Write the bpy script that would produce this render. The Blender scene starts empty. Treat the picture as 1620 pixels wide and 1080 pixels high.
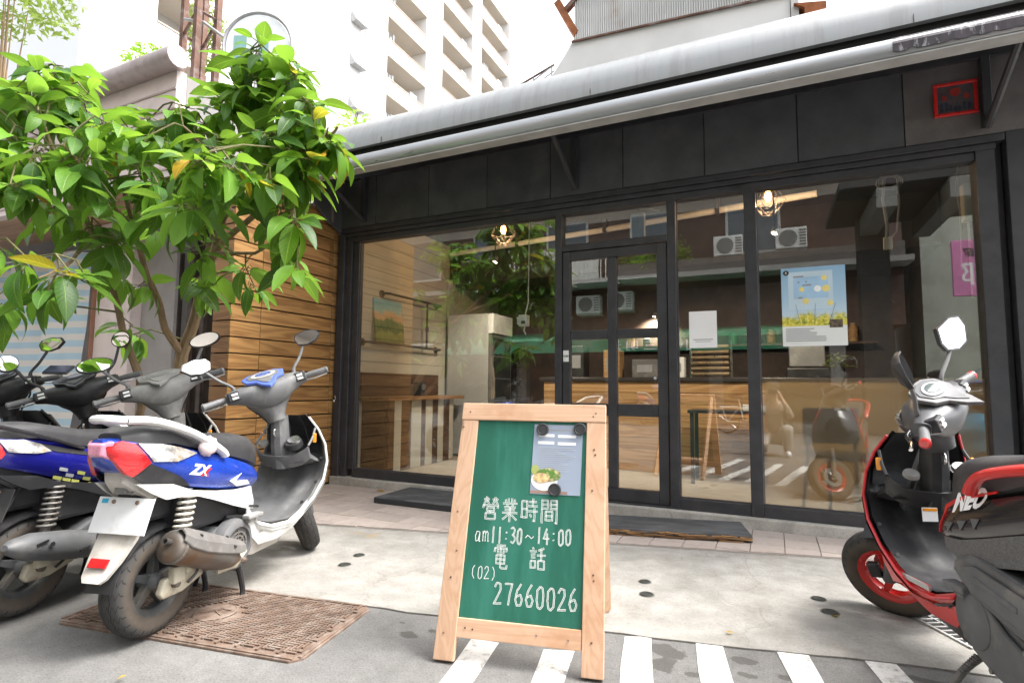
import bpy, bmesh, math, random
from mathutils import Vector, Matrix, noise
from mathutils.geometry import delaunay_2d_cdt
random.seed(7)
SC = bpy.context.scene
COL = SC.collection
R = math.radians
# ------------------------------------------------------------------ camera
FPX, CAMZ = 870.0, 1.05
YAW, PITCH, ROLL = R(25.2), R(4.67), R(0.48)
cF = Vector((-math.sin(YAW)*math.cos(PITCH), math.cos(YAW)*math.cos(PITCH), math.sin(PITCH)))
cR0 = Vector((math.cos(YAW), math.sin(YAW), 0)); cU0 = cR0.cross(cF)
cR = cR0*math.cos(ROLL) + cU0*math.sin(ROLL)
cU = -cR0*math.sin(ROLL) + cU0*math.cos(ROLL)
cam_d = bpy.data.cameras.new("camera"); cam = bpy.data.objects.new("camera", cam_d); COL.objects.link(cam)
cam_d.sensor_width = 36.0; cam_d.lens = 36.0*FPX/1620.0; cam_d.clip_start = 0.05; cam_d.clip_end = 600
mw = Matrix.Identity(4)
for i in range(3):
    mw[i][0] = cR[i]; mw[i][1] = cU[i]; mw[i][2] = -cF[i]
mw[2][3] = CAMZ
cam.matrix_world = mw
SC.camera = cam
# ------------------------------------------------------------------ sky, sun, exposure
SUN_EL, SUN_AZ = R(60), R(70)         # azimuth measured from +Y clockwise: high on the right, a little behind the shop
W = bpy.data.worlds.new("World"); SC.world = W; W.use_nodes = True
wn, wl = W.node_tree.nodes, W.node_tree.links
wn.clear()
sky = wn.new("ShaderNodeTexSky"); sky.sky_type = 'NISHITA'; sky.sun_disc = False
sky.sun_elevation = SUN_EL; sky.sun_rotation = SUN_AZ
sky.air_density = 1.0; sky.dust_density = 4.0; sky.ozone_density = 1.0
hs = wn.new("ShaderNodeHueSaturation"); hs.inputs['Saturation'].default_value = 0.22   # thin bright cloud: almost white
bg = wn.new("ShaderNodeBackground"); bg.inputs['Strength'].default_value = 0.15
wo = wn.new("ShaderNodeOutputWorld")
wl.new(sky.outputs[0], hs.inputs['Color']); wl.new(hs.outputs[0], bg.inputs['Color']); wl.new(bg.outputs[0], wo.inputs['Surface'])
sd = bpy.data.lights.new("sun", 'SUN'); sd.energy = 1.05; sd.angle = R(22); sd.color = (1.0, 0.96, 0.90)
sun = bpy.data.objects.new("sun", sd); COL.objects.link(sun)
sdir = Vector((math.sin(SUN_AZ)*math.cos(SUN_EL), math.cos(SUN_AZ)*math.cos(SUN_EL), math.sin(SUN_EL)))
sun.rotation_euler = sdir.to_track_quat('Z', 'Y').to_euler(); sun.location = sdir*40
SC.view_settings.view_transform = 'Standard'; SC.view_settings.look = 'None'
SC.view_settings.gamma = 1.0; SC.view_settings.use_curve_mapping = False
SC.view_settings.exposure = 2.12
SC.cycles.use_denoising = True
SC.cycles.max_bounces = 8; SC.cycles.transparent_max_bounces = 12
SC.cycles.sample_clamp_indirect = 6.0
SC.cycles.caustics_reflective = False; SC.cycles.caustics_refractive = False

# ------------------------------------------------------------------ helpers: a pixel of the photograph to a place in the street
def _ray(x, y): return cF*FPX + cR*(x-810.0) + cU*(540.0-y)
CAM = Vector((0, 0, CAMZ))
def onz(x, y, z=0.0): d = _ray(x, y); return CAM + d*((z-CAMZ)/d.z)
def ony(x, y, Y): d = _ray(x, y); return CAM + d*(Y/d.y)
def onx(x, y, X): d = _ray(x, y); return CAM + d*(X/d.x)
def at(x, y, depth): d = _ray(x, y); return CAM + d*(depth/FPX)

# ------------------------------------------------------------------ mesh helpers
class MB:
    def __init__(s): s.v = []; s.f = []; s.M = Matrix.Identity(4)
    def add(s, vs, fs):
        o = len(s.v); s.v += [s.M @ Vector(v) for v in vs]; s.f += [tuple(i+o for i in f) for f in fs]; return s
    def box(s, c, d, rot=None):
        x, y, z = d[0]/2, d[1]/2, d[2]/2
        vs = [Vector((i*x, j*y, k*z)) for i in (-1, 1) for j in (-1, 1) for k in (-1, 1)]
        if rot is not None: vs = [rot @ v for v in vs]
        c = Vector(c)
        return s.add([v+c for v in vs], [(0,1,3,2),(4,6,7,5),(0,4,5,1),(2,3,7,6),(0,2,6,4),(1,5,7,3)])
    def bb(s, x0, x1, y0, y1, z0, z1): return s.box(((x0+x1)/2,(y0+y1)/2,(z0+z1)/2),(abs(x1-x0),abs(y1-y0),abs(z1-z0)))
    def loft(s, rings, closed=True, caps=True, loop=False):
        n = len(rings[0]); vs = [Vector(p) for r in rings for p in r]; fs = []; m = len(rings)
        for i in range(m if loop else m-1):
            for j in range(n if closed else n-1):
                a, b = i*n+j, i*n+(j+1) % n
                c, d = ((i+1) % m)*n+(j+1) % n, ((i+1) % m)*n+j
                fs.append((a, b, c, d))
        if caps and closed and not loop:
            fs.append(tuple(range(n))[::-1]); fs.append(tuple((m-1)*n+j for j in range(n)))
        return s.add(vs, fs)
    def tube(s, path, r, n=8, caps=True, flat=1.0):
        P = [Vector(p) for p in path]; rr = r if isinstance(r, (list, tuple)) else [r]*len(P)
        rings = []; prev = None
        for i, p in enumerate(P):
            t = (P[min(i+1, len(P)-1)]-P[max(i-1, 0)]).normalized()
            if prev is None:
                a = Vector((0, 0, 1)) if abs(t.z) < 0.9 else Vector((1, 0, 0))
                u = (a - t*a.dot(t)).normalized()
            else:
                u = (prev - t*prev.dot(t)).normalized()
            prev = u; w = t.cross(u)
            rings.append([p + (u*math.cos(2*math.pi*k/n)*flat + w*math.sin(2*math.pi*k/n))*rr[i] for k in range(n)])
        return s.loft(rings, True, caps)
    def cyl(s, a, b, r, r2=None, n=16): return s.tube([a, b], [r, r if r2 is None else r2], n)
    def lathe(s, prof, o=(0,0,0), d=(0,0,1), n=24, closed=False):
        o, d = Vector(o), Vector(d).normalized()
        a = Vector((0,0,1)) if abs(d.z) < .9 else Vector((1,0,0)); u = (a-d*a.dot(d)).normalized(); w = d.cross(u)
        rings = [[o + d*h + (u*math.cos(2*math.pi*k/n)+w*math.sin(2*math.pi*k/n))*max(r, 1e-4) for k in range(n)] for r, h in prof]
        return s.loft(rings, True, not closed, closed)
    def prism(s, out, o, u, v, w):
        o, u, v, w = Vector(o), Vector(u), Vector(v), Vector(w); n = len(out)
        a = [o+u*p[0]+v*p[1] for p in out]
        return s.loft([a, [p+w for p in a]])
    def panel(s, out, yf, thick, res=0.03, mirror=1):
        """a shell traced in side view (x,z) and laid on the surface y = yf(x,z); closed, with thickness"""
        pts = []
        for i, p in enumerate(out):
            q = out[(i+1) % len(out)]; L = math.hypot(q[0]-p[0], q[1]-p[1]); k = max(1, int(L/res))
            pts += [(p[0]+(q[0]-p[0])*j/k, p[1]+(q[1]-p[1])*j/k) for j in range(k)]
        nb = len(pts); xs = [p[0] for p in pts]; zs = [p[1] for p in pts]
        def inside(x, z):
            c = False
            for i in range(nb):
                a, b = pts[i], pts[i-1]
                if (a[1] > z) != (b[1] > z) and x < (b[0]-a[0])*(z-a[1])/(b[1]-a[1])+a[0]: c = not c
            return c
        P = [Vector(p) for p in pts]
        x = min(xs)+res/2
        while x < max(xs):
            z = min(zs)+res/2
            while z < max(zs):
                if inside(x, z) and min((p[0]-x)**2+(p[1]-z)**2 for p in pts) > (res*.45)**2: P.append(Vector((x, z)))
                z += res
            x += res
        V, E, F, *_ = delaunay_2d_cdt(P, [(i, (i+1) % nb) for i in range(nb)], [], 1, 1e-6)
        n = len(V)
        a = [(p.x, mirror*yf(p.x, p.y), p.y) for p in V]; b = [(p.x, mirror*(yf(p.x, p.y)-thick), p.y) for p in V]
        fs = [tuple(f) for f in F]+[tuple(i+n for i in f)[::-1] for f in F]
        cnt = {}
        for f in F:
            for i in range(len(f)):
                e = (f[i], f[(i+1) % len(f)]); cnt[e] = 1
        for (i, j) in list(cnt):
            if (j, i) not in cnt: fs.append((j, i, i+n, j+n))
        return s.add(a+b, fs)
    def build(s, name, mat, parent=None, smooth=False, bevel=0, ang=35, seg=2, sub=0, at=None, kind=None):
        me = bpy.data.meshes.new(name)
        vs = s.v
        me.from_pydata([tuple(v) for v in vs], [], s.f); me.validate(); me.update()
        bm = bmesh.new(); bm.from_mesh(me); bmesh.ops.recalc_face_normals(bm, faces=bm.faces); bm.to_mesh(me); bm.free()
        if smooth:
            me.polygons.foreach_set('use_smooth', [True]*len(me.polygons)); me.set_sharp_from_angle(angle=R(ang))
        return place(name, me, mat, parent, bevel, seg, sub, at, kind)
def place(name, me, mat, parent=None, bevel=0, seg=2, sub=0, at=None, kind=None):
    o = bpy.data.objects.new(name, me); COL.objects.link(o)
    if mat is not None and not me.materials: me.materials.append(mat)
    if parent is not None: o.parent = parent
    if at is not None: o.matrix_local = at if isinstance(at, Matrix) else Matrix.Translation(Vector(at))
    if sub:
        m = o.modifiers.new('subdivision', 'SUBSURF'); m.levels = sub; m.render_levels = sub
    if bevel:
        m = o.modifiers.new('bevel', 'BEVEL'); m.width = bevel; m.segments = seg; m.limit_method = 'ANGLE'; m.angle_limit = R(40)
    if kind: o['kind'] = kind
    return o
def tag(o, label=None, cat=None, group=None, kind=None):
    if label: o['label'] = label
    if cat: o['category'] = cat
    if group: o['group'] = group
    if kind: o['kind'] = kind
    return o
def thing(name, label, cat, loc=(0,0,0), rz=0.0, group=None, rot=None):
    o = bpy.data.objects.new(name, None); o.empty_display_size = .1; COL.objects.link(o)
    o.location = loc; o.rotation_euler = rot if rot else (0, 0, rz)
    return tag(o, label, cat, group)
def struct(name): 
    o = bpy.data.objects.new(name, None); COL.objects.link(o); o['kind'] = 'structure'; return o
def copy_tree(o, parent=None):
    c = o.copy(); COL.objects.link(c); c.parent = parent
    for ch in list(o.children): copy_tree(ch, c)
    return c
def bx(x0, x1, y0, y1, z0, z1): return MB().bb(x0, x1, y0, y1, z0, z1)
def text_mesh(txt, size, shear=0.0, bold=0.0, align='LEFT', spacing=1.0):
    c = bpy.data.curves.new('lettering', 'FONT'); c.body = txt; c.size = size; c.shear = shear; c.offset = bold; c.align_x = align
    c.space_character = spacing; c.resolution_u = 3
    o = bpy.data.objects.new('lettering', c)
    me = bpy.data.meshes.new_from_object(o); vs = [v.co.copy() for v in me.vertices]; fs = [tuple(p.vertices) for p in me.polygons]
    bpy.data.objects.remove(o); bpy.data.curves.remove(c); bpy.data.meshes.remove(me)
    return vs, fs

# ------------------------------------------------------------------ materials
MATS = {}
def _new(name):
    m = bpy.data.materials.new(name); m.use_nodes = True; nt = m.node_tree; nt.nodes.clear()
    out = nt.nodes.new('ShaderNodeOutputMaterial'); return m, nt, out
def N(nt, t, **kw):
    n = nt.nodes.new(t)
    for k, v in kw.items(): setattr(n, k, v)
    return n
def setin(nt, sock, v):
    if hasattr(v, 'is_output') or isinstance(v, bpy.types.NodeSocket): nt.links.new(v, sock)
    else:
        if isinstance(v, (tuple, list)) and len(v) == 3 and sock.type == 'RGBA': v = (*v, 1)
        sock.default_value = v
def coords(nt, which='Object', scale=(1,1,1), rot=(0,0,0)):
    tc = N(nt, 'ShaderNodeTexCoord'); mp = N(nt, 'ShaderNodeMapping'); mp.inputs['Scale'].default_value = scale; mp.inputs['Rotation'].default_value = rot
    nt.links.new(tc.outputs[which], mp.inputs['Vector']); return mp.outputs[0]
def noisen(nt, vec, scale, detail=4, rough=.55, dist=0.0, out='Fac'):
    n = N(nt, 'ShaderNodeTexNoise'); n.inputs['Scale'].default_value = scale; n.inputs['Detail'].default_value = detail
    n.inputs['Roughness'].default_value = rough; n.inputs['Distortion'].default_value = dist
    if vec is not None: nt.links.new(vec, n.inputs['Vector'])
    return n.outputs[out]
def ramp(nt, fac, stops, interp='LINEAR'):
    r = N(nt, 'ShaderNodeValToRGB'); r.color_ramp.interpolation = interp
    e = r.color_ramp.elements
    while len(e) > 1: e.remove(e[-1])
    for i, (p, c) in enumerate(stops):
        el = e[0] if i == 0 else e.new(p)
        el.position = p; el.color = (*c, 1) if len(c) == 3 else c
    nt.links.new(fac, r.inputs[0]); return r.outputs[0]
def mixc(nt, fac, a, b, mode='MIX'):
    m = N(nt, 'ShaderNodeMix', data_type='RGBA', blend_type=mode)
    setin(nt, m.inputs[0], fac); setin(nt, m.inputs[6], a); setin(nt, m.inputs[7], b); return m.outputs[2]
def mth(nt, op, a, b=None, c=None):
    m = N(nt, 'ShaderNodeMath', operation=op); setin(nt, m.inputs[0], a)
    if b is not None: setin(nt, m.inputs[1], b)
    if c is not None: setin(nt, m.inputs[2], c)
    return m.outputs[0]
def bumpn(nt, h, strength=.3, dist=.01, normal=None):
    b = N(nt, 'ShaderNodeBump'); b.inputs['Strength'].default_value = strength; b.inputs['Distance'].default_value = dist
    nt.links.new(h, b.inputs['Height'])
    if normal is not None: nt.links.new(normal, b.inputs['Normal'])
    return b.outputs[0]
def mul(c, k): return tuple(min(1, x*k) for x in c)
def pm(name, col, rough=.5, metal=0.0, var=.15, scale=6, bump=0.0, bscale=80, coat=0.0, dirt=None, dscale=5, dlo=.5, dhi=.7, objvar=0.0, spec=.5, stretch=(1,1,1), rvar=.12, bdist=.004, trans=0.0, emit=None):
    if name in MATS: return MATS[name]
    m, nt, out = _new(name); p = N(nt, 'ShaderNodeBsdfPrincipled'); nt.links.new(p.outputs[0], out.inputs[0])
    v = coords(nt, 'Object', stretch); n1 = noisen(nt, v, scale, 5)
    c = ramp(nt, n1, [(.3, mul(col, 1-var)), (.7, mul(col, 1+var))])
    if objvar:
        oi = N(nt, 'ShaderNodeObjectInfo'); h = N(nt, 'ShaderNodeHueSaturation')
        nt.links.new(mth(nt, 'MULTIPLY_ADD', oi.outputs['Random'], objvar, 1-objvar/2), h.inputs['Value']); nt.links.new(c, h.inputs['Color']); c = h.outputs[0]
    if dirt:
        n2 = noisen(nt, v, dscale, 7, .65); f = N(nt, 'ShaderNodeMapRange'); f.inputs[1].default_value = dlo; f.inputs[2].default_value = dhi
        nt.links.new(n2, f.inputs[0]); c = mixc(nt, f.outputs[0], c, dirt)
    nt.links.new(c, p.inputs['Base Color'])
    n3 = noisen(nt, v, scale*2.3, 4); rr = N(nt, 'ShaderNodeMapRange'); rr.inputs[3].default_value = max(.02, rough-rvar); rr.inputs[4].default_value = min(1, rough+rvar)
    nt.links.new(n3, rr.inputs[0]); nt.links.new(rr.outputs[0], p.inputs['Roughness'])
    p.inputs['Metallic'].default_value = metal; p.inputs['Coat Weight'].default_value = coat; p.inputs['Coat Roughness'].default_value = .06
    p.inputs['Specular IOR Level'].default_value = spec
    if trans: p.inputs['Transmission Weight'].default_value = trans
    if emit: p.inputs['Emission Color'].default_value = (*emit[0], 1); p.inputs['Emission Strength'].default_value = emit[1]
    if bump: nt.links.new(bumpn(nt, noisen(nt, v, bscale, 3), bump, bdist), p.inputs['Normal'])
    MATS[name] = m; return m
def wood(name, dark, light, axis='X', scale=3.0, rough=.55, objvar=.3, knots=True, stretch=.09, bump=.25, dirt=None, ringf=46.0):
    if name in MATS: return MATS[name]
    m, nt, out = _new(name); p = N(nt, 'ShaderNodeBsdfPrincipled'); nt.links.new(p.outputs[0], out.inputs[0])
    sc = {'X': (stretch, 1, 1), 'Y': (1, stretch, 1), 'Z': (1, 1, stretch)}[axis]
    tc = N(nt, 'ShaderNodeTexCoord'); oi = N(nt, 'ShaderNodeObjectInfo')
    off = N(nt, 'ShaderNodeVectorMath', operation='MULTIPLY_ADD'); cb = N(nt, 'ShaderNodeCombineXYZ')
    for i, k in enumerate((7.0, 13.0, 5.0)): nt.links.new(mth(nt, 'MULTIPLY', oi.outputs['Random'], k), cb.inputs[i])
    ad = N(nt, 'ShaderNodeVectorMath', operation='ADD'); nt.links.new(tc.outputs['Object'], ad.inputs[0]); nt.links.new(cb.outputs[0], ad.inputs[1])
    mp = N(nt, 'ShaderNodeMapping'); mp.inputs['Scale'].default_value = sc; nt.links.new(ad.outputs[0], mp.inputs[0])
    v = mp.outputs[0]
    warp = noisen(nt, v, scale*1.6, 3, .5, 1.2)
    rings = mth(nt, 'SINE', mth(nt, 'MULTIPLY', warp, ringf)); fine = noisen(nt, v, scale*22, 5, .7)
    g = mth(nt, 'ADD', mth(nt, 'MULTIPLY_ADD', rings, .22, .35), mth(nt, 'MULTIPLY', fine, .35))
    c = ramp(nt, g, [(.22, dark), (.55, tuple((a*.35+b*.65) for a, b in zip(dark, light))), (.85, light)])
    big = noisen(nt, v, scale*.9, 2); c = mixc(nt, mth(nt, 'MULTIPLY', big, .35), c, mul(dark, .9))
    if knots:
        vo = N(nt, 'ShaderNodeTexVoronoi'); vo.inputs['Scale'].default_value = 2.6
        mk = N(nt, 'ShaderNodeMapping'); mk.inputs['Scale'].default_value = tuple(1 if s == 1 else .45 for s in sc); nt.links.new(ad.outputs[0], mk.inputs[0]); nt.links.new(mk.outputs[0], vo.inputs['Vector'])
        kf = N(nt, 'ShaderNodeMapRange'); kf.inputs[1].default_value = .05; kf.inputs[2].default_value = .02; nt.links.new(vo.outputs['Distance'], kf.inputs[0])
        c = mixc(nt, mth(nt, 'MULTIPLY', kf.outputs[0], .8), c, mul(dark, .25))
    h = N(nt, 'ShaderNodeHueSaturation'); nt.links.new(mth(nt, 'MULTIPLY_ADD', oi.outputs['Random'], objvar, 1-objvar*.5), h.inputs['Value']); nt.links.new(c, h.inputs['Color']); c = h.outputs[0]
    if dirt:
        n2 = noisen(nt, coords(nt, 'Object'), 3.5, 6, .65); f = N(nt, 'ShaderNodeMapRange'); f.inputs[1].default_value = .52; f.inputs[2].default_value = .75; nt.links.new(n2, f.inputs[0]); c = mixc(nt, mth(nt, 'MULTIPLY', f.outputs[0], .6), c, dirt)
    nt.links.new(c, p.inputs['Base Color']); p.inputs['Roughness'].default_value = rough
    nt.links.new(bumpn(nt, g, bump, .002), p.inputs['Normal'])
    MATS[name] = m; return m
def glassmat(name, tint=(.93,.95,.94), base=.11, rough=0.0, gain=.9):
    if name in MATS: return MATS[name]
    m, nt, out = _new(name)
    t = N(nt, 'ShaderNodeBsdfTransparent'); t.inputs[0].default_value = (*tint, 1)
    g = N(nt, 'ShaderNodeBsdfGlossy'); g.inputs['Roughness'].default_value = rough; g.inputs[0].default_value = (.98,1,.99,1)
    lw = N(nt, 'ShaderNodeLayerWeight'); lw.inputs[0].default_value = .5
    f = mth(nt, 'MULTIPLY_ADD', mth(nt, 'POWER', lw.outputs['Facing'], 5.0), gain, base)
    mx = N(nt, 'ShaderNodeMixShader'); nt.links.new(f, mx.inputs[0]); nt.links.new(t.outputs[0], mx.inputs[1]); nt.links.new(g.outputs[0], mx.inputs[2]); nt.links.new(mx.outputs[0], out.inputs[0])
    MATS[name] = m; return m
# ------------------------------------------------------------------ the materials of the place
def asphalt_mat():
    m, nt, out = _new('asphalt'); p = N(nt, 'ShaderNodeBsdfPrincipled'); nt.links.new(p.outputs[0], out.inputs[0])
    v = coords(nt, 'Object')
    big = noisen(nt, v, 1.1, 6, .6); fine = noisen(nt, v, 120, 5, .8)
    c = ramp(nt, big, [(.3, (.125,.122,.118)), (.7, (.20,.195,.186))])
    c = mixc(nt, .6, c, ramp(nt, noisen(nt, v, 14, 6, .75), [(.35, (.72,.72,.72)), (.62, (1.1,1.1,1.1))]), 'MULTIPLY')
    sp = ramp(nt, fine, [(.36, (.42,.42,.42)), (.48, (.95,.95,.95)), (.60, (1.05,1.05,1.05)), (.70, (1.9,1.85,1.75))])
    c = mixc(nt, .8, c, sp, 'MULTIPLY')
    # oil and water spots
    wob = noisen(nt, v, 9, 4, .6); sep = N(nt, 'ShaderNodeVectorMath', operation='ADD')
    fac = None
    for (x, y, rx, ry) in SPOTS:
        mp = N(nt, 'ShaderNodeMapping'); mp.vector_type = 'POINT'
        mp.inputs['Location'].default_value = (-x/rx, -y/ry, 0); mp.inputs['Scale'].default_value = (1/rx, 1/ry, 0)
        nt.links.new(v, mp.inputs[0])
        L = N(nt, 'ShaderNodeVectorMath', operation='LENGTH'); nt.links.new(mp.outputs[0], L.inputs[0])
        d = mth(nt, 'ADD', L.outputs['Value'], mth(nt, 'MULTIPLY_ADD', wob, 3.0, -1.5))
        mr = N(nt, 'ShaderNodeMapRange'); mr.inputs[1].default_value = 1.05; mr.inputs[2].default_value = .8; nt.links.new(d, mr.inputs[0])
        fac = mr.outputs[0] if fac is None else mth(nt, 'MAXIMUM', fac, mr.outputs[0])
    c = mixc(nt, mth(nt, 'MULTIPLY', fac, .72), c, (.05,.047,.04))
    nt.links.new(c, p.inputs['Base Color'])
    p.inputs['Roughness'].default_value = .85
    nt.links.new(bumpn(nt, fine, .5, .004), p.inputs['Normal'])
    return m
def concrete_mat(name='concrete_apron', lo=(.25,.24,.22), hi=(.43,.415,.385)):
    m, nt, out = _new(name); p = N(nt, 'ShaderNodeBsdfPrincipled'); nt.links.new(p.outputs[0], out.inputs[0])
    v = coords(nt, 'Object'); big = noisen(nt, v, .9, 8, .62, .4); fine = noisen(nt, v, 75, 6, .8); mid = noisen(nt, v, 6, 7, .7)
    c = ramp(nt, big, [(.28, lo), (.5, tuple((a+b)/2 for a, b in zip(lo, hi))), (.7, hi)])
    c = mixc(nt, .8, c, ramp(nt, mid, [(.3, (.62,.60,.56)), (.62, (1.05,1.05,1.05))]), 'MULTIPLY')
    c = mixc(nt, .6, c, ramp(nt, fine, [(.33, (.55,.55,.55)), (.52, (1,1,1)), (.7, (1.12,1.12,1.12))]), 'MULTIPLY')
    # damp grey and ochre blotches
    bl = noisen(nt, coords(nt, 'Object', (1,1.6,1)), 1.7, 5, .55, .6)
    c = mixc(nt, mth(nt, 'MULTIPLY', ramp(nt, bl, [(.56, (0,0,0)), (.68, (1,1,1))]), .55), c, (.22,.215,.195))
    rs = noisen(nt, coords(nt, 'Object', (1,1,1), (0,0,.4)), 2.3, 6, .6); c = mixc(nt, mth(nt, 'MULTIPLY', ramp(nt, rs, [(.66, (0,0,0)), (.72, (1,1,1))]), .5), c, (.36,.25,.12))
    wv = N(nt, 'ShaderNodeVectorMath', operation='ADD'); nt.links.new(v, wv.inputs[0])
    nz = N(nt, 'ShaderNodeTexNoise'); nz.inputs['Scale'].default_value = 3; nz.inputs['Detail'].default_value = 5; nt.links.new(v, nz.inputs[0])
    scn = N(nt, 'ShaderNodeVectorMath', operation='SCALE'); scn.inputs[3].default_value = .5; nt.links.new(nz.outputs['Color'], scn.inputs[0]); nt.links.new(scn.outputs[0], wv.inputs[1])
    vo = N(nt, 'ShaderNodeTexVoronoi', feature='DISTANCE_TO_EDGE'); vo.inputs['Scale'].default_value = .75; nt.links.new(wv.outputs[0], vo.inputs['Vector'])
    cr = N(nt, 'ShaderNodeMapRange'); cr.inputs[1].default_value = .006; cr.inputs[2].default_value = .0015; nt.links.new(vo.outputs['Distance'], cr.inputs[0])
    c = mixc(nt, mth(nt, 'MULTIPLY', cr.outputs[0], .32), c, (.14,.13,.11))
    nt.links.new(c, p.inputs['Base Color']); p.inputs['Roughness'].default_value = .85
    nt.links.new(bumpn(nt, fine, .35, .004, bumpn(nt, mid, .3, .01)), p.inputs['Normal'])
    return m
def stripe_mat():
    m, nt, out = _new('road_paint'); p = N(nt, 'ShaderNodeBsdfPrincipled'); nt.links.new(p.outputs[0], out.inputs[0])
    v = coords(nt, 'Object'); n1 = noisen(nt, v, 26, 8, .7); n2 = noisen(nt, v, 4, 4, .6)
    f = mth(nt, 'ADD', n1, mth(nt, 'MULTIPLY', n2, .35))
    c = ramp(nt, f, [(.52, (.24,.235,.225)), (.60, (.52,.51,.48)), (.70, (.68,.67,.64)), (.9, (.76,.75,.72))])
    nt.links.new(c, p.inputs['Base Color']); p.inputs['Roughness'].default_value = .7
    nt.links.new(bumpn(nt, noisen(nt, v, 180, 3), .3, .003), p.inputs['Normal']); return m
def leafmat(name, base, under, yellow=False):
    m, nt, out = _new(name); p = N(nt, 'ShaderNodeBsdfPrincipled')
    oi = N(nt, 'ShaderNodeObjectInfo'); ge = N(nt, 'ShaderNodeNewGeometry')
    r = mth(nt, 'FRACT', mth(nt, 'ADD', mth(nt, 'MULTIPLY', oi.outputs['Random'], 7.3), ge.outputs['Random Per Island']))
    c = ramp(nt, r, [(0, mul(base, .62)), (.45, base), (.8, under), (1, mul(under, 1.25))])
    uvx = N(nt, 'ShaderNodeAttribute'); uvx.attribute_name = 'vein'
    sp = N(nt, 'ShaderNodeSeparateXYZ'); nt.links.new(uvx.outputs['Vector'], sp.inputs[0])
    # side veins slanting off the midrib
    ve = mth(nt, 'SINE', mth(nt, 'MULTIPLY_ADD', sp.outputs[0], 62.0, mth(nt, 'MULTIPLY', mth(nt, 'ABSOLUTE', sp.outputs[1]), -14.0)))
    vf = N(nt, 'ShaderNodeMapRange'); vf.inputs[1].default_value = .72; vf.inputs[2].default_value = 1.0; nt.links.new(ve, vf.inputs[0])
    mr = N(nt, 'ShaderNodeMapRange'); mr.inputs[1].default_value = .09; mr.inputs[2].default_value = .03; nt.links.new(mth(nt, 'ABSOLUTE', sp.outputs[1]), mr.inputs[0])
    vein = mth(nt, 'MAXIMUM', mth(nt, 'MULTIPLY', vf.outputs[0], .35), mr.outputs[0])
    c = mixc(nt, mth(nt, 'MULTIPLY', vein, .75), c, mul((base[0]*2+.06, base[1]*1.8, base[2]*1.5+.02), 1.3))
    nt.links.new(c, p.inputs['Base Color']); p.inputs['Roughness'].default_value = .42; p.inputs['Specular IOR Level'].default_value = .45
    nt.links.new(bumpn(nt, mth(nt, 'MULTIPLY', vein, -1), .35, .004), p.inputs['Normal'])
    t = N(nt, 'ShaderNodeBsdfTranslucent'); nt.links.new(mixc(nt, .5, c, (.33,.54,.05), 'MIX'), t.inputs[0])
    mx = N(nt, 'ShaderNodeMixShader'); mx.inputs[0].default_value = .45; nt.links.new(p.outputs[0], mx.inputs[1]); nt.links.new(t.outputs[0], mx.inputs[2]); nt.links.new(mx.outputs[0], out.inputs[0])
    return m
def tyremat():
    m, nt, out = _new('tyre_rubber'); p = N(nt, 'ShaderNodeBsdfPrincipled'); nt.links.new(p.outputs[0], out.inputs[0])
    tc = N(nt, 'ShaderNodeTexCoord'); sp = N(nt, 'ShaderNodeSeparateXYZ'); nt.links.new(tc.outputs['Object'], sp.inputs[0])
    ang = mth(nt, 'ARCTAN2', sp.outputs[2], sp.outputs[0]); ay = mth(nt, 'ABSOLUTE', sp.outputs[1])
    rad = mth(nt, 'SQRT', mth(nt, 'ADD', mth(nt, 'MULTIPLY', sp.outputs[0], sp.outputs[0]), mth(nt, 'MULTIPLY', sp.outputs[2], sp.outputs[2])))
    a = mth(nt, 'MULTIPLY', ang, 26/(2*math.pi))
    zig = mth(nt, 'PINGPONG', mth(nt, 'MULTIPLY', ay, 60.0), .55)
    fr = mth(nt, 'FRACT', mth(nt, 'ADD', mth(nt, 'ADD', a, zig), mth(nt, 'MULTIPLY', mth(nt, 'GREATER_THAN', sp.outputs[1], 0.0), .5)))
    g1 = mth(nt, 'LESS_THAN', fr, .13)
    wav = mth(nt, 'MULTIPLY_ADD', mth(nt, 'SINE', mth(nt, 'MULTIPLY', a, math.pi*2)), .003, .017)
    g2 = mth(nt, 'LESS_THAN', mth(nt, 'ABSOLUTE', mth(nt, 'SUBTRACT', ay, wav)), .0022)
    on = mth(nt, 'GREATER_THAN', rad, .182)
    g = mth(nt, 'MULTIPLY', mth(nt, 'MAXIMUM', g1, g2), on)
    v = tc.outputs['Object']; dn = noisen(nt, v, 9, 5, .6)
    side = N(nt, 'ShaderNodeMapRange'); side.inputs[1].default_value = .195; side.inputs[2].default_value = .17; nt.links.new(rad, side.inputs[0])
    c = ramp(nt, dn, [(.3, (.028,.027,.026)), (.7, (.058,.054,.05))])
    c = mixc(nt, mth(nt, 'MULTIPLY', mth(nt, 'MULTIPLY', side.outputs[0], dn), .75), c, (.15,.11,.075))
    c = mixc(nt, g, c, (.01,.01,.01))
    nt.links.new(c, p.inputs['Base Color']); p.inputs['Roughness'].default_value = .8
    nt.links.new(bumpn(nt, mth(nt, 'MULTIPLY', g, -1), 1.0, .006), p.inputs['Normal']); return m
SPOTS = [(-1.43,2.02,.05,.03),(-1.36,2.10,.025,.02),(-1.28,2.17,.05,.035),(-1.52,2.11,.02,.012),(-.42,2.36,.10,.05),(-.40,2.25,.05,.07),(-.29,2.22,.03,.02),(-.12,2.42,.07,.03),(-.10,2.30,.04,.02),(.02,2.35,.05,.025),(.05,2.26,.05,.02),(.1,2.18,.05,.03),(.24,2.24,.04,.03),(.5,2.55,.1,.03),(.4,2.2,.08,.03),(-.9,1.6,.06,.04),(-2.2,.9,.1,.05),(.3,1.2,.08,.05)]
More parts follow.
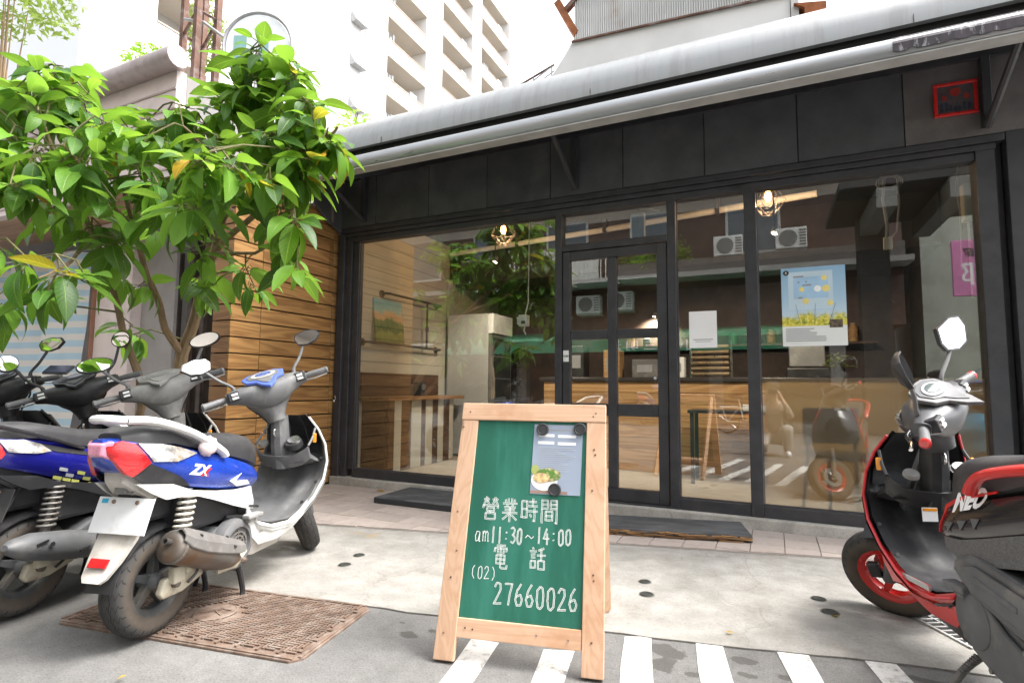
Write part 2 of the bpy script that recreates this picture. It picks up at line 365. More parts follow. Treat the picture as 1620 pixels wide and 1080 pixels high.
ASPHALT = asphalt_mat(); CONCRETE = concrete_mat(); PAINT = stripe_mat(); TYRE = tyremat()
LEAF = leafmat('leaf_green', (.048,.145,.018), (.155,.33,.035)); LEAFY = leafmat('leaf_yellow', (.55,.27,.02), (.62,.36,.03)); LEAFN = leafmat('leaf_young', (.155,.34,.025), (.27,.46,.05))
SMALLLEAF = leafmat('leaf_small', (.07,.13,.03), (.15,.24,.05))
GLASS = glassmat('window_glass'); GLASS_IN = glassmat('appliance_glass', (.8,.85,.85), .06)
BLACKF = pm('black_aluminium', (.036,.036,.041), .42, .0, .25, 9, .06, 300, dirt=(.06,.055,.055), dscale=4, dlo=.55, dhi=.8)
BLACKB = pm('black_board', (.075,.078,.085), .5, 0, .22, 5, .12, 220, dirt=(.125,.122,.12), dscale=3.2, dlo=.56, dhi=.82, objvar=.25)
GREYB = pm('grey_black_board', (.115,.105,.105), .5, 0, .2, 5, .12, 220, dirt=(.17,.155,.145), dscale=3.2)
HOOD = pm('grey_sheet_metal', (.31,.32,.325), .42, .35, .14, 3, .05, 150, dirt=(.25,.255,.255), dscale=3, dlo=.42, dhi=.62, stretch=(4,1,.35))
BARM = pm('brushed_aluminium', (.34,.35,.36), .32, .7, .10, 5, .03, 200, dirt=(.30,.31,.31), dscale=8, stretch=(.15,1,1))
TAPE = pm('grimy_tape', (.060,.052,.062), .75, 0, .5, 14, .3, 60, dirt=(.28,.27,.29), dscale=26, dlo=.56, dhi=.64, stretch=(1,1,.3))
DARKFAB = pm('dark_canvas', (.035,.032,.033), .8, 0, .2, 8, .1, 120)
ORANGEWOOD = wood('orange_cedar', (.20,.092,.028), (.42,.235,.082), 'Y', 3.2, .5, .28, knots=False)
PINE = wood('raw_pine', (.56,.34,.21), (.66,.44,.30), 'Z', 5.0, .7, .12, dirt=(.42,.19,.08), ringf=58.0, stretch=.045, bump=.12)
PINEX = wood('raw_pine_rail', (.56,.34,.21), (.66,.44,.30), 'X', 5.0, .7, .12, dirt=(.42,.19,.08), ringf=58.0, stretch=.045, bump=.12)
CHALKB = pm('green_chalkboard', (.012,.122,.080), .55, 0, .16, 4, .04, 60, dirt=(.035,.19,.135), dscale=4, dlo=.46, dhi=.72, stretch=(2.2,1,.35))
def chalkmat():
    m, nt, out = _new('chalk'); p = N(nt, 'ShaderNodeBsdfPrincipled'); p.inputs['Base Color'].default_value = (.83,.86,.83,1); p.inputs['Roughness'].default_value = .95
    t = N(nt, 'ShaderNodeBsdfTransparent'); f = ramp(nt, noisen(nt, coords(nt), 170, 3, .7), [(.28, (0,0,0)), (.40, (1,1,1))])
    mx = N(nt, 'ShaderNodeMixShader'); nt.links.new(f, mx.inputs[0]); nt.links.new(t.outputs[0], mx.inputs[1]); nt.links.new(p.outputs[0], mx.inputs[2]); nt.links.new(mx.outputs[0], out.inputs[0]); return m
CHALK = chalkmat()
PAPER = pm('white_paper', (.80,.80,.80), .6, 0, .03, 4); PAPERB = pm('menu_paper', (.30,.35,.44), .45, 0, .06, 5)
INK = pm('black_ink', (.02,.02,.02), .6); GREYINK = pm('grey_ink', (.28,.29,.31), .6)
WHITEP = pm('white_plastic', (.72,.72,.70), .35, 0, .05, 6, dirt=(.50,.47,.42), dscale=9, dlo=.55, dhi=.8)
CREAMP = pm('dusty_white_plastic', (.55,.52,.475), .5, 0, .10, 6, dirt=(.30,.265,.22), dscale=12, dlo=.42, dhi=.75)
GREYP = pm('grey_plastic', (.125,.125,.127), .55, 0, .15, 8, .08, 300, dirt=(.24,.235,.225), dscale=7, dlo=.5, dhi=.75)
FADED = pm('faded_grey_plastic', (.235,.23,.22), .68, 0, .12, 8, .08, 300, dirt=(.36,.35,.33), dscale=9, dlo=.5, dhi=.72)
BLACKP = pm('black_plastic', (.022,.022,.024), .42, 0, .2, 8, .10, 320, dirt=(.07,.068,.065), dscale=8, dlo=.52, dhi=.8)
SEATM = pm('seat_vinyl', (.030,.030,.033), .55, 0, .15, 6, .2, 420, dirt=(.075,.072,.07), dscale=5, dlo=.45, dhi=.75)
BLUEM = pm('blue_paint', (.012,.055,.42), .28, .25, .10, 5, coat=.9, dirt=(.05,.08,.36), dscale=12, dlo=.6, dhi=.8)
NAVYM = pm('deep_blue_paint', (.012,.013,.22), .25, .3, .12, 5, coat=.9, dirt=(.05,.05,.16), dscale=12, dlo=.62, dhi=.85)
REDM = pm('red_paint', (.62,.022,.018), .3, 0, .08, 5, coat=.7)
GUNM = pm('satin_black_paint', (.030,.028,.031), .22, .3, .15, 8, coat=.5)
CARBON = pm('textured_black_panel', (.085,.086,.088), .45, 0, .45, 160, .4, 240)
STEELD = pm('dirty_cast_aluminium', (.19,.185,.175), .6, .35, .2, 14, .15, 150, dirt=(.13,.10,.07), dscale=10, dlo=.45, dhi=.7)
CASTP = pm('grey_engine_casting', (.115,.118,.122), .58, .2, .15, 10, .18, 260, dirt=(.19,.185,.175), dscale=8)
MUFF = pm('heat_stained_steel', (.17,.155,.14), .5, .65, .2, 7, .1, 90, dirt=(.17,.10,.055), dscale=6, dlo=.45, dhi=.68)
SHIELDM = pm('scuffed_heat_shield', (.21,.20,.19), .55, .4, .15, 9, .12, 120, dirt=(.30,.28,.26), dscale=18, dlo=.55, dhi=.7)
CREAMAL = pm('oxidised_aluminium', (.50,.46,.36), .55, .15, .12, 10, .1, 90, dirt=(.26,.20,.13), dscale=12)
CHROME = pm('bright_metal', (.62,.62,.62), .2, 1.0, .08, 6)
MIRRORM = pm('mirror_glass', (.85,.87,.88), .03, 1.0, .02, 3, rvar=.01)
SPRINGW = pm('spring_white', (.70,.66,.56), .45, 0, .1, 12, dirt=(.35,.28,.2), dscale=20)
REDL = pm('red_lens', (.50,.006,.010), .12, 0, .3, 60, .5, 130, coat=1.0, bdist=.003)
CLEARL = pm('clear_lens', (.44,.43,.41), .1, .45, .6, 38, .5, 90, coat=1.0, bdist=.003, dirt=(.48,.30,.12), dscale=16, dlo=.6, dhi=.7)
ORANGEL = pm('orange_lens', (.85,.32,.02), .2, 0, .08, 10, coat=1)
RIMD = pm('dusty_dark_rim', (.085,.09,.092), .55, .4, .2, 8, dirt=(.19,.165,.13), dscale=9, dlo=.45, dhi=.7)
RUST = pm('rusty_iron', (.17,.115,.086), .75, .2, .3, 14, .4, 90, dirt=(.29,.235,.195), dscale=18, dlo=.45, dhi=.7)
RUSTST = pm('rusted_steel', (.16,.085,.06), .8, .1, .35, 9, .3, 60, dirt=(.30,.25,.24), dscale=6)
WHITEW = pm('white_facade_paint', (.78,.77,.76), .75, 0, .05, .8, .1, 40, dirt=(.62,.61,.60), dscale=.6, dlo=.5, dhi=.8)
TOWERW = pm('tower_tile_white', (.80,.79,.78), .6, 0, .03, .25, dirt=(.68,.67,.65), dscale=.3, dlo=.5, dhi=.8)
TOWERG = pm('tower_grey_recess', (.62,.62,.60), .7, 0, .06, .5)
TOWERB = pm('tower_beige_soffit', (.64,.58,.50), .8, 0, .06, .5)
TRIMB = pm('brown_coping', (.48,.36,.29), .7, 0, .1, 1)
GALV = pm('galvanised_sheet', (.52,.52,.51), .5, .35, .12, 2, dirt=(.40,.33,.27), dscale=2.5, dlo=.55, dhi=.75)
PINKW = pm('pale_pink_panel', (.66,.56,.53), .6, 0, .05, 2, dirt=(.52,.44,.42), dscale=3)
GREYW = pm('grey_render', (.30,.28,.27), .8, 0, .1, 3, .2, 60)
DUCT = pm('dull_duct_metal', (.40,.34,.33), .45, .4, .15, 3, dirt=(.28,.22,.20), dscale=4)
BARKM = pm('tan_bark', (.27,.185,.105), .85, 0, .25, 14, .5, 60, stretch=(1,1,.25), dirt=(.16,.12,.075), dscale=9)
TWIG = pm('green_twig', (.13,.12,.05), .8, 0, .2, 20)
PINKL = pm('pink_lens_edge', (.62,.24,.34), .15, 0, .2, 40, .3, 90, coat=1.0)
# ------------------------------------------------------------------ the ground: road, painted stripes, concrete apron, tiled strip
road = MB().add([(-220,-220,-.008),(220,-220,-.008),(220,220,-.008),(-220,220,-.008)], [(0,1,2,3)]).build('road', ASPHALT); road['kind'] = 'structure'
def flat(pts, z, name, mat, parent): return MB().add([(p[0], p[1], z) for p in pts], [tuple(range(len(pts)))]).build(name, mat, parent)
SL = [((747,1010),(696,1080),(788,1016),(747,1080)), ((860,1027),(841,1080),(907,1029),(890,1080)), ((987,1006),(984,1080),(1028,1007),(1030,1080)),
      ((1100,1017),(1110,1080),(1144,1018),(1160,1080)), ((1230,1031),(1257,1080),(1278,1033),(1302,1080)), ((1366,1043),(1400,1080),(1415,1048),(1444,1080))]
rs = random.Random(3)
for i, (a, b, c, d) in enumerate(SL):
    A, B, C, D = [onz(*q, -.006) for q in (a, b, c, d)]
    dl = ((B-A).normalized()*.5+(D-C).normalized()*.5).normalized(); k = 1.9
    pts = [A+dl*(k*t/8)+Vector((rs.uniform(-.006,.006),0,0)) for t in range(9)] + [C+dl*(k*t/8)+Vector((rs.uniform(-.006,.006),0,0)) for t in range(8,-1,-1)]
    flat(pts, -.0045, 'white_stripe', PAINT, road)
def fy(x): return 2.55+.2094*x           # front edge of the apron
xs = [-9+.12*i for i in range(int(15/.12))]
front = [(x, fy(x)+.035*noise.noise(Vector((x*1.7, 3, 0)))+.02*noise.noise(Vector((x*6, 9, 0)))) for x in xs]
apron = MB()
vs = [(x, y, 0) for x, y in front]+[(x, 4.56, 0) for x, y in front]+[(x, y, -.03) for x, y in front]; n = len(front)
apron.add(vs, [(i, i+1, n+i+1, n+i) for i in range(n-1)]+[(2*n+i, 2*n+i+1, i+1, i) for i in range(n-1)])
apron = apron.build('concrete_apron', CONCRETE); apron['kind'] = 'structure'
# tiles along the shop front, each its own piece, cut by the cement edge
def ty(x): return 3.22+.24*(x+3.08)
TILEM = pm('pink_beige_tile', (.41,.35,.315), .75, 0, .12, 5, .1, 90, dirt=(.29,.25,.22), dscale=4, dlo=.5, dhi=.75, objvar=.22)
GROUT = pm('tile_grout', (.30,.27,.24), .9, 0, .1, 8)
strip = struct('tiled_pavement')
gp = [(-4.25, 4.545), (-4.25, ty(-4.25)), (1.7, ty(1.7)), (1.7, 4.545)]
flat(gp, .003, 'grout_bed', GROUT, strip)
def clip(poly):
    out = []
    for i in range(len(poly)):
        p, q = poly[i], poly[(i+1) % len(poly)]; a, b = p[1]-ty(p[0])-.01, q[1]-ty(q[0])-.01
        if a >= 0: out.append(p)
        if (a >= 0) != (b >= 0): t = a/(a-b); out.append((p[0]+(q[0]-p[0])*t, p[1]+(q[1]-p[1])*t))
    return out
TS = .205; full = None; nt_ = 0
for i in range(29):
    for j in range(8):
        x0 = -4.25+i*TS; y1 = 4.54-j*TS; x1, y0 = x0+TS-.006, y1-TS+.006
        if x1 > 1.7: x1 = 1.7
        pl = clip([(x0,y0),(x1,y0),(x1,y1),(x0,y1)])
        if len(pl) < 3: continue
        area = abs(sum(pl[k][0]*pl[(k+1)%len(pl)][1]-pl[(k+1)%len(pl)][0]*pl[k][1] for k in range(len(pl))))/2
        if area < .002: continue
        cx, cy = (x0+x1)/2, (y0+y1)/2; dz = rs.uniform(-.0015,.0015)
        if len(pl) == 4 and area > .95*(TS-.006)**2:
            if full is None:
                h = (TS-.006)/2; o = bx(-h,h,-h,h,.0,.011).build('tile', TILEM, strip, bevel=.002, seg=1); full = o.data; o.location = (cx, cy, dz)
            else:
                o = place('tile', full, None, strip, bevel=.002, seg=1); o.location = (cx, cy, dz)
        else:
            MB().prism([(p[0]-cx, p[1]-cy) for p in pl], (0,0,0), (1,0,0), (0,1,0), (0,0,.011)).build('tile', TILEM, strip, at=(cx, cy, dz))
# rusty cast-iron cover in the road, with raised herringbone bars
A = math.atan2(.19, 1.15)
cov = thing('manhole_cover', 'large rectangular rusty iron cover with herringbone ribs set in the road', 'manhole cover', (-2.32, 1.80, -.004), A)
w, d = 1.26, .56
MB().prism([(-w/2+.04,-d/2),(w/2-.04,-d/2),(w/2,-d/2+.04),(w/2,d/2-.04),(w/2-.04,d/2),(-w/2+.04,d/2),(-w/2,d/2-.04),(-w/2,-d/2+.04)], (0,0,-.02), (1,0,0), (0,1,0), (0,0,.027)).build('plate', RUST, cov, bevel=.004)
fr = MB()
for (x0,x1,y0,y1) in ((-w/2+.03,w/2-.03,-d/2+.006,-d/2+.022),(-w/2+.03,w/2-.03,d/2-.022,d/2-.006),(-w/2+.006,-w/2+.022,-d/2+.03,d/2-.03),(w/2-.022,w/2-.006,-d/2+.03,d/2-.03)): fr.bb(x0,x1,y0,y1,.007,.0125)
fr.build('rim', RUST, cov, bevel=.002)
hb = MB(); P = .0165; L = 4*P
k = 0
for row in range(-10, 62):
    for colm in range(0, 42):
        # classic herringbone: pairs of bars in stair-steps
        x = row*P + colm*6*P - 2.2; y = row*P - .5
        for (bx0, by0, bw, bh) in ((x, y, 3*P, P), (x+3*P-P*0, y-2*P, P, 3*P)):
            cx, cy = bx0+bw/2, by0+bh/2
            if abs(cx) < w/2-.04 and abs(cy) < d/2-.04 and ((cx+.02)/.15)**2+((cy)/.09)**2 > 1:
                hb.box((cx, cy, .0105), (bw-.006, bh-.006, .007))
o = hb.build('herringbone_bars', RUST, cov, kind='stuff')
MB().lathe([(.0,.0),(.09,.0),(.095,.006),(.088,.009),(.086,.0065),(0,.0065)], (-.02,0,.006), (0,0,1), 40).build('emblem', RUST, cov, smooth=True)
em = MB(); em.M = Matrix.Translation((-.02,0,.0125))
em.box((-.02,0,.001),(.10,.012,.006),Matrix.Rotation(.7,3,'Z')).box((.025,-.01,.001),(.07,.011,.006),Matrix.Rotation(-.5,3,'Z')).box((.03,.03,.001),(.06,.009,.006))
em.build('emblem_bars', RUST, cov)
# round black anchor caps let into the apron
for i, (q, s, lab) in enumerate((((568,878),.032,'small black floor cap beside the blue scooter front wheel, farther of two'), ((545,893),.034,'small black floor cap beside the blue scooter front wheel, nearer of two'),
        ((1020,920),.03,'small black floor cap right of the chalkboard, farther of two'), ((1023,940),.034,'small black floor cap right of the chalkboard, nearer of two'),
        ((1295,947),.032,'small black floor cap left of the red-wheeled scooter, farther of two'), ((1313,968),.036,'small black floor cap beside the orange leaf left of the red-wheeled scooter'))):
    t = thing('floor_cap', lab, 'floor cap', onz(*q), 0, 'round caps let into the concrete')
    MB().lathe([(0,.004),(s*.55,.004),(s*.6,.006),(s*.9,.006),(s,.001),(s,-.01)], n=20).build('cap', pm('black_cap', (.03,.032,.028), .6), t, smooth=True)
    MB().lathe([(s*.9,.0),(s*1.12,.0035),(s*1.18,.0005)], n=20, closed=False).build('collar', pm('dull_collar', (.16,.155,.14), .6, .3), t, smooth=True)
# drain grate beneath the right scooter
g0 = onz(1500, 992); gr = thing('drain_grate', 'small steel drain grate in the concrete under the red and black scooter', 'drain grate', g0, R(-62))
MB().bb(-.2,.2,-.075,.075,-.012,.002).build('pit', pm('drain_dark', (.012,.012,.012), .9), gr)
f = MB().bb(-.2,.2,-.08,-.068,0,.008).bb(-.2,.2,.068,.08,0,.008).bb(-.206,-.194,-.08,.08,0,.0085).bb(.194,.206,-.08,.08,0,.0085); f.build('grate_frame', GALV, gr)
for i in range(9): bx(-.004,.004,-.068,.068,.0005,.0065).build('bar', GALV, gr, at=(-.16+i*.04,0,0))
bx(-.194,.194,-.003,.003,.0015,.0075).build('cross_bar', GALV, gr)
# ------------------------------------------------------------------ the shop front
FY = 4.60                                           # front of the aluminium frame
sill = thing('threshold', 'low cement threshold under the black shop front', 'threshold', (0,0,0))
bx(-4.27,1.62,4.545,4.78,-.02,.088).build('step', concrete_mat('cement_sill', (.40,.38,.345), (.58,.56,.52)), sill, bevel=.008)
shop = thing('shop_front', 'black glazed shop front with black board fascia and three wide windows', 'shop front', (0,0,0))
def fr(x0, x1, z0, z1, y0=FY, y1=FY+.11, name='frame_bar', par=None): return bx(x0,x1,y0,y1,z0,z1).build(name, BLACKF, par or shop, bevel=.004)
fr(-4.275,-4.185,.088,2.70,FY-.03,FY+.13,'post'); fr(-4.183,-4.105,.088,2.70,FY,FY+.12,'post'); fr(-4.103,-4.022,.165,2.60,FY+.025,FY+.10)
fr(-1.742,-1.678,.088,2.62,name='post'); fr(-.752,-.682,.088,2.62,name='post'); fr(-.160,-.072,.088,2.62,name='post')
fr(1.292,1.395,.088,2.74,FY-.01,FY+.12,'post'); fr(1.397,1.445,.088,2.74,FY+.05,FY+.13,'post'); fr(1.447,1.585,.088,2.76,FY-.04,FY+.11,'post')
for x0, x1 in ((-4.022,-1.742),(-.682,-.160),(-.072,1.292)): fr(x0,x1,.088,.175,FY+.005,FY+.105,'bottom_rail')
fr(-4.10,1.292,2.605,2.66,FY+.004,FY+.10,'top_rail'); fr(-4.20,1.40,2.662,2.70,FY-.02,FY+.11,'top_rail'); fr(-4.22,1.44,2.702,2.75,FY-.045,FY+.11,'top_rail')
fr(-1.678,-.752,2.262,2.322,name='transom_bar'); fr(-1.678,-.752,.088,.104,name='door_sill')
# window panes (one sheet each)
def pane(x0,x1,z0,z1,y,name='window_pane',par=None): return bx(x0,x1,y-.003,y+.003,z0,z1).build(name, GLASS, par or shop)
pane(-4.022,-1.742,.175,2.605,FY+.06); pane(-1.678,-.752,2.322,2.605,FY+.06); pane(-.682,-.160,.175,2.605,FY+.06); pane(-.072,1.292,.175,2.605,FY+.06)
# fine bright glazing beads, as on the panes' edges
bead = pm('glazing_bead', (.14,.14,.15), .35, .5)
for x0, x1 in ((-4.020,-1.744),(-.680,-.162),(-.070,1.290)):
    bx(x0,x1,FY+.048,FY+.056,.176,.184).build('glazing_bead', bead, shop); bx(x0,x0+.008,FY+.048,FY+.056,.186,2.60).build('glazing_bead', bead, shop)
# fascia boards
fb = bx(-4.45,1.60,4.585,4.64,2.752,3.70).build('backing_board', BLACKF, shop)
edges = [-4.40,-3.77,-3.10,-2.43,-1.775,-1.107,-.441,.231,.901,1.60]
for i in range(9):
    bx(edges[i]+.004,edges[i+1]-.004,4.567,4.582,2.757,3.30).build('fascia_board', GREYB if i == 8 else BLACKB, shop, bevel=.0015, seg=1)
bx(-4.42,1.60,4.545,4.565,3.285,3.345).build('rail', BLACKF, shop, bevel=.003)
# end gusset that closes the fascia on the left
MB().prism([(4.60,2.70),(4.36,2.79),(4.10,2.99),(4.02,3.34),(4.60,3.34)], (-4.262,0,0), (0,1,0), (0,0,1), (.03,0,0)).build('end_gusset', BLACKB, shop, bevel=.003)
bx(-4.23,-4.215,4.40,4.42,2.79,2.98).build('conduit', pm('rusty_conduit', (.20,.17,.15), .6), shop)
# upper wall of the single-storey building above the fascia
# door with six panes
door = thing('shop_door', 'black glass door with six panes in the middle of the shop front', 'door', (0,0,0))
DY0, DY1 = FY+.015, FY+.07
for (x0,x1,z0,z1,nm) in ((-1.672,-1.603,.108,2.256,'stile'),(-.842,-.760,.108,2.256,'stile'),(-1.262,-1.184,.212,2.176,'mullion'),(-1.601,-.844,2.178,2.256,'rail'),(-1.601,-.844,.108,.210,'rail')): bx(x0,x1,DY0,DY1,z0,z1).build(nm, BLACKF, door, bevel=.004)
for (x0,x1) in ((-1.601,-1.264),(-1.182,-.844)):
    for (z0,z1) in ((1.466,1.545),(.808,.911)): bx(x0,x1,DY0+.002,DY1-.002,z0,z1).build('rail', BLACKF, door, bevel=.004)
    for (z0,z1) in ((.212,.806),(.913,1.464),(1.547,2.176)): bx(x0,x1,FY+.04,FY+.046,z0,z1).build('pane', GLASS, door)
# closer arm above the door
cl = thing('door_closer', 'grey door closer fixed to the transom above the shop door', 'door closer', (-1.02, FY+.07, 2.40))
bx(-.06,.06,.04,.11,-.05,.17).build('body', GREYP, cl, bevel=.006); MB().box((.06,.05,.20),(.26,.02,.012),Matrix.Rotation(.25,3,'Y')).build('arm', STEELD, cl, bevel=.002)
# PUSH plate
pp = thing('push_sign', 'small white PUSH sign on the left stile of the shop door', 'sign', (-1.640, DY0-.001, 1.322))
bx(-.026,.026,-.004,0,-.05,.05).build('plate', WHITEP, pp, bevel=.008)
vs, fs = text_mesh('PUSH', .026, bold=.0008, align='CENTER'); MB().add([(v.x, -.0052, v.y-.009) for v in vs], fs).build('lettering', INK, pp)
# ------------------------------------------------------------------ rolled-up awning over the front
aw = thing('awning', 'rolled-up grey metal awning running the whole length of the shop front', 'awning', (0,0,0))
AX0, AX1 = -4.62, 2.6
def extr(prof, x0, x1): return MB().prism(prof, (x0,0,0), (0,1,0), (0,0,1), (x1-x0,0,0))
hp = [(4.62,3.735),(4.45,3.73),(4.28,3.705),(4.15,3.655),(4.05,3.585),(3.975,3.49),(3.935,3.385),(3.926,3.285),(3.950,3.275),(3.960,3.375),(3.995,3.475),(4.065,3.565),(4.16,3.632),(4.28,3.682),(4.45,3.708),(4.62,3.713)]
hood = extr(hp, AX0, AX1).build('hood', HOOD, aw, smooth=True, ang=40)
for x in (-3.2,-1.2,.85): bx(x-.001,x+.001,3.922,3.928,3.285,3.34).build('seam', BLACKP, hood)
bp = [(3.80,3.02),(3.785,3.03),(3.778,3.060),(3.780,3.095),(3.790,3.128),(3.81,3.148),(3.835,3.156),(3.85,3.148),(3.85,3.05),(3.90,3.035),(3.90,3.02)]
extr(bp, AX0, AX1).build('front_bar', BARM, aw, smooth=True, ang=30)
extr([(3.788,3.011),(3.788,3.019),(3.90,3.019),(3.90,3.011)], AX0, AX1).build('bottom_strip', pm('pale_strip', (.42,.42,.41), .5), aw)
MB().tube([(AX0+.03,4.06,3.26),(AX1-.03,4.06,3.26)], .075, 14).build('fabric_roll', DARKFAB, aw, smooth=True)
extr([(3.855,3.115),(4.00,3.215),(4.02,3.19),(3.87,3.085)], AX0+.02, AX1-.02).build('fabric_edge', DARKFAB, aw)
TX = ony(1412, 70, 3.78).x
tp = MB(); r5 = random.Random(5)
top = []; 
xs = [TX+(AX1-TX)*i/60 for i in range(61)]
va = [(x, 3.774, 3.042+r5.uniform(0,.015)*(i % 3 == 0)) for i, x in enumerate(xs)]+[(x, 3.776, 3.098) for x in xs]+[(x, 3.803, 3.147) for x in xs]
tp.add(va, [(i,i+1,61+i+1,61+i) for i in range(60)]+[(61+i,61+i+1,122+i+1,122+i) for i in range(60)])
tp.build('grimy_tape', TAPE, aw)
for x in (-3.9,-1.53,1.35):
    bx(x-.025,x+.025,4.50,4.565,2.80,3.28).build('wall_bracket', BLACKF, aw, bevel=.004)
    MB().tube([(x,4.53,2.80),(x,4.0,3.05),(x,3.86,3.10)], [.024,.022,.02], 8).build('arm', BLACKF, aw, smooth=True)
# framed red talisman picture on the fascia
c = ony(1511,157,4.56)
pic = thing('framed_talisman', 'red framed print hung on the right end of the black fascia', 'framed print', (c.x, 4.563, c.z), 0, rot=(R(-4),R(1.5),0))
for (x0,x1,z0,z1) in ((-.122,.122,.10,.122),(-.122,.122,-.122,-.10),(-.122,-.10,-.10,.10),(.10,.122,-.10,.10)): bx(x0,x1,-.016,0,z0,z1).build('frame', REDM, pic, bevel=.004)
bx(-.10,.10,-.006,-.002,-.10,.10).build('print', pm('dim_print', (.085,.08,.09), .3, 0, .3, 14, dirt=(.15,.05,.045), dscale=22), pic)
MB().lathe([(0,0),(.028,0),(.031,.0012)], (0,-.0075,.05), (0,-1,0), 20).build('print_emblem', pm('print_red', (.36,.04,.03), .4), pic)
for dx in (-.06,.06): bx(dx-.012,dx+.012,-.0085,-.0068,-.005,.03).build('print_mark', MATS['print_red'], pic)
r6 = random.Random(6)
for i in range(7): bx(-.085+i*.025,-.068+i*.025,-.0085,-.0068,-.085,-.065+r6.uniform(0,.05)).build('print_figure', pm('print_dark', (.03,.035,.06), .5, 0, .4, 30), pic)
# ------------------------------------------------------------------ planked wall that stands out from the left end of the front
pw = thing('plank_wall', 'orange wooden plank wall standing out beside the left window', 'wall', (0,0,0))
PX, PY0, PY1 = -4.30, 3.30, 4.62
bx(-4.52,PX-.022,PY0+.024,PY1,0,2.93).build('backing', pm('dark_backing', (.02,.013,.008), .9), pw)
pitch = .1455; nP = 20
segs = [(PY0+.002,3.617),(3.622,4.527),(4.532,4.60)]; meshes = {}
for i in range(nP):
    z = .02+i*pitch
    for k, (y0,y1) in enumerate(segs):
        key = k; dx = random.uniform(0,.003)
        if key not in meshes:
            o = bx(-.011,.011,-(y1-y0)/2,(y1-y0)/2,-.0665,.0665).build('plank', ORANGEWOOD, pw, bevel=.002, seg=1); meshes[key] = o.data
        else: o = place('plank', meshes[key], None, pw, bevel=.002, seg=1)
        o.location = (PX-.011+dx, (y0+y1)/2, z+.0665)
    if 'f' not in meshes:
        o = bx(-.11,.11,-.011,.011,-.0665,.0665).build('plank', wood('orange_cedar_end', (.20,.08,.02), (.40,.19,.055), 'X', 3.2, .5, .28, knots=False), pw, bevel=.002, seg=1); meshes['f'] = o.data
    else: o = place('plank', meshes['f'], None, pw, bevel=.002, seg=1)
    o.location = (PX-.012-.112, PY0+.012, z+.0665)
hk = thing('door_latch', 'small steel latch on the edge of the black post beside the planks', 'latch', ony(530,632,4.56))
MB().tube([(0,0,.03),(.012,-.01,.02),(.016,-.012,0),(.008,-.01,-.02),(-.008,-.006,-.022),(-.012,-.004,0)], .0045, 6).build('loop', CHROME, hk, smooth=True); bx(-.012,.012,-.004,.004,.02,.045).build('plate', CHROME, hk, bevel=.001)
# ------------------------------------------------------------------ black steps in front of the glass
MATB = pm('black_mat_rubber', (.055,.058,.062), .75, 0, .3, 12, .6, 60, dirt=(.13,.135,.14), dscale=14, dlo=.45, dhi=.7, stretch=(.35,1,1))
st = thing('black_step', 'flat dark grey step board in front of the left window', 'step board', (-3.22,3.99,.011), R(0.5))
bx(0,1.22,.0,.55,0,.052).build('board', MATB, st, bevel=.004); bx(.004,1.216,-.003,-.0005,.004,.046).build('front_edge', pm('step_edge', (.03,.032,.036), .6), st)
st2 = thing('worn_step', 'dark step board with splintered wooden front edge before the right windows', 'step board', (-.14,4.135,.011), R(193.5))
bx(0,1.75,-.40,.0,.004,.05).build('board', MATB, st2, bevel=.005)
r7 = random.Random(9); sp = MB()
for i in range(70):
    x = r7.random()**1.3*1.15; l = r7.uniform(.04,.2); z = r7.uniform(.006,.04)
    sp.box((x+l/2, .004+r7.uniform(0,.008), z), (l, r7.uniform(.006,.014), r7.uniform(.003,.007)), Matrix.Rotation(r7.uniform(-.06,.06),3,'Y'))
sp.build('splintered_edge', wood('splinter_wood', (.10,.045,.02), (.50,.29,.12), 'X', 6, .7, 0, False), st2, kind='stuff')
# ------------------------------------------------------------------ sheets stuck to the glass
def sheet(name, label, cat, c, w, h, mat, y=FY+.052):
    t = thing(name, label, cat, (c.x, y, c.z)); bx(-w/2,w/2,-.0012,0,-h/2,h/2).build('sheet', mat, t); return t
def deco(t, x0, x1, z0, z1, mat, name='print', y=-.0018): return bx(x0,x1,y-.0004,y,z0,z1).build(name, mat, t)
def poster_mat():
    m, nt, out = _new('poster_print'); p = N(nt, 'ShaderNodeBsdfPrincipled'); nt.links.new(p.outputs[0], out.inputs[0]); p.inputs['Roughness'].default_value = .4
    tc = N(nt, 'ShaderNodeTexCoord'); sp = N(nt, 'ShaderNodeSeparateXYZ'); nt.links.new(tc.outputs['Object'], sp.inputs[0]); z = sp.outputs[2]
    sky_ = ramp(nt, mth(nt, 'MULTIPLY_ADD', z, 1.7, .5), [(.25, (.58,.68,.74)), (.6, (.36,.53,.68)), (1, (.26,.44,.62))])
    fl = noisen(nt, tc.outputs['Object'], 38, 4, .6); fcol = ramp(nt, fl, [(.35, (.16,.26,.04)), (.5, (.60,.52,.06)), (.7, (.80,.72,.22))])
    hgt = mth(nt, 'ADD', z, mth(nt, 'MULTIPLY', noisen(nt, tc.outputs['Object'], 11, 3), -.16)); f = N(nt, 'ShaderNodeMapRange'); f.inputs[1].default_value = -.13; f.inputs[2].default_value = -.17; nt.links.new(hgt, f.inputs[0])
    c = mixc(nt, f.outputs[0], sky_, fcol); w_ = mth(nt, 'LESS_THAN', z, -.148); c = mixc(nt, w_, c, (.72,.73,.72))
    nt.links.new(c, p.inputs['Base Color']); return m
po = sheet('poster', 'sky blue and yellow poster taped inside the right window', 'poster', ony(1287,484,FY+.05), .425, .597, poster_mat())
deco(po, -.165,.13,-.02,.265, pm('poster_pale', (.50,.63,.72), .5, 0, .06, 6), 'pale_box', -.0014); deco(po, -.13,.10,.06,.225, pm('poster_blue', (.36,.55,.74), .5), 'pale_box', -.0019)
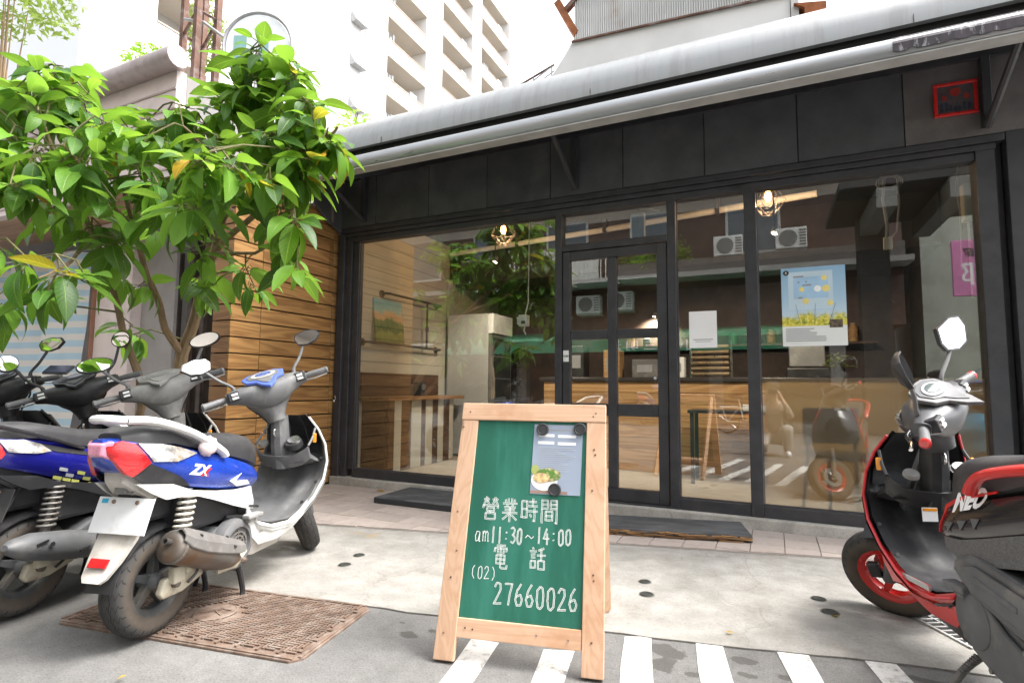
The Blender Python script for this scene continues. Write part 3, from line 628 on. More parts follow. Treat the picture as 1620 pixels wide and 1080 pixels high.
for (x,z,rr,mt) in ((-.075,.13,.018,'poster_yellow'),(.03,.13,.024,'poster_white'),(.085,.13,.026,'poster_yellow'),(.075,.21,.02,'poster_yellow'),(-.05,.04,.022,'poster_yellow'),(.11,.02,.02,'poster_yellow')):
    MB().lathe([(0,0),(rr,0),(rr,.0005)], (x,-.0024,z), (0,-1,0), 18).build('dandelion_print', pm(mt, (.78,.66,.22) if 'yellow' in mt else (.82,.84,.84), .5), po)
MB().lathe([(0,0),(.02,0),(.02,.0005)], (-.178,-.0024,.262), (0,-1,0), 20).build('round_mark', INK, po); MB().add([(-.186,-.0034,.250),(-.178,-.0034,.276),(-.172,-.0034,.250),(-.179,-.0034,.262)],[(0,1,2,3)]).build('round_mark_leaf', PAPER, po)
for (x0,z0,w_) in ((-.13,.222,.07),(-.10,.18,.012),(-.05,.18,.012),(-.07,.155,.06),(-.10,.06,.03)): deco(po, x0,x0+w_,z0,z0+.012, GREYINK, 'print', -.0026)
for i in range(7): deco(po, -.19,-.19+(.19 if i == 0 else r7.uniform(.16,.27)),-.172-i*.015,-.166-i*.015, GREYINK, 'print_line', -.0026)
deco(po, .10,.185,-.165,-.105, pm('poster_photo', (.10,.075,.05), .5, 0, .7, 40), 'photo', -.0026)
for s in (-.006,.002,.010): MB().box((s*14-.02,-.0030,-.06),(.0016,.0006,.16),Matrix.Rotation(s*30,3,'Y')).build('stem_print', INK, po)
qs = sheet('notice_sheet', 'white A4 notice taped inside the narrow window beside the door', 'notice', ony(1112,521,FY+.05), .213, .297, PAPER)
deco(qs, -.075,.075,-.085,-.078, GREYINK, 'print_line'); deco(qs, -.06,.06,-.10,-.096, GREYINK, 'print_line')
# ------------------------------------------------------------------ the room behind the glass
def st(o): o['kind'] = 'structure'; return o
CREAMW = pm('cream_boards', (.52,.49,.41), .6, 0, .05, 3, dirt=(.50,.46,.38), dscale=3)
DARKC = pm('black_ceiling', (.022,.021,.022), .8, 0, .2, 3)
BRWALL = pm('brown_back_wall', (.055,.033,.024), .7, 0, .4, 4, dirt=(.025,.018,.016), dscale=3)
FLOORI = pm('shop_floor', (.46,.40,.32), .35, 0, .10, 3, dirt=(.34,.29,.23), dscale=5)
COUNTERW = wood('counter_wood', (.36,.19,.075), (.60,.38,.18), 'X', 2.6, .5, .25)
DARKW = wood('dark_stained_wood', (.055,.026,.014), (.13,.065,.035), 'Y', 3, .5, .3)
st(bx(-4.28,1.62,4.78,8.3,-.02,.10).build('floor_interior', FLOORI))
st(bx(-4.6,1.9,4.645,8.4,3.06,3.16).build('ceiling_interior', DARKC))
st(bx(-4.6,1.9,8.3,8.42,.0,3.06).build('wall_back_interior', BRWALL))
st(bx(1.60,1.72,4.75,8.3,-.02,3.06).build('wall_right_interior', pm('dark_grey_wall', (.05,.05,.05), .8)))
wl_ = st(bx(-4.30,-4.17,4.75,8.3,-.02,3.06).build('wall_left_interior', CREAMW))
for i in range(19):
    z0 = .10+i*.153
    bx(-4.168,-4.15,4.76,6.62,z0,z0+.149).build('wall_board', CREAMW, wl_, bevel=.002, seg=1)
bx(-4.168,-4.10,6.63,6.78,.10,2.55).build('end_panel', pm('grey_end_panel', (.42,.41,.38), .6), wl_)
# dropped black soffit over the counter
st(bx(-4.14,1.58,6.70,8.28,2.50,3.055).build('soffit_interior', DARKC))
pt = thing('ceiling_pipe', 'long white plastic pipe under the black ceiling', 'pipe', (0,0,0))
P0, P1 = Vector((-4.12,6.66,2.93)), Vector((.45,5.93,2.93))
MB().tube([P0,P0.lerp(P1,.5)+Vector((0,0,-.012)),P1], .034, 10).build('pipe', pm('pipe_white', (.72,.70,.66), .45), pt, smooth=True)
for t in (.25,.52,.8):
    p = P0.lerp(P1,t); bx(-.02,.02,-.045,.045,-.045,.13).build('clip', BLACKF, pt, at=(p.x,p.y,p.z))
# painting leaning on a pipe rail, and the rails
def paint_mat():
    m, nt, out = _new('painting'); p = N(nt, 'ShaderNodeBsdfPrincipled'); nt.links.new(p.outputs[0], out.inputs[0]); p.inputs['Roughness'].default_value = .6
    tc = N(nt, 'ShaderNodeTexCoord'); sp = N(nt, 'ShaderNodeSeparateXYZ'); nt.links.new(tc.outputs['Object'], sp.inputs[0])
    h = mth(nt, 'ADD', mth(nt, 'SUBTRACT', sp.outputs[2], .26), mth(nt, 'MULTIPLY_ADD', noisen(nt, coords(nt, 'Object', (1,1,.4)), 12, 4), .22, -.11))
    c = ramp(nt, mth(nt, 'MULTIPLY_ADD', h, 1.9, .5), [(.05, (.16,.20,.07)), (.22, (.24,.30,.08)), (.3, (.06,.14,.05)), (.5, (.15,.24,.10)), (.56, (.60,.40,.22)), (.68, (.62,.45,.28)), (.75, (.25,.48,.50)), (1, (.18,.42,.52))])
    nt.links.new(c, p.inputs['Base Color']); nt.links.new(bumpn(nt, noisen(nt, tc.outputs['Object'], 40, 3), .4, .004), p.inputs['Normal']); return m
pg = thing('painting', 'landscape painting with green cactus leaning on the pipe shelf by the left wall', 'painting', (-4.09,5.29,1.55), 0, rot=(0,R(-7),0))
bx(-.012,.012,-.27,.27,0,.52).build('canvas', paint_mat(), pg, at=Matrix.Identity(4)); bx(-.02,-.012,-.272,.272,-.002,.522).build('stretcher', PINE, pg)
PIPE = pm('iron_pipe', (.10,.095,.09), .45, .6, .2, 8)
def pipeshelf(z, y0, y1, lab):
    t = thing('pipe_rail', lab, 'pipe rail', (-4.15,0,0))
    MB().tube([(0,y0,z),(.07,y0,z),(.10,y0+.03,z),(.10,y1-.03,z),(.07,y1,z),(0,y1,z)], .016, 8).build('rail', PIPE, t, smooth=True)
    for y in (y0,y1): MB().lathe([(0,0),(.045,0),(.045,.01),(.024,.014),(.022,.03),(0,.03)], (0,y,z), (1,0,0), 16).build('flange', PIPE, t, smooth=True)
pipeshelf(1.535, 4.86, 6.35, 'lower iron pipe rail under the painting'); pipeshelf(2.13, 5.18, 6.35, 'upper iron pipe rail above the painting')
vp = thing('pipe_riser', 'short upright iron pipe joining the two wall rails', 'pipe', (-4.04,5.98,0)); MB().tube([(0,0,1.53),(0,0,2.12)], .014, 8).build('pipe', PIPE, vp, smooth=True); MB().lathe([(0,-.03),(.022,-.03),(.022,.03),(0,.03)], (0,0,1.78), (0,0,1), 10).build('joint', PIPE, vp)
# wall counter on the left, front of alternating boards
wc = thing('wall_counter', 'wooden counter along the left wall with cream and brown striped front', 'counter', (0,0,0))
bx(-4.14,-3.72,4.80,6.42,.885,.925).build('top', wood('bar_top', (.22,.10,.04), (.42,.23,.10), 'Y', 3, .4), wc, bevel=.004)
ys = 4.90; k = 0
for wv in (.10,.13,.19,.20,.09,.15,.12,.13,.14,.10):
    bx(-3.80,-3.78,ys,ys+wv-.004,.105,.884).build('front_board', CREAMW if k % 2 else DARKW, wc, bevel=.002, seg=1); ys += wv; k += 1
bx(-4.14,-3.801,4.88,6.28,.105,.88).build('carcass', DARKW, wc)
for i in range(2): bx(-4.145,-4.12,4.84,6.40,.93+i*.135,1.06+i*.135).build('back_plank', DARKW, wc, bevel=.002, seg=1)
bk = thing('small_speaker', 'small dark box standing on the left wall counter', 'box', (-3.98,5.75,.925)); bx(-.06,.06,-.05,.05,0,.17).build('body', BLACKP, bk, bevel=.01); MB().lathe([(0,0),(.035,0),(.04,.006)], (.061,0,.11), (1,0,0), 16).build('cone', GREYP, bk)
# tall drinks fridge: its grey side faces the street, the glass door faces right
fg = thing('drinks_fridge', 'tall grey drinks fridge with a glass door facing right', 'fridge', (-3.42,6.52,.10))
FRG = pm('fridge_grey', (.42,.42,.41), .35, .1, .05, 3)
bx(-.64,0,0,.62,.03,1.93).build('cabinet', FRG, fg, bevel=.01); bx(-.002,.07,.005,.615,1.66,1.93).build('header', pm('fridge_header', (.66,.66,.64), .4), fg, bevel=.008)
d = bx(.0,.05,.005,.615,.15,1.65).build('door', pm('fridge_inside', (.10,.10,.10), .4), fg); bx(.051,.056,.04,.58,.19,1.61).build('pane', GLASS_IN, d); bx(.05,.08,.03,.05,.7,1.2).build('handle', CHROME, d, bevel=.004)
for i in range(4): bx(.0505,.0525,.05,.57,.45+i*.3,.462+i*.3).build('shelf_edge', FRG, fg)
for (x,y) in ((-.6,.04),(-.04,.04),(-.6,.58),(-.04,.58)): bx(x-.02,x+.02,y-.02,y+.02,0,.03).build('foot', BLACKP, fg)
# counter with plank front
ct = thing('service_counter', 'long service counter with plank front behind the door', 'counter', (0,0,0))
for i in range(8):
    z0 = .105+i*.127; bx(-2.55,1.45,6.36,6.38,z0,z0+.123).build('front_plank', COUNTERW, ct, bevel=.002, seg=1)
bx(-2.55,1.45,6.381,6.95,.105,1.115).build('carcass', DARKW, ct); bx(-2.60,1.50,6.33,7.0,1.122,1.165).build('top', pm('counter_top', (.045,.04,.04), .35), ct, bevel=.004)
# small table with laptop-like box in the middle
tb = thing('side_table', 'small dark table before the counter behind the narrow window', 'table', (-.35,6.0,.10)); bx(-.42,.42,-.22,.22,.70,.73).build('top', BLACKF, tb, bevel=.004)
for sx in (-.38,.38):
    for sy in (-.18,.18): bx(sx-.018,sx+.018,sy-.018,sy+.018,0,.70).build('leg', BLACKF, tb)
nb = thing('paper_box', 'white box on the small dark table', 'box', (-.15,5.95,.83)); bx(-.11,.11,-.07,.07,0,.06).build('box', PAPER, nb, bevel=.003); 
ORD = ['first','second','third','fourth','fifth','sixth','seventh','eighth','ninth','tenth','eleventh','twelfth','thirteenth','last']
# goods on the counter and at the back
r8 = random.Random(8)
reg = thing('cash_register', 'black cash register on the service counter', 'cash register', (.35,6.6,1.165)); bx(-.2,.2,-.2,.2,0,.10).build('base', BLACKP, reg, bevel=.01); MB().box((0,-.02,.24),(.34,.03,.26),Matrix.Rotation(-.25,3,'X')).build('screen', GREYP, reg, bevel=.01); bx(-.04,.04,-.03,.05,.1,.2).build('stand', BLACKP, reg)
tr = thing('tray_rack', 'bright steel rack of stacked trays on the counter', 'tray rack', (-.62,6.72,1.165))
for i in range(6): bx(-.20,.20,-.15,.15,.03+i*.062,.062+i*.062).build('tray', pm('warm_steel', (.62,.46,.28), .3, .8), tr, bevel=.008)
for sx in (-.22,.22): bx(sx-.012,sx+.012,-.02,.02,0,.42).build('upright', CHROME, tr)
labs = ['tall brown carton on the counter behind the door', 'low grey machine on the counter behind the door', 'dark coffee grinder on the counter near the fridge', 'pale paper bag on the counter behind the narrow window']
for i, (x,w_,h_,mt) in enumerate(((-1.75,.2,.34,COUNTERW),(-1.35,.3,.22,GREYP),(-2.2,.2,.4,BLACKP),(-.98,.16,.24,PAPER))):
    t = thing('counter_item', labs[i], 'box', (x,6.68,1.165)); bx(-w_/2,w_/2,-.12,.12,0,h_).build('body', mt, t, bevel=.012); bx(-w_*.3,w_*.3,-.124,-.12,h_*.3,h_*.7).build('front_panel', GREYINK, t)
sh = thing('wall_shelf', 'dark shelf with jars on the back wall', 'shelf', (-.6,8.15,1.62)); bx(-1.6,1.8,-.14,.14,0,.03).build('board', DARKW, sh)
for i in range(14):
    x = -1.5+i*.235; h_ = r8.uniform(.12,.26); t = thing('jar', ORD[i]+' jar from the left on the back shelf', 'jar', (-.6+x,8.1,1.65), 0, 'jars on the back shelf')
    MB().lathe([(0,0),(.05,0),(.055,.02),(.055,h_*.75),(.03,h_*.9),(.03,h_)], n=12).build('body', [PAPER,COUNTERW,GREYP,pm('green_jar',(.08,.2,.1),.3)][i % 4], t, smooth=True)
# potted plant on the counter
pl = thing('potted_plant', 'small leafy plant in a dark pot on the counter', 'plant', (.62,6.45,1.165))
MB().lathe([(0,0),(.05,0),(.065,.10),(.06,.10),(.055,.085),(0,.085)], n=14).build('pot', BLACKP, pl, smooth=True)
lm = MB()
for i in range(90):
    a, b, rr = r8.uniform(0,6.28), r8.uniform(.1,1.5), r8.uniform(.04,.16); p = Vector((math.cos(a)*math.cos(b)*rr, math.sin(a)*math.cos(b)*rr, .10+math.sin(b)*rr)); u = Vector((math.cos(a),math.sin(a),r8.uniform(-.5,.5)))*.03; w_ = Vector((-math.sin(a),math.cos(a),.2))*.014
    lm.add([p-u,p+w_,p+u,p-w_],[(0,1,2,3)])
lm.build('foliage', SMALLLEAF, pl, kind='stuff')
# lamps: two bare bulbs in wire cages, spotlights on the beam
BULB = pm('lit_filament_bulb', (1,.6,.2), .3, emit=((1.0,.40,.07), 7.0)); SPOTM = pm('lit_spot', (1,.8,.6), .3, emit=((1.0,.78,.52), 16.0))
def pendant(pos, lab):
    t = thing('pendant_lamp', lab, 'lamp', pos, 0, 'bare bulbs in wire cages')
    MB().lathe([(0,-.045),(.02,-.04),(.032,-.012),(.028,.018),(.016,.045),(.012,.06)], n=14).build('bulb', BULB, t, smooth=True)
    MB().lathe([(0,.06),(.02,.06),(.02,.12),(.012,.14),(0,.14)], n=12).build('socket', BLACKP, t, smooth=True); MB().tube([(0,0,.14),(0,0,3.06-pos[2])], .004, 6).build('cord', BLACKP, t)
    cg = MB(); K = 6
    for k in range(K):
        a = 2*math.pi*k/K; b = 2*math.pi*(k+.5)/K; A = Vector((.03*math.cos(a),.03*math.sin(a),.11)); B = Vector((.15*math.cos(a),.15*math.sin(a),-.05)); C = Vector((.15*math.cos(a+2*math.pi/K),.15*math.sin(a+2*math.pi/K),-.05)); D = Vector((.06*math.cos(b),.06*math.sin(b),-.17)); E = Vector((.06*math.cos(b+2*math.pi/K),.06*math.sin(b+2*math.pi/K),-.17))
        for p, q in ((A,B),(B,C),(B,D),(C,D),(D,E)): cg.tube([p,q], .0018, 5)
    cg.build('cage', pm('cage_wire', (.05,.04,.035), .5, .2), t)
    L = bpy.data.lights.new('bulb_light', 'POINT'); L.energy = 8; L.color = (1,.62,.32); L.shadow_soft_size = .04; o = bpy.data.objects.new('bulb_light', L); COL.objects.link(o); o.parent = t; o.location = (0,0,-.08)
pendant((-2.67,5.42,2.80), 'lit bulb in a wire cage behind the left window'); pendant((.02,5.42,2.80), 'lit bulb in a wire cage behind the right window')
def spotl(q, Y, lab):
    p = ony(*q, Y); t = thing('spotlight', lab, 'spotlight', p, 0, 'ceiling spotlights')
    MB().lathe([(.0,.05),(.024,.05),(.03,.0),(.03,-.012),(.026,-.01),(.0,-.004)], (0,0,0), (.3,.25,1), 14).build('can', pm('spot_can', (.35,.33,.32), .4, .5), t, smooth=True)
    MB().lathe([(0,0),(.024,0),(.024,-.002)], Vector((.3,.25,1)).normalized()*-.006, (.3,.25,1), 14).build('lens', SPOTM, t); MB().tube([(0,0,.04),(.0,.02,max(.06,3.06-p.z) if Y < 6 else .08)], .006, 6).build('stem', BLACKP, t)
    L = bpy.data.lights.new('spot_light', 'SPOT'); L.energy = 40; L.color = (1,.86,.68); L.spot_size = R(120); L.spot_blend = .6; L.shadow_soft_size = .03; o = bpy.data.objects.new('spot_light', L); COL.objects.link(o); o.parent = t; o.location = (-.01,-.01,-.03); o.rotation_euler = (R(38),0,0)
spotl((783,413), 5.3, 'small lit spotlight on the beam behind the left window'); spotl((1225,367), 5.2, 'small lit spotlight on the beam behind the right window'); spotl((1035,500), 8.1, 'small lit spotlight deep in the shop behind the door')
# white sensor box hung inside the left window
sb = thing('security_camera', 'white security camera fixed inside the left window near the door', 'camera', ony(829,508,4.9))
bx(-.045,.045,-.04,.04,-.05,.06).build('body', WHITEP, sb, bevel=.008); bx(-.012,.03,-.043,-.04,-.03,.0).build('lens_plate', BLACKP, sb); MB().tube([(0,.02,.05),(.0,.1,.2),(0,.12,1.2)], .006, 6).build('cable', WHITEP, sb); bx(-.07,-.045,-.02,.02,-.03,.04).build('bracket', WHITEP, sb, bevel=.004); MB().tube([(.01,0,-.05),(.0,0,-.09),(.02,0,-.13)], .008, 6).build('plug', WHITEP, sb)
# frosted film on the lower half of the right window and a black chair behind it
def film_mat():
    m, nt, out = _new('frosted_film'); a = N(nt, 'ShaderNodeBsdfRefraction'); a.inputs['Roughness'].default_value = .30; a.inputs['IOR'].default_value = 1.18; a.inputs[0].default_value = (.95,.93,.90,1)
    b = N(nt, 'ShaderNodeBsdfTranslucent'); b.inputs[0].default_value = (.88,.72,.52,1); mx = N(nt, 'ShaderNodeMixShader'); mx.inputs[0].default_value = .2
    d = N(nt, 'ShaderNodeBsdfDiffuse'); d.inputs[0].default_value = (.58,.46,.31,1); m2 = N(nt, 'ShaderNodeMixShader'); m2.inputs[0].default_value = .16
    nt.links.new(a.outputs[0], mx.inputs[1]); nt.links.new(b.outputs[0], mx.inputs[2]); nt.links.new(mx.outputs[0], m2.inputs[1]); nt.links.new(d.outputs[0], m2.inputs[2]); nt.links.new(m2.outputs[0], out.inputs[0]); return m
ff = MB().add([(-.070,FY+.068,.176),(1.290,FY+.068,.176),(1.290,FY+.068,1.13),(-.070,FY+.068,1.13)], [(0,1,2,3)]).build('frosted_film', film_mat(), shop)
pwd = thing('plywood_screen', 'tan plywood screen standing behind the frosted lower part of the right window', 'screen', (0,0,0)); bx(-.05,1.50,5.50,5.53,.10,1.10).build('sheet', wood('plywood', (.50,.31,.13), (.68,.47,.24), 'X', 1.4, .55, .05, False), pwd, bevel=.003)
for x in (.1,1.4): bx(x-.03,x+.03,5.532,5.60,.10,1.0).build('batten', PINE, pwd)
ch = thing('cafe_chair', 'dim black chair behind the frosted film of the right window', 'chair', (.42,5.16,.10), R(200))
bx(-.21,.21,-.02,.02,.52,.80).build('backrest', BLACKP, ch, bevel=.015); bx(-.21,.21,-.02,.40,.42,.46).build('seat', BLACKP, ch, bevel=.015)
for (x,y,dx,dy) in ((-.18,.0,-.03,-.05),(.18,.0,.03,-.05),(-.18,.36,-.03,.06),(.18,.36,.03,.06)): MB().tube([(x+dx,y+dy,0),(x,y,.44),(x,y if y else -.0,.52 if y == 0 else .44)], .014, 6).build('leg', BLACKP, ch)
# cable bundle hanging from the ceiling inside the right window
cb = thing('cable_bundle', 'tangle of grey cables hanging from the ceiling inside the right window', 'cables', ony(1400,285,5.1))
GC = pm('grey_cable', (.30,.28,.26), .6)
def wig(pts, r=.006, n='cable'): MB().tube(pts, r, 5).build(n, GC, cb, smooth=True)
wig([(-.02,0,.25),(0,.01,.05),(-.02,0,-.15),(.0,.01,-.35),(-.01,0,-.5)], .011); wig([(0,0,.2),(.08,0,0),(.09,.02,-.2),(.06,0,-.42),(0,0,-.5)], .007)
for k, rr in enumerate((.06,.075,.09)): wig([(.03+rr*math.cos(a*.55),.004*k,-.02+rr*.7*math.sin(a*.55)) for a in range(13)], .004, 'coil')
bx(-.05,.07,-.02,.03,.10,.22).build('junction_box', pm('rusty_box', (.25,.2,.17), .7), cb, bevel=.006); bx(-.03,.03,-.01,.02,-.56,-.46).build('plug', pm('plug_tan', (.42,.36,.28), .6), cb, bevel=.006)
# beige panel and conduit on the wall beside the right post
bp_ = thing('breaker_box', 'beige breaker box on the dark wall behind the right end of the window', 'breaker box', ony(1537,320,5.0)); bx(-.055,.055,-.03,.05,-.14,.14).build('box', pm('beige_box', (.36,.32,.24), .6), bp_, bevel=.008); MB().tube([(-.07,0,.3),(-.085,0,.1),(-.07,0,-.1),(-.08,0,-.5)], .005, 5).build('wire', GC, bp_); bx(-.02,.05,.0,.05,-.7,-.141).build('conduit', GREYP, bp_)
# ------------------------------------------------------------------ what stands above and around the shop
# body of the shop's building over the fascia
ub = thing('upper_storey', 'white rooftop wall with corrugated sheet band above the awning', 'wall', (0,0,0))
UY = 5.05
MB().prism([(-1.72,3.3),(.235,3.3),(.235,4.9),(-1.68,4.9),(-1.70,4.58),(-1.80,4.42),(-1.93,4.25),(-2.05,4.14),(-2.05,3.3)], (0,UY,0), (1,0,0), (0,0,1), (0,1.5,0)).build('wall', WHITEW, ub)
vs = []; fs = []; n = 0
x = -1.70
while x < .22:
    vs += [(x,UY-.008,4.52-.09*(x+1.7)/1.9),(x,UY-.008,5.4)] ; vs += [(x+.011,UY-.02,4.52-.09*(x+1.7)/1.9),(x+.011,UY-.02,5.4)]; x += .022; n += 2
MB().add(vs, [(2*i,2*i+2,2*i+3,2*i+1) for i in range(n-1)]).build('corrugated_band', GALV, ub)
MB().box((-.74,UY-.022,4.47),(1.98,.02,.016),Matrix.Rotation(.047,3,'Y')).build('band_edge', RUSTST, ub)
bx(-1.9,.235,UY-.003,UY-.001,4.16,4.166).build('joint', pm('joint_grey', (.5,.49,.48), .8), ub)
RW = pm('orange_rust_wood', (.36,.12,.04), .8, 0, .35, 9, dirt=(.2,.08,.04), dscale=12)
MB().prism([(-1.70,4.57),(-1.92,4.98),(-1.86,5.02),(-1.66,4.62)], (0,UY-.03,0), (1,0,0), (0,0,1), (0,.5,0)).build('rusty_verge', RW, ub)
MB().prism([(-1.80,4.9),(-1.60,5.06),(-1.58,5.02),(-1.78,4.86)], (0,UY-.04,0), (1,0,0), (0,0,1), (0,.06,0)).build('verge_strut', RUSTST, ub)
bx(.24,.30,UY-.02,UY+.3,4.0,4.45).build('corner_pipe', GALV, ub); MB().prism([(.26,4.30),(.50,4.25),(.50,4.02),(.34,4.10),(.34,4.24)], (0,UY-.06,0), (1,0,0), (0,0,1), (0,.4,0)).build('rusty_gutter_end', RW, ub)
# small railing and lean-to roof left of it
rl = thing('roof_railing', 'thin metal railing with rusty corner plate behind the awning', 'railing', (0,0,0))
pA, pB = Vector((-2.62,5.3,4.30)), Vector((-2.02,5.3,4.50))
for k in range(3): MB().tube([pA+Vector((.16,0,-.02-.06*k)),pB+Vector((0,0,-.07*k))], .008, 6).build('rail', GALV, rl)
for t in (.28,.6,.95): p = pA.lerp(pB,t); MB().tube([p,p+Vector((0,0,-.4))], .007, 6).build('post', GALV, rl)
MB().tube([pA,pB], .012, 6).build('top_rail', RUSTST, rl); MB().prism([(-2.72,4.19),(-2.46,4.32),(-2.46,4.19)], (0,5.28,0), (1,0,0), (0,0,1), (0,.05,0)).build('rusty_plate', RW, rl)
lr = thing('lean_to_roof', 'low corrugated roof edge behind the awning below the tower', 'roof', (0,0,0))
a, b, c_ = Vector((-3.35,5.3,4.02)), Vector((-2.86,5.3,4.30)), Vector((-2.35,5.3,4.27))
MB().prism([(a.x,3.5),(c_.x,3.5),(c_.x,c_.z-.02),(b.x,b.z-.03),(a.x,a.z-.03)], (0,5.32,0), (1,0,0), (0,0,1), (0,1.2,0)).build('gable', WHITEW, lr)
def corr(p, q, name):
    v = []; m = int((q-p).length/.03)
    for i in range(m+1):
        s = p.lerp(q,i/m); v += [s+Vector((0,-.02,.008*(i % 2))), s+Vector((0,1.3,.008*(i % 2)+.05)), s+Vector((0,-.02,.008*(i % 2)-.012))]
    MB().add(v, [(3*i,3*i+3,3*i+4,3*i+1) for i in range(m)]+[(3*i,3*i+2,3*i+5,3*i+3) for i in range(m)]).build(name, RUSTST, lr)
corr(a, b, 'sheet'); corr(b, c_, 'sheet')
# ------------------------------------------------------------------ the white apartment tower
tw = thing('apartment_tower', 'tall white apartment tower with rows of balconies behind the shop', 'building', (0,0,0))
XT, ZB, ZT, ST = -25.2, 0.0, 44.0, 3.06
def Yof(px): return onx(px, 600, XT).y
bays = [(212,300),(590,663),(690,740),(755,798)]
seg = [125,212,300,590,663,690,740,755,798]
cur = Yof(125)
walls = [(125,212),(300,590),(663,690),(740,755)]
for (a, b) in walls: bx(XT-1.9,XT,Yof(a),Yof(b),ZB,ZT).build('wall' if a in (125,300) else 'pier', TOWERW, tw)
bx(XT-12,XT-1.905,Yof(125)+.01,Yof(798),ZB,ZT).build('core', TOWERG, tw)
bx(XT-16,XT-1.9,Yof(125)-.02,Yof(125)+.005,ZB,ZT).build('end_wall', pm('tower_end_shade_grey', (.66,.67,.68), .7, 0, .03, .3), tw)  # shade of the side turned from the sun put into its greyer colour
bx(XT-1.9,XT+.35,Yof(798),Yof(798)+.8,ZB,ZT).build('pier', TOWERW, tw); bx(XT-.02,XT+.45,Yof(560),Yof(590),ZB,ZT).build('pier', TOWERW, tw)
zs = [26.9-ST*k for k in range(-5,6)]
sharedm = {}
for bi, (a, b) in enumerate(bays):
    y0, y1 = Yof(a)+.01, Yof(b)-.01
    for z in zs:
        if z < 8: continue
        L = y1-y0; ym = (y0+y1)/2
        for nm, (x0,x1,z0,z1), mt in (('parapet',(-.14,.02,-1.12,-.06),TOWERW),('coping',(-.18,.07,-.055,0.02),TRIMB),('slab',(-1.9,.04,-1.34,-1.125),TOWERB)):
            k = (bi,nm)
            if k not in sharedm: o = bx(x0,x1,-L/2,L/2,z0,z1).build(nm, mt, tw); sharedm[k] = o.data
            else: o = place(nm, sharedm[k], None, tw)
            o.location = (XT,ym,z)
        # window wall at the back of the balcony
        k = (bi,'window')
        if k not in sharedm: o = bx(-1.9,-1.85,-L*.36,L*.22,-1.0,1.0).build('window', pm('tower_window', (.10,.12,.13), .15), tw); sharedm[k] = o.data
        else: o = place('window', sharedm[k], None, tw)
        o.location = (XT,ym,z)
        if random.random() < .55:
            o = bx(XT-.75,XT-.2,ym+L*.18,ym+L*.34,z-.05,z+.55).build('air_conditioner', pm('ac_grey', (.5,.51,.5), .6), tw)
        if random.random() < .5:
            for t in range(3): bx(XT-.10,XT-.06,ym-L*.4+t*L*.06,ym-L*.36+t*L*.06,z+.02,z+random.uniform(.3,.9)).build('balcony_item', pm('dim_laundry', (.22,.24,.25), .8), tw)
# joint lines on the plain wall and small triangular fins
for z in [26.9-.3-ST*k for k in range(-5,7)]:
    for (a, b) in ((126,211),(301,558)): bx(XT-.01,XT+.006,Yof(a),Yof(b),z,z+.05).build('joint', pm('tower_joint', (.56,.56,.56), .8), tw)
for z in [26.9-1.2-ST*k for k in range(-4,6)]:
    MB().prism([(0,0),(.55,0),(0,.9)], (XT,Yof(536),z), (1,0,0), (0,0,1), (0,1.1,0)).build('fin', pm('fin_grey', (.36,.36,.36), .7), tw)
# ------------------------------------------------------------------ the neighbour on the left
nb_ = thing('left_neighbour', 'pale pink neighbouring shop building with wooden soffit behind the tree', 'building', (0,0,0))
CY = 3.9
bx(-16,-6.2,CY,CY+.12,3.44,4.72).build('fascia', PINKW, nb_)
for i in range(5): bx(-16,-6.2,CY-.012,CY-.001,3.52+i*.24,3.54+i*.24).build('fascia_batten', pm('pink_brown_line', (.40,.31,.29), .6), nb_)
MB().tube([(-16,CY-.06,4.82),(-6.1,CY-.06,4.82)], .13, 14).build('gutter', DUCT, nb_, smooth=True)
SOFW = wood('soffit_wood', (.30,.17,.10), (.46,.29,.18), 'X', 2.2, .6, .2)
for i in range(6): bx(-16,-6.2,CY+.13+i*.16,CY+.285+i*.16,3.45,3.475).build('soffit_board', SOFW, nb_, bevel=.002, seg=1)
bx(-16,-6.2,CY+.125,9,3.48,4.7).build('upper_body', GREYW, nb_)
p0, p1 = ony(146,560,4.75).x, ony(201,560,4.75).x
bx(p0,p1,4.75,5.3,0,3.445).build('pillar', PINKW, nb_, bevel=.01); bx(p0-.04,p0-.005,4.70,4.76,0,3.44).build('corner_strip', pm('brown_strip', (.30,.15,.10), .7), nb_)
bx(p1+.004,p1+.75,4.9,5.3,0,3.445).build('grey_pillar', GREYW, nb_, bevel=.01)
bx(-7.7,-4.53,5.2,5.32,0,3.4).build('dark_recess', pm('recess_brown', (.045,.03,.024), .85, 0, .4, 3), nb_)
for i in range(12): bx(-7.6+i*.27,-7.52+i*.27,4.95,5.0,0,2.9).build('lattice_slat', pm('dark_lattice', (.05,.034,.027), .7, 0, .3, 6, objvar=.5), nb_)
bx(-16,p0-.05,6.3,6.4,0,3.44).build('inner_wall', GREYW, nb_)
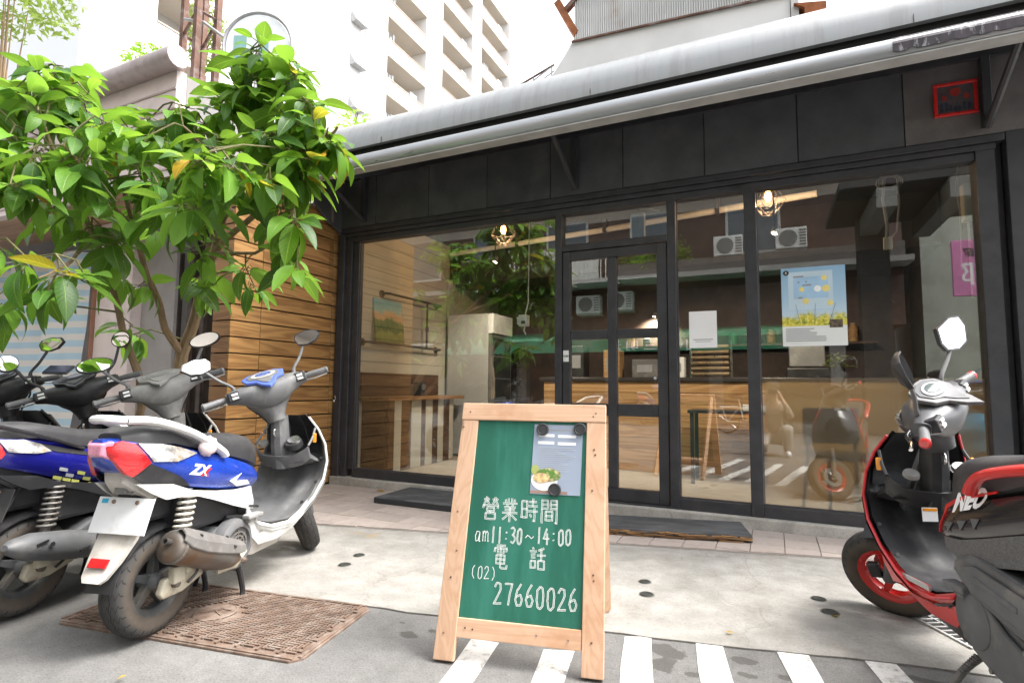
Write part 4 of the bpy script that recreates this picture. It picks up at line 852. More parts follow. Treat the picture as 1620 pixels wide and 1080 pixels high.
# striped tarpaulin curtain
def tarp_mat():
    m, nt, out = _new('striped_tarpaulin'); p = N(nt, 'ShaderNodeBsdfPrincipled'); p.inputs['Roughness'].default_value = .6
    tc = N(nt, 'ShaderNodeTexCoord'); sp = N(nt, 'ShaderNodeSeparateXYZ'); nt.links.new(tc.outputs['Object'], sp.inputs[0])
    s = mth(nt, 'FRACT', mth(nt, 'MULTIPLY', sp.outputs[2], 5.2)); f = N(nt, 'ShaderNodeMapRange'); f.inputs[1].default_value = .46; f.inputs[2].default_value = .54; nt.links.new(mth(nt, 'ABSOLUTE', mth(nt, 'MULTIPLY_ADD', s, 2, -1)), f.inputs[0])
    c = mixc(nt, f.outputs[0], (.46,.66,.78), (.82,.78,.71)); c = mixc(nt, mth(nt, 'MULTIPLY', noisen(nt, tc.outputs['Object'], 3, 4), .3), c, (.62,.62,.63))
    nt.links.new(c, p.inputs['Base Color']); t = N(nt, 'ShaderNodeBsdfTranslucent'); nt.links.new(c, t.inputs[0]); mx = N(nt, 'ShaderNodeMixShader'); mx.inputs[0].default_value = .3; nt.links.new(p.outputs[0], mx.inputs[1]); nt.links.new(t.outputs[0], mx.inputs[2]); nt.links.new(mx.outputs[0], out.inputs[0]); return m
tp = thing('tarpaulin', 'blue and cream striped tarpaulin curtain hanging behind the parked scooters', 'tarpaulin', (0,0,0))
m_ = MB(); X0, X1, nx, nz = -13.0, p0-.03, 70, 24; v = []
for j in range(nz+1):
    for i in range(nx+1):
        x = X0+(X1-X0)*i/nx; z = .12+(3.02-.12)*j/nz
        v.append((x, 4.68+.05*math.sin(x*5.3+z*.4)+.035*math.sin(x*11+z*1.3)-.22*(1-z/3.1)+.05*noise.noise(Vector((x*1.5,z*1.5,0))), z+.06*math.sin(x*1.7)))
m_.add(v, [(j*(nx+1)+i,j*(nx+1)+i+1,(j+1)*(nx+1)+i+1,(j+1)*(nx+1)+i) for j in range(nz) for i in range(nx)])
m_.build('sheet', tarp_mat(), tp, smooth=True, ang=180); MB().tube([(X0,4.70,3.08),(X1,4.70,3.08)], .02, 8).build('rod', GALV, tp)
# rusty lattice mast and ring sign above the neighbour's roof
ms = thing('rusty_mast', 'rusty square lattice mast standing on the neighbour roof', 'mast', (0,0,0))
B = [ony(287,110,4.5), ony(308,112,4.25), ony(341,100,4.5), ony(320,95,4.8)]
for i, p in enumerate(B): bx(-.035,.035,-.035,.035,4.2,9.0).build('leg', RUSTST, ms, at=(p.x,p.y,0))
for z in (4.85,5.75,6.6,7.5):
    for i in range(4):
        p, q = B[i], B[(i+1) % 4]; MB().tube([(p.x,p.y,z),(q.x,q.y,z)], .022, 4).build('brace', RUSTST, ms)
rg = thing('ring_sign', 'round metal ring sign frame on the neighbour roof behind the tree top', 'sign', ony(408,72,4.6), R(25))
rr = .43; MB().tube([(rr*math.cos(a),0,rr*math.sin(a)) for a in [2*math.pi*k/40 for k in range(41)]], .024, 8).build('ring', pm('ring_steel', (.42,.42,.43), .4, .6), rg, smooth=True)
MB().lathe([(0,-.01),(rr-.03,-.01),(rr-.03,.01),(0,.01)], (0,0,0), (0,1,0), 40).build('disc', pm('ring_white', (.74,.78,.80), .5), rg); MB().tube([(0,0,-rr),(0,0,-1.4)], .03, 8).build('post', MATS['ring_steel'], rg); MB().tube([(-rr,0,.1),(-.7,0,.3),(-.95,0,.34)], .02, 8).build('stay', MATS['ring_steel'], rg)
bx(-.3,-.14,-.014,-.011,-.25,.12).build('lettering', pm('sign_teal', (.25,.45,.45), .5), rg); bx(.02,.14,-.014,-.011,-.30,.05).build('lettering', MATS['sign_teal'], rg)
# far fine-leaved greenery: one tree at the top left, shrubs on roofs
def shrub(name, label, cat, c, rad, n, size, mat, seed, trunk_to=None):
    r = random.Random(seed); t = thing(name, label, cat, (c.x, c.y, trunk_to if trunk_to is not None else c.z-rad[2])); o0 = Vector(t.location); m = MB()
    for i in range(n):
        while True:
            q = Vector((r.uniform(-1,1),r.uniform(-1,1),r.uniform(-1,1)))
            if q.length < 1 and noise.noise(q*2.2+Vector((seed,0,0))) > -.12: break
        p = Vector((q.x*rad[0],q.y*rad[1],q.z*rad[2]))+c-o0; a, b = r.uniform(0,6.28), r.uniform(-1,1)
        u = Vector((math.cos(a)*math.cos(b),math.sin(a)*math.cos(b),math.sin(b)))*size*r.uniform(.6,1.2); w_ = u.orthogonal().normalized(); w_.rotate(Matrix.Rotation(r.uniform(0,6.28),3,u)); w_ *= u.length*.36
        m.add([p-u,p+w_,p+u,p-w_],[(0,1,2,3)])
    m.build('crown', mat, t, kind='stuff')
    tk = MB(); base = Vector((0,0,0)); top = c-o0
    tk.tube([base, base.lerp(top,.6)+Vector((.05,0,0)), top], [.035*rad[0]+.012,.025*rad[0]+.008,.01], 7)
    for i in range(5):
        q = Vector((r.uniform(-.7,.7)*rad[0],r.uniform(-.7,.7)*rad[1],r.uniform(-.2,.6)*rad[2])); tk.tube([base.lerp(top,.55),base.lerp(top,.7)+q*.4,top+q], [.016*rad[0]+.005,.012*rad[0]+.004,.004], 5)
    tk.build('trunk', BARKM, t, smooth=True); return t
shrub('street_tree', 'fine-leaved tree at the top left corner beside the white tower', 'tree', at(15,-10,8.5)+Vector((0,0,.1)), (1.0,.9,.75), 1500, .075, SMALLLEAF, 11, 0.0)
shrub('roof_shrub', 'yellow-green shrub on the neighbour roof left of the rusty mast', 'shrub', at(235,100,7.5), (.38,.3,.22), 360, .05, LEAFN, 12)
shrub('roof_shrub', 'pale green shrub seen through the rusty mast', 'shrub', at(325,55,8.5), (.42,.3,.62), 700, .05, SMALLLEAF, 13)
shrub('roof_shrub', 'small bright shrub above the left end of the awning', 'shrub', at(560,205,8.0), (.35,.25,.28), 300, .05, LEAFN, 14)
# ------------------------------------------------------------------ the broad-leaved tree in front of the neighbour
def leaf_geo(L, w, droop, fold, nseg=7):
    """a pointed leaf along +x: curved, folded along the midrib; returns verts, faces, vein coordinates"""
    vs = []; uv = []; fs = []
    for i in range(nseg+1):
        t = i/nseg; hw = w*(math.sin(math.pi*min(1, t**.85))**.8)*(1-.12*t) if 0 < t < 1 else .002
        a = droop*t; x = L*(math.sin(a)/droop if droop else t); z = -L*((1-math.cos(a))/droop if droop else 0)
        wv = .006*math.sin(i*2.1)
        for k in (-1, 0, 1):
            vs.append(Vector((x, k*hw, z+abs(k)*hw*fold+(wv if k else 0)))); uv.append((t, k*1.0, 0))
    for i in range(nseg):
        for k in range(2): a = i*3+k; fs.append((a, a+3, a+4, a+1))
    return vs, fs, uv
VAR = [leaf_geo(1, .20, .5, .35), leaf_geo(1, .225, .9, .25), leaf_geo(1, .21, .25, .45), leaf_geo(1, .19, 1.25, .3)]
def vein_attr(me, uv):
    a = me.attributes.new('vein', 'FLOAT_VECTOR', 'POINT'); a.data.foreach_set('vector', [c for u in uv for c in u])
LEAFMESH = {}
def leafmesh(v, mat):
    k = (v, mat.name)
    if k not in LEAFMESH:
        vs, fs, uv = VAR[v]; me = bpy.data.meshes.new('leaf'); me.from_pydata([tuple(p) for p in vs], [], fs); vein_attr(me, uv)
        me.polygons.foreach_set('use_smooth', [True]*len(me.polygons)); me.materials.append(mat); LEAFMESH[k] = me
    return LEAFMESH[k]
def grow(root, base, limbs, whorls, seed, n_single, leaf_scale=1.0):
    r = random.Random(seed); rb = Vector(root.location)
    tk = MB(); nodes = []
    for path, r0, r1 in limbs:
        P = [Vector(p) for p in path]; Q = []
        for i in range(len(P)-1):
            for j in range(5):
                t = j/5; p = P[i].lerp(P[i+1], t); Q.append(p+Vector((noise.noise(p*2.1),noise.noise(p*2.3+Vector((5,0,0))),0))*.045)
        Q.append(P[-1]); n = len(Q)
        MBt = MB(); MBt.tube([q-rb for q in Q], [r0+(r1-r0)*(i/(n-1))**.8 for i in range(n)], 9); tk.v, tk.f = tk.v, tk.f
        MBt.build('trunk' if r0 > .05 else 'limb', BARKM, root, smooth=True)
        nodes += [(q, r0+(r1-r0)*i/(n-1)) for i, q in enumerate(Q) if i > n*.25]
    tw = MB(); leaves = []
    for (c, spread, nl, ls, up) in whorls:
        d = min(nodes, key=lambda q: (q[0]-c).length+.35*max(0, q[0].z-c.z)); p0 = d[0]; mid = p0.lerp(c, .55)+Vector((r.uniform(-.05,.05),r.uniform(-.05,.05),.06))
        tw.tube([p0-rb, mid-rb, c-rb], [min(d[1]*.6,.008), .0055, .004], 6)
        nodes.append((mid, .009))
        axis = ((c-mid).normalized()+Vector((0,0,.6+up))).normalized(); ph = r.uniform(0, 6.28)
        for k in range(nl):
            a = ph+k*2.399; q = Vector((math.cos(a), math.sin(a), 0)); pit = r.uniform(-.95, .25)+up*.5-(.35 if k < nl*.5 else -.25)
            d = (q*math.cos(pit)+Vector((0,0,math.sin(pit)))).normalized(); st_ = c-axis*(.10*(1-k/nl))*1.0+Vector((0,0,0))
            L = ls*r.uniform(.55,1.18)*leaf_scale*(.75 if k > nl-3 else 1)
            s = d.cross(Vector((0,0,1))); s = s.normalized() if s.length > .05 else Vector((1,0,0)); s.rotate(Matrix.Rotation(r.uniform(-.6,.6),3,d)); u = s.cross(d).normalized()
            if u.z < 0: u = -u; s = -s
            M = Matrix(((d.x,-s.x,u.x,0),(d.y,-s.y,u.y,0),(d.z,-s.z,u.z,0),(0,0,0,1))); pt = st_+d*(.03+.02*r.random())
            tw.tube([st_-rb, pt-rb], .003, 4)
            y = r.random(); mat = LEAFY if y < .018 else (LEAFN if (y < .22 and k > nl*.55) or y < .06 else LEAF)
            leaves.append((pt, M, L, r.randrange(4), mat))
    tw.build('twigs', TWIG, root, kind='stuff')
    # the leaves that show largest are pieces of their own, the rest one mass
    def size(l):
        v = l[0]-CAM; z = v.dot(cF); x = 810+FPX*v.dot(cR)/max(z,.1); return -(l[2]/max(z,.2)) if z > 0 and -60 < x < 1680 else 0
    leaves.sort(key=size)
    for (p, M, L, v, mat) in leaves[:n_single]:
        o = place('leaf', leafmesh(v, mat), None, root); o.matrix_local = Matrix.Translation(p-rb) @ M @ Matrix.Diagonal((L, L, L, 1))
    for mat, nm in ((LEAF, 'foliage'), (LEAFN, 'young_foliage'), (LEAFY, 'yellow_foliage')):
        m = MB(); uvs = []
        for (p, M, L, v, mt) in leaves[n_single:]:
            if mt is not mat: continue
            vs, fs, uv = VAR[v]; m.M = Matrix.Translation(p-rb) @ M @ Matrix.Diagonal((L,L,L,1)); m.add(vs, fs); uvs += uv
        if not m.v: continue
        me = bpy.data.meshes.new(nm); me.from_pydata([tuple(p) for p in m.v], [], m.f); vein_attr(me, uvs); me.polygons.foreach_set('use_smooth', [True]*len(me.polygons))
        place(nm, me, mat, root, kind='stuff')
tree = thing('broadleaf_tree', 'leafy green tree with large glossy leaves beside the plank wall', 'tree', (-4.95,3.28,0))
b0 = Vector((-4.95,3.28,.0))
def A_(x, y, d): return at(x, y, d)
limbs = [([b0, A_(290,560,4.5), A_(318,455,4.4), A_(345,400,4.2), A_(365,330,4.0)], .062, .02), ([A_(290,560,4.5), A_(262,520,4.3), A_(225,440,4.0), A_(205,360,3.8), A_(185,280,3.7)], .034, .012),
         ([A_(318,455,4.4), A_(332,390,4.3), A_(390,250,4.0), A_(410,130,3.9)], .03, .01), ([A_(345,400,4.2), A_(420,320,3.8), A_(480,240,3.6), A_(535,200,3.5)], .026, .008),
         ([b0+Vector((-.35,-.15,0)), A_(222,600,4.2), A_(195,520,4.0), A_(150,380,3.7), A_(110,290,3.5), A_(70,200,3.4)], .036, .010), ([A_(150,380,3.7), A_(100,420,3.3), A_(60,440,3.1)], .014, .006),
         ([A_(205,360,3.8), A_(150,290,3.4), A_(100,230,3.2)], .018, .008), ([A_(345,400,4.2), A_(400,400,3.9), A_(450,380,3.7)], .016, .007), ([A_(365,330,4.0), A_(330,250,3.7), A_(290,200,3.5)], .018, .007)]
CL = [(412,62,3.7),(440,95,3.75),(400,120,3.7),(370,135,3.8),(470,120,3.7),(478,152,3.6),(345,150,3.7),(430,160,3.6),(490,190,3.5),(508,222,3.45),(300,170,3.7),(260,185,3.6),(470,200,3.5),(400,205,3.4),(345,215,3.4),
  (492,252,3.45),(465,268,3.5),(450,245,3.4),(60,115,3.5),(100,105,3.6),(25,140,3.4),(140,150,3.5),(60,175,3.3),(110,200,3.3),(15,215,3.2),(170,195,3.4),(205,205,3.5),(235,215,3.3),
  (290,248,2.95),(330,262,3.2),(375,268,3.1),(430,295,3.3),(250,290,3.2),(210,265,3.4),(160,250,3.3),(95,255,3.2),(45,260,3.1),(15,295,3.0),(185,320,3.3),(265,325,2.95),(310,340,3.2),(355,320,3.4),(445,335,3.5),(465,345,3.3),
  (300,395,3.7),(340,380,3.9),(190,375,3.5),(40,410,2.85),(110,430,2.9),(70,470,2.9),(200,440,3.8),(300,450,4.2),(340,435,4.1),(380,430,3.8),(455,415,3.4),(470,440,3.3),(210,515,4.1),
  (-30,150,3.3),(-40,260,3.1),(-30,380,3.0),(-20,480,2.95),(-70,200,3.2),(330,300,3.9),(280,280,3.8),(230,330,3.9),(370,240,3.9),(120,330,3.7),(60,320,3.6)]
rt = random.Random(21); wh = []
for (x, y, d) in CL:
    top = y < 170
    wh.append((A_(x, y, d), 0, rt.randint(8,10) if y < 300 else rt.randint(6,8), .255 if d > 3.05 else .245, .55 if top else rt.uniform(-.2,.35)))
    for _k in range(3 if y < 130 else 2 if y < 270 else (1 if rt.random() < (.95 if y < 380 else .5) else 0)): wh.append((A_(x+rt.uniform(-34,34), y+rt.uniform(4,40), d+rt.uniform(.05,.5)), 0, rt.randint(7,10), .245, rt.uniform(-.3,.2)))
grow(tree, b0, limbs, wh, 31, 300)
pot = thing('wooden_planter', 'dark wooden planter box at the foot of the leafy tree', 'planter', (-4.98,3.25,0)); 
for i in range(4): bx(-.42,.34,-.34,-.32,.01+i*.12,.125+i*.12).build('plank', DARKW, pot); bx(-.42,.34,.32,.34,.01+i*.12,.125+i*.12).build('plank', DARKW, pot); bx(-.44,-.42,-.34,.34,.01+i*.12,.125+i*.12).build('plank', DARKW, pot); bx(.34,.36,-.34,.34,.01+i*.12,.125+i*.12).build('plank', DARKW, pot)
bx(-.42,.34,-.32,.32,.02,.42).build('soil', pm('soil', (.05,.035,.022), .95, 0, .3, 20, .5, 40), pot)
# fallen leaves
for i, (q, mt, lab, s) in enumerate((((595,776), LEAFY, 'yellow fallen leaf on the tiles before the left window', .12), ((1322,976), LEAFY, 'small orange fallen leaf on the concrete near the red-wheeled scooter', .055), ((1160,1003), LEAFY, 'tiny fallen leaf on the concrete above the stripes', .035), ((200,1070), LEAFY, 'tiny curled fallen leaf on the asphalt at lower left', .03))):
    z = .014 if i == 0 else .004; p = onz(*q, z)
    me = leafmesh(i % 3, mt).copy(); o = place('fallen_leaf', me, None); o.matrix_world = Matrix.Translation(p+Vector((0,0,.006))) @ Matrix.Rotation(i*1.3+.3,4,'Z') @ Matrix.Diagonal((s,s,s*.8,1)); tag(o, lab, 'leaf', 'fallen leaves')
# ------------------------------------------------------------------ scooters (local: x forward, y left, z up, origin on the ground below the rear axle)
def ell(cx, cy, cz, rx, rz, n, axis='x', p=2.0):
    """superellipse ring in the plane across x (points vary in y,z)"""
    out = []
    for k in range(n):
        a = 2*math.pi*k/n; c, s = math.cos(a), math.sin(a)
        u = math.copysign(abs(c)**(2/p), c)*rx; v = math.copysign(abs(s)**(2/p), s)*rz
        out.append((cx, cy+u, cz+v) if axis == 'x' else (cx+u, cy, cz+v))
    return out
def interp(tab, x):
    if x <= tab[0][0]: return tab[0][1:]
    for a, b in zip(tab, tab[1:]):
        if x <= b[0]:
            t = (x-a[0])/(b[0]-a[0]); return tuple(p+(q-p)*t for p, q in zip(a[1:], b[1:]))
    return tab[-1][1:]
def smooth_path(pts, k=4):
    P = [Vector(p) for p in pts]; out = []
    for i in range(len(P)-1):
        p0, p1, p2, p3 = P[max(i-1,0)], P[i], P[i+1], P[min(i+2,len(P)-1)]
        for j in range(k):
            t = j/k; out.append(.5*((2*p1)+(p2-p0)*t+(2*p0-5*p1+4*p2-p3)*t*t+(3*p1-p0-3*p2+p3)*t**3))
    out.append(P[-1]); return out
TYREMESH = {}
def wheel(sc, cx, r, w, M, rimmat, hubmat, spokes=5, disc=True, rimr=.62):
    """tyre > rim, spoke, hub, brake disc; built about its own axle so the tread runs round it"""
    prof = []
    ro, ri = r, r*rimr
    for t, y in ((ri-.002,-.36),(ri+.012,-.46),(ri+(ro-ri)*.45,-.5),(ri+(ro-ri)*.78,-.47),(ro-.010,-.36),(ro-.003,-.2),(ro,0),(ro-.003,.2),(ro-.010,.36),(ri+(ro-ri)*.78,.47),(ri+(ro-ri)*.45,.5),(ri+.012,.46),(ri-.002,.36)): prof.append((t, y*w))
    m = MB(); m.lathe(prof, (0,0,0), (0,1,0), 56, closed=False); m.f = m.f[:-2]
    T = Matrix.Translation((cx,0,r)); ty = m.build('tyre', TYRE, sc, smooth=True, ang=50, at=M @ T)
    m = MB(); m.lathe([(ri+.006,-.40*w),(ri+.009,-.36*w),(ri-.004,-.33*w),(ri-.014,-.2*w),(ri-.016,.2*w),(ri-.004,.33*w),(ri+.009,.36*w),(ri+.006,.40*w),(ri-.012,.34*w),(ri-.026,.2*w),(ri-.026,-.2*w),(ri-.012,-.34*w)], (0,0,0), (0,1,0), 40, closed=True)
    m.build('rim', rimmat, ty, smooth=True, ang=40)
    for k in range(spokes):
        a = 2*math.pi*k/spokes; m = MB(); c, s = math.cos(a), math.sin(a); c2, s2 = math.cos(a+.22), math.sin(a+.22)
        m.loft([[(c*.02-s*h*.5*1.3, y, s*.02+c*h*.5*1.3) for y, h in ((-.018,-.03),(-.018,.03),(.018,.03),(.018,-.03))], [(c2*(ri-.018)-s2*h*.5, y, s2*(ri-.018)+c2*h*.5) for y, h in ((-.014,-.026),(-.014,.026),(.014,.026),(.014,-.026))]])
        m.build('spoke', rimmat, ty, bevel=.003)
    m = MB(); m.lathe([(0,-.055),(.02,-.055),(.03,-.045),(.036,-.02),(.036,.02),(.03,.045),(.02,.055),(0,.055)], (0,0,0), (0,1,0), 20); m.build('hub', hubmat, ty, smooth=True)
    if disc:
        m = MB(); m.lathe([(.05,-.048),(.088,-.048),(.088,-.044),(.05,-.044)], (0,0,0), (0,1,0), 28, closed=True); m.build('brake_disc', STEELD, ty)
    return ty
def coil(p, q, R_, r_, turns):
    p, q = Vector(p), Vector(q); d = (q-p); t = d.normalized(); u = t.orthogonal().normalized(); w_ = t.cross(u); n = turns*10
    return [p+d*(i/n)+(u*math.cos(2*math.pi*i/10)+w_*math.sin(2*math.pi*i/10))*R_ for i in range(n+1)]
def text_on(sc, txt, x, z, size, yf, side, mat, shear=.3, bold=.0, name='lettering', slope=0.0, off=.0018, flip=True):
    """flat lettering laid on a side panel; reads properly from that side"""
    vs, fs = text_mesh(txt, size, shear, bold); m = MB()
    P = []
    for v in vs:
        dx = v.x if side < 0 else -v.x; X = x+dx; Z = z+v.y+slope*dx; P.append((X, side*(yf(X, Z)+off), Z))
    m.add(P, fs); return m.build(name, mat, sc)

def scooter(loc, heading, label, S):
    sc = thing('scooter', label, 'scooter', (loc[0], loc[1], S.get('z', 0)), R(heading), 'scooters parked in front of the shop', rot=(R(S.get('lean', 0)), 0, R(heading)))
    steer = R(S['steer']); paint, trim, lower = S['paint'], S['trim'], S['lower']; WB = 1.245
    ax = Vector((-.454,0,.891)); A = Vector((1.165,0,.21))
    STM = Matrix.Translation(A) @ Matrix.Rotation(steer,4,ax) @ Matrix.Translation(-A)
    I4 = Matrix.Identity(4)
    # wheels
    wheel(sc, 0, .215, .105, I4, S['rim'], CASTP, S.get('spokes',5), disc=False)
    wheel(sc, WB, .212, .095, STM, S['rim'], CASTP, S.get('spokes',5))
    # ---- tail body
    BT = S['body']  # x, half width, ztop, zbot
    def body_w(x, z):
        w, zt, zb = interp(BT, x); t = max(0, min(1, (z-zb)/max(zt-zb, .01)))
        return w*(.80+.20*math.sin(math.pi*min(1, .15+t*.75))) if w > .0 else .0
    def ring(x):
        w, zt, zb = interp(BT, x); h = zt-zb; hs_ = [(0,zt+.006),(w*.55,zt+.004),(w*.86,zt-h*.06),(w*.97,zt-h*.28),(w,zt-h*.5),(w*.93,zb+h*.22),(w*.80,zb+h*.03),(w*.5,zb)]
        return [(x, y, z) for y, z in hs_]+[(x, 0, zb)]+[(x, -y, z) for y, z in hs_[:0:-1]]
    xs_ = [BT[0][0]+(BT[-1][0]-BT[0][0])*i/22 for i in range(23)]
    m = MB(); m.loft([ring(x) for x in xs_]); m.build('rear_body', paint, sc, smooth=True, ang=32)
    for side in (-1, 1):
        # lower trim panel below the painted body
        m = MB(); m.panel(S['lowpanel'], lambda x, z: body_w(x, max(z, interp(BT, x)[2]))*.96+.012-.25*max(0, interp(BT, x)[2]-z)*.35, .012, .035, side); m.build('lower_panel', lower, sc, smooth=True, ang=40)
        if 'sidepanel' in S:
            m = MB(); m.panel(S['sidepanel'][0], lambda x, z: body_w(x, z)+.012, .012, .035, side); m.build('side_cover', S['sidepanel'][1], sc, smooth=True, ang=40)
        for (out, mat, nm, off) in S.get('flashes', ()):
            m = MB(); m.panel(out, lambda x, z, off=off: body_w(x, z)+off, .006, .03, side); m.build(nm, mat, sc, smooth=True, ang=40)
        # tail lamps
        m = MB(); m.panel(S['lamp'], lambda x, z: max(body_w(x, z), .0)+.010, .02, .025, side); tl = m.build('tail_lamp', REDL, sc, smooth=True, ang=50)
        m = MB(); m.panel(S['clear'], lambda x, z: body_w(x, z)+.008, .016, .025, side); m.build('indicator', CLEARL, sc, smooth=True, ang=50)
    w, zt, zb = interp(BT, BT[0][0]); x0 = BT[0][0]; m = MB(); m.loft([[(x0-.012,y,z) for y,z in ((-w*1.1,zt-.012),(w*1.1,zt-.012),(w*.9,zb+.01),(-w*.9,zb+.01))],[(x0+.02,y,z) for y,z in ((-w-.03,zt),(w+.03,zt),(w+.02,zb-.01),(-w-.02,zb-.01))]]); m.build('tail_lamp_centre', PINKL, sc, bevel=.006)
    # ---- seat
    ST_ = S['seat']; rings = []
    xs_ = [ST_[0][0]+(ST_[-1][0]-ST_[0][0])*i/26 for i in range(27)]
    for x in xs_:
        w, z1, z0 = interp(ST_, x); cz, hz = (z1+z0)/2, (z1-z0)/2
        rings.append([(x, y*w, cz+z*hz) for y, z in ((1,-.75),(1.0,0),(.94,.55),(.72,.88),(.4,.98),(0,1.0),(-.4,.98),(-.72,.88),(-.94,.55),(-1.0,0),(-1,-.75),(-.8,-1),(0,-1),(.8,-1))])
    m = MB(); m.loft(rings); seat = m.build('seat', SEATM, sc, smooth=True, ang=50)
    # ---- grab rail
    for path, rr in S['rail']:
        for side in (-1, 1):
            m = MB(); m.tube(smooth_path([(p[0], side*p[1], p[2]) for p in path]), rr, 10, flat=.75); m.build('grab_rail', S['railm'], sc, smooth=True)
    p = S['rail'][0][0][0]; m = MB(); m.tube(smooth_path([(p[0],-p[1],p[2]),(p[0]-.03,-p[1]*.5,p[2]+.004),(p[0]-.035,0,p[2]+.005),(p[0]-.03,p[1]*.5,p[2]+.004),(p[0],p[1],p[2])]), S['rail'][0][1], 10, flat=.75); m.build('grab_rail_end', S['railm'], sc, smooth=True)
    # ---- floor and leg shield: one shell, rider side plastic, outer side painted
    LS = [(.40,.135,.44,.0),(.46,.165,.36,.0),(.56,.178,.325,.0),(.70,.188,.315,.005),(.80,.195,.345,.02),(.90,.205,.41,.04),(.985,.212,.50,.055),(1.03,.205,.60,.06),(1.035,.185,.70,.07),(.995,.160,.79,.075),(.945,.125,.865,.07)]
    sc_in = []; sc_out = []
    def dens(L, k=3):
        o = []
        for i in range(len(L)-1):
            for j in range(k): t = j/k; o.append(tuple(a+(b-a)*t for a, b in zip(L[i], L[i+1])))
        return o+[L[-1]]
    D_ = dens(LS)
    for (x, w, z, cv) in D_:
        row = []
        for k in range(13):
            t = k/6-1; row.append((x+cv*(1-t*t)*1.0+.012*math.cos(t*9)*(cv > .01), w*t, z+(.012*(abs(t) > .8))))
        sc_in.append(row)
    for (x, w, z, cv) in D_:
        row = []
        dn = max(0, min(1, (z-.33)/.2))
        for k in range(13):
            t = k/6-1; e = (1-t*t); row.append((x+.030*dn+e*(cv*1.0+.055*dn), (w+.012)*t, z-.028-.05*(1-dn)*e**.5))
        sc_out.append(row)
    m = MB(); n = 13
    rr = [a+b[::-1] for a, b in zip(sc_in, sc_out)]
    m.loft([a for a in rr]); fs = m.f; 
    inn = MB(); inn.loft(sc_in, closed=False); inn.build('leg_shield', S['inner'], sc, smooth=True, ang=40)
    out = MB(); out.loft(sc_out, closed=False); out.build('front_apron', S['apron'], sc, smooth=True, ang=40)
    for side in (-1, 1):
        eg = MB(); k = 0 if side < 0 else 12
        path = [((Vector(a[k])+Vector(b[k]))*.5+Vector((0,side*.004,0))) for a, b in zip(sc_in, sc_out)]
        eg.tube(path[2:], [S.get('edger', .0075)]*(len(path)-2), 8); eg.build('shield_edge', S['edge'], sc, smooth=True)
    for side in (-1, 1):
        m = MB(); m.panel([(.405,.44),(.47,.365),(.56,.328),(.70,.318),(.80,.350),(.875,.395),(.84,.325),(.74,.265),(.62,.238),(.50,.240),(.43,.30),(.395,.38)], lambda x, z: .150+.045*min(1, max(0, (x-.38)/.25))-.35*max(0, .30-z), .010, .035, side); m.build('side_skirt', S.get('skirt', S['edge']), sc, smooth=True, ang=40)
    # belly pan
    m = MB(); m.loft([[(.30,y,z) for y,z in ((-.10,.30),(.10,.30),(.09,.22),(-.09,.22))],[(.50,y,z) for y,z in ((-.175,.315),(.175,.315),(.12,.19),(-.12,.19))],[(.72,y,z) for y,z in ((-.185,.305),(.185,.305),(.11,.19),(-.11,.19))],[(.90,y,z) for y,z in ((-.16,.36),(.16,.36),(.08,.27),(-.08,.27))]]); m.build('belly_pan', S['belly'], sc, smooth=True, ang=30)
    # pockets and centre column behind the shield
    m = MB(); rows = []
    for k in range(17):
        t = k/8-1; xx = .845+.05*t*t; lipz = .640+.055*t**4; wy = .172*t
        rows.append([(xx,wy,lipz),(xx-.010,wy,lipz-.006),(xx+.03,wy,lipz-.075),(1.06,wy*.98,.575),(1.06,wy*.98,.585),(xx+.03,wy,lipz-.05),(xx+.008,wy,lipz-.004)])
    m.loft(rows); m.build('glove_shelf', S['inner'], sc, smooth=True, ang=30)
    m = MB(); rows = []
    for (x, w, z, cv) in D_:
        if z > .60: rows.append([(x+cv*(1-t*t)-.008, w*t*.93, z) for t in (-1,-.7,-.35,0,.35,.7,1)])
    m.loft(rows, closed=False); m.build('inner_upper_panel', BLACKP, sc, smooth=True, ang=40)
    m = MB(); m.loft([[(.875,y,.600) for y in (-.15,0,.15)],[(1.05,y,.600) for y in (-.16,0,.16)]], closed=False); m.build('pocket_floor', pm('pocket_dark', (.012,.012,.013), .7), sc)
    for side in (-1, 1):
        m = MB(); m.tube(smooth_path([(.895,side*.172,.695),(.94,side*.170,.735),(.985,side*.160,.79)]), .007, 6); m.build('pocket_rim', S['inner'], sc, smooth=True)
    m = MB(); m.loft([ell(.93,0,.55,.055,.001,10)[:] if False else [(.90+.075*c*.6,.05*s,.56) for c,s in [(math.cos(2*math.pi*k/10),math.sin(2*math.pi*k/10)) for k in range(10)]], [(.885+.06*c,.052*s,.70) for c,s in [(math.cos(2*math.pi*k/10),math.sin(2*math.pi*k/10)) for k in range(10)]], [(.865+.055*c,.045*s,.87) for c,s in [(math.cos(2*math.pi*k/10),math.sin(2*math.pi*k/10)) for k in range(10)]]]); m.build('steering_column', S['inner'], sc, smooth=True)
    m = MB(); m.lathe([(0,.0),(.034,.0),(.036,-.01),(.036,-.028),(0,-.03)], (.865,-.095,.735), Vector((-.5,0,.86)), 18); cap = m.build('fuel_cap', CHROME if S.get('capm') is None else S['capm'], sc, smooth=True)
    m = MB(); m.lathe([(0,.0),(.046,.0),(.05,-.015),(.05,-.035),(0,-.04)], (.862,-.095,.722), Vector((-.5,0,.86)), 18); m.build('cap_seat', BLACKP, sc, smooth=True)
    m = MB(); m.lathe([(0,.0),(.026,.0),(.03,-.008),(.03,-.02),(0,-.02)], (.855,.095,.715), Vector((-.5,0,.86)), 18); m.build('hook_cover', FADED, sc, smooth=True)
    m = MB(); m.tube(smooth_path([(.835,-.008,.80),(.812,-.008,.79),(.808,-.008,.765),(.825,-.008,.75)]), .006, 6); m.build('bag_hook', CHROME, sc, smooth=True)
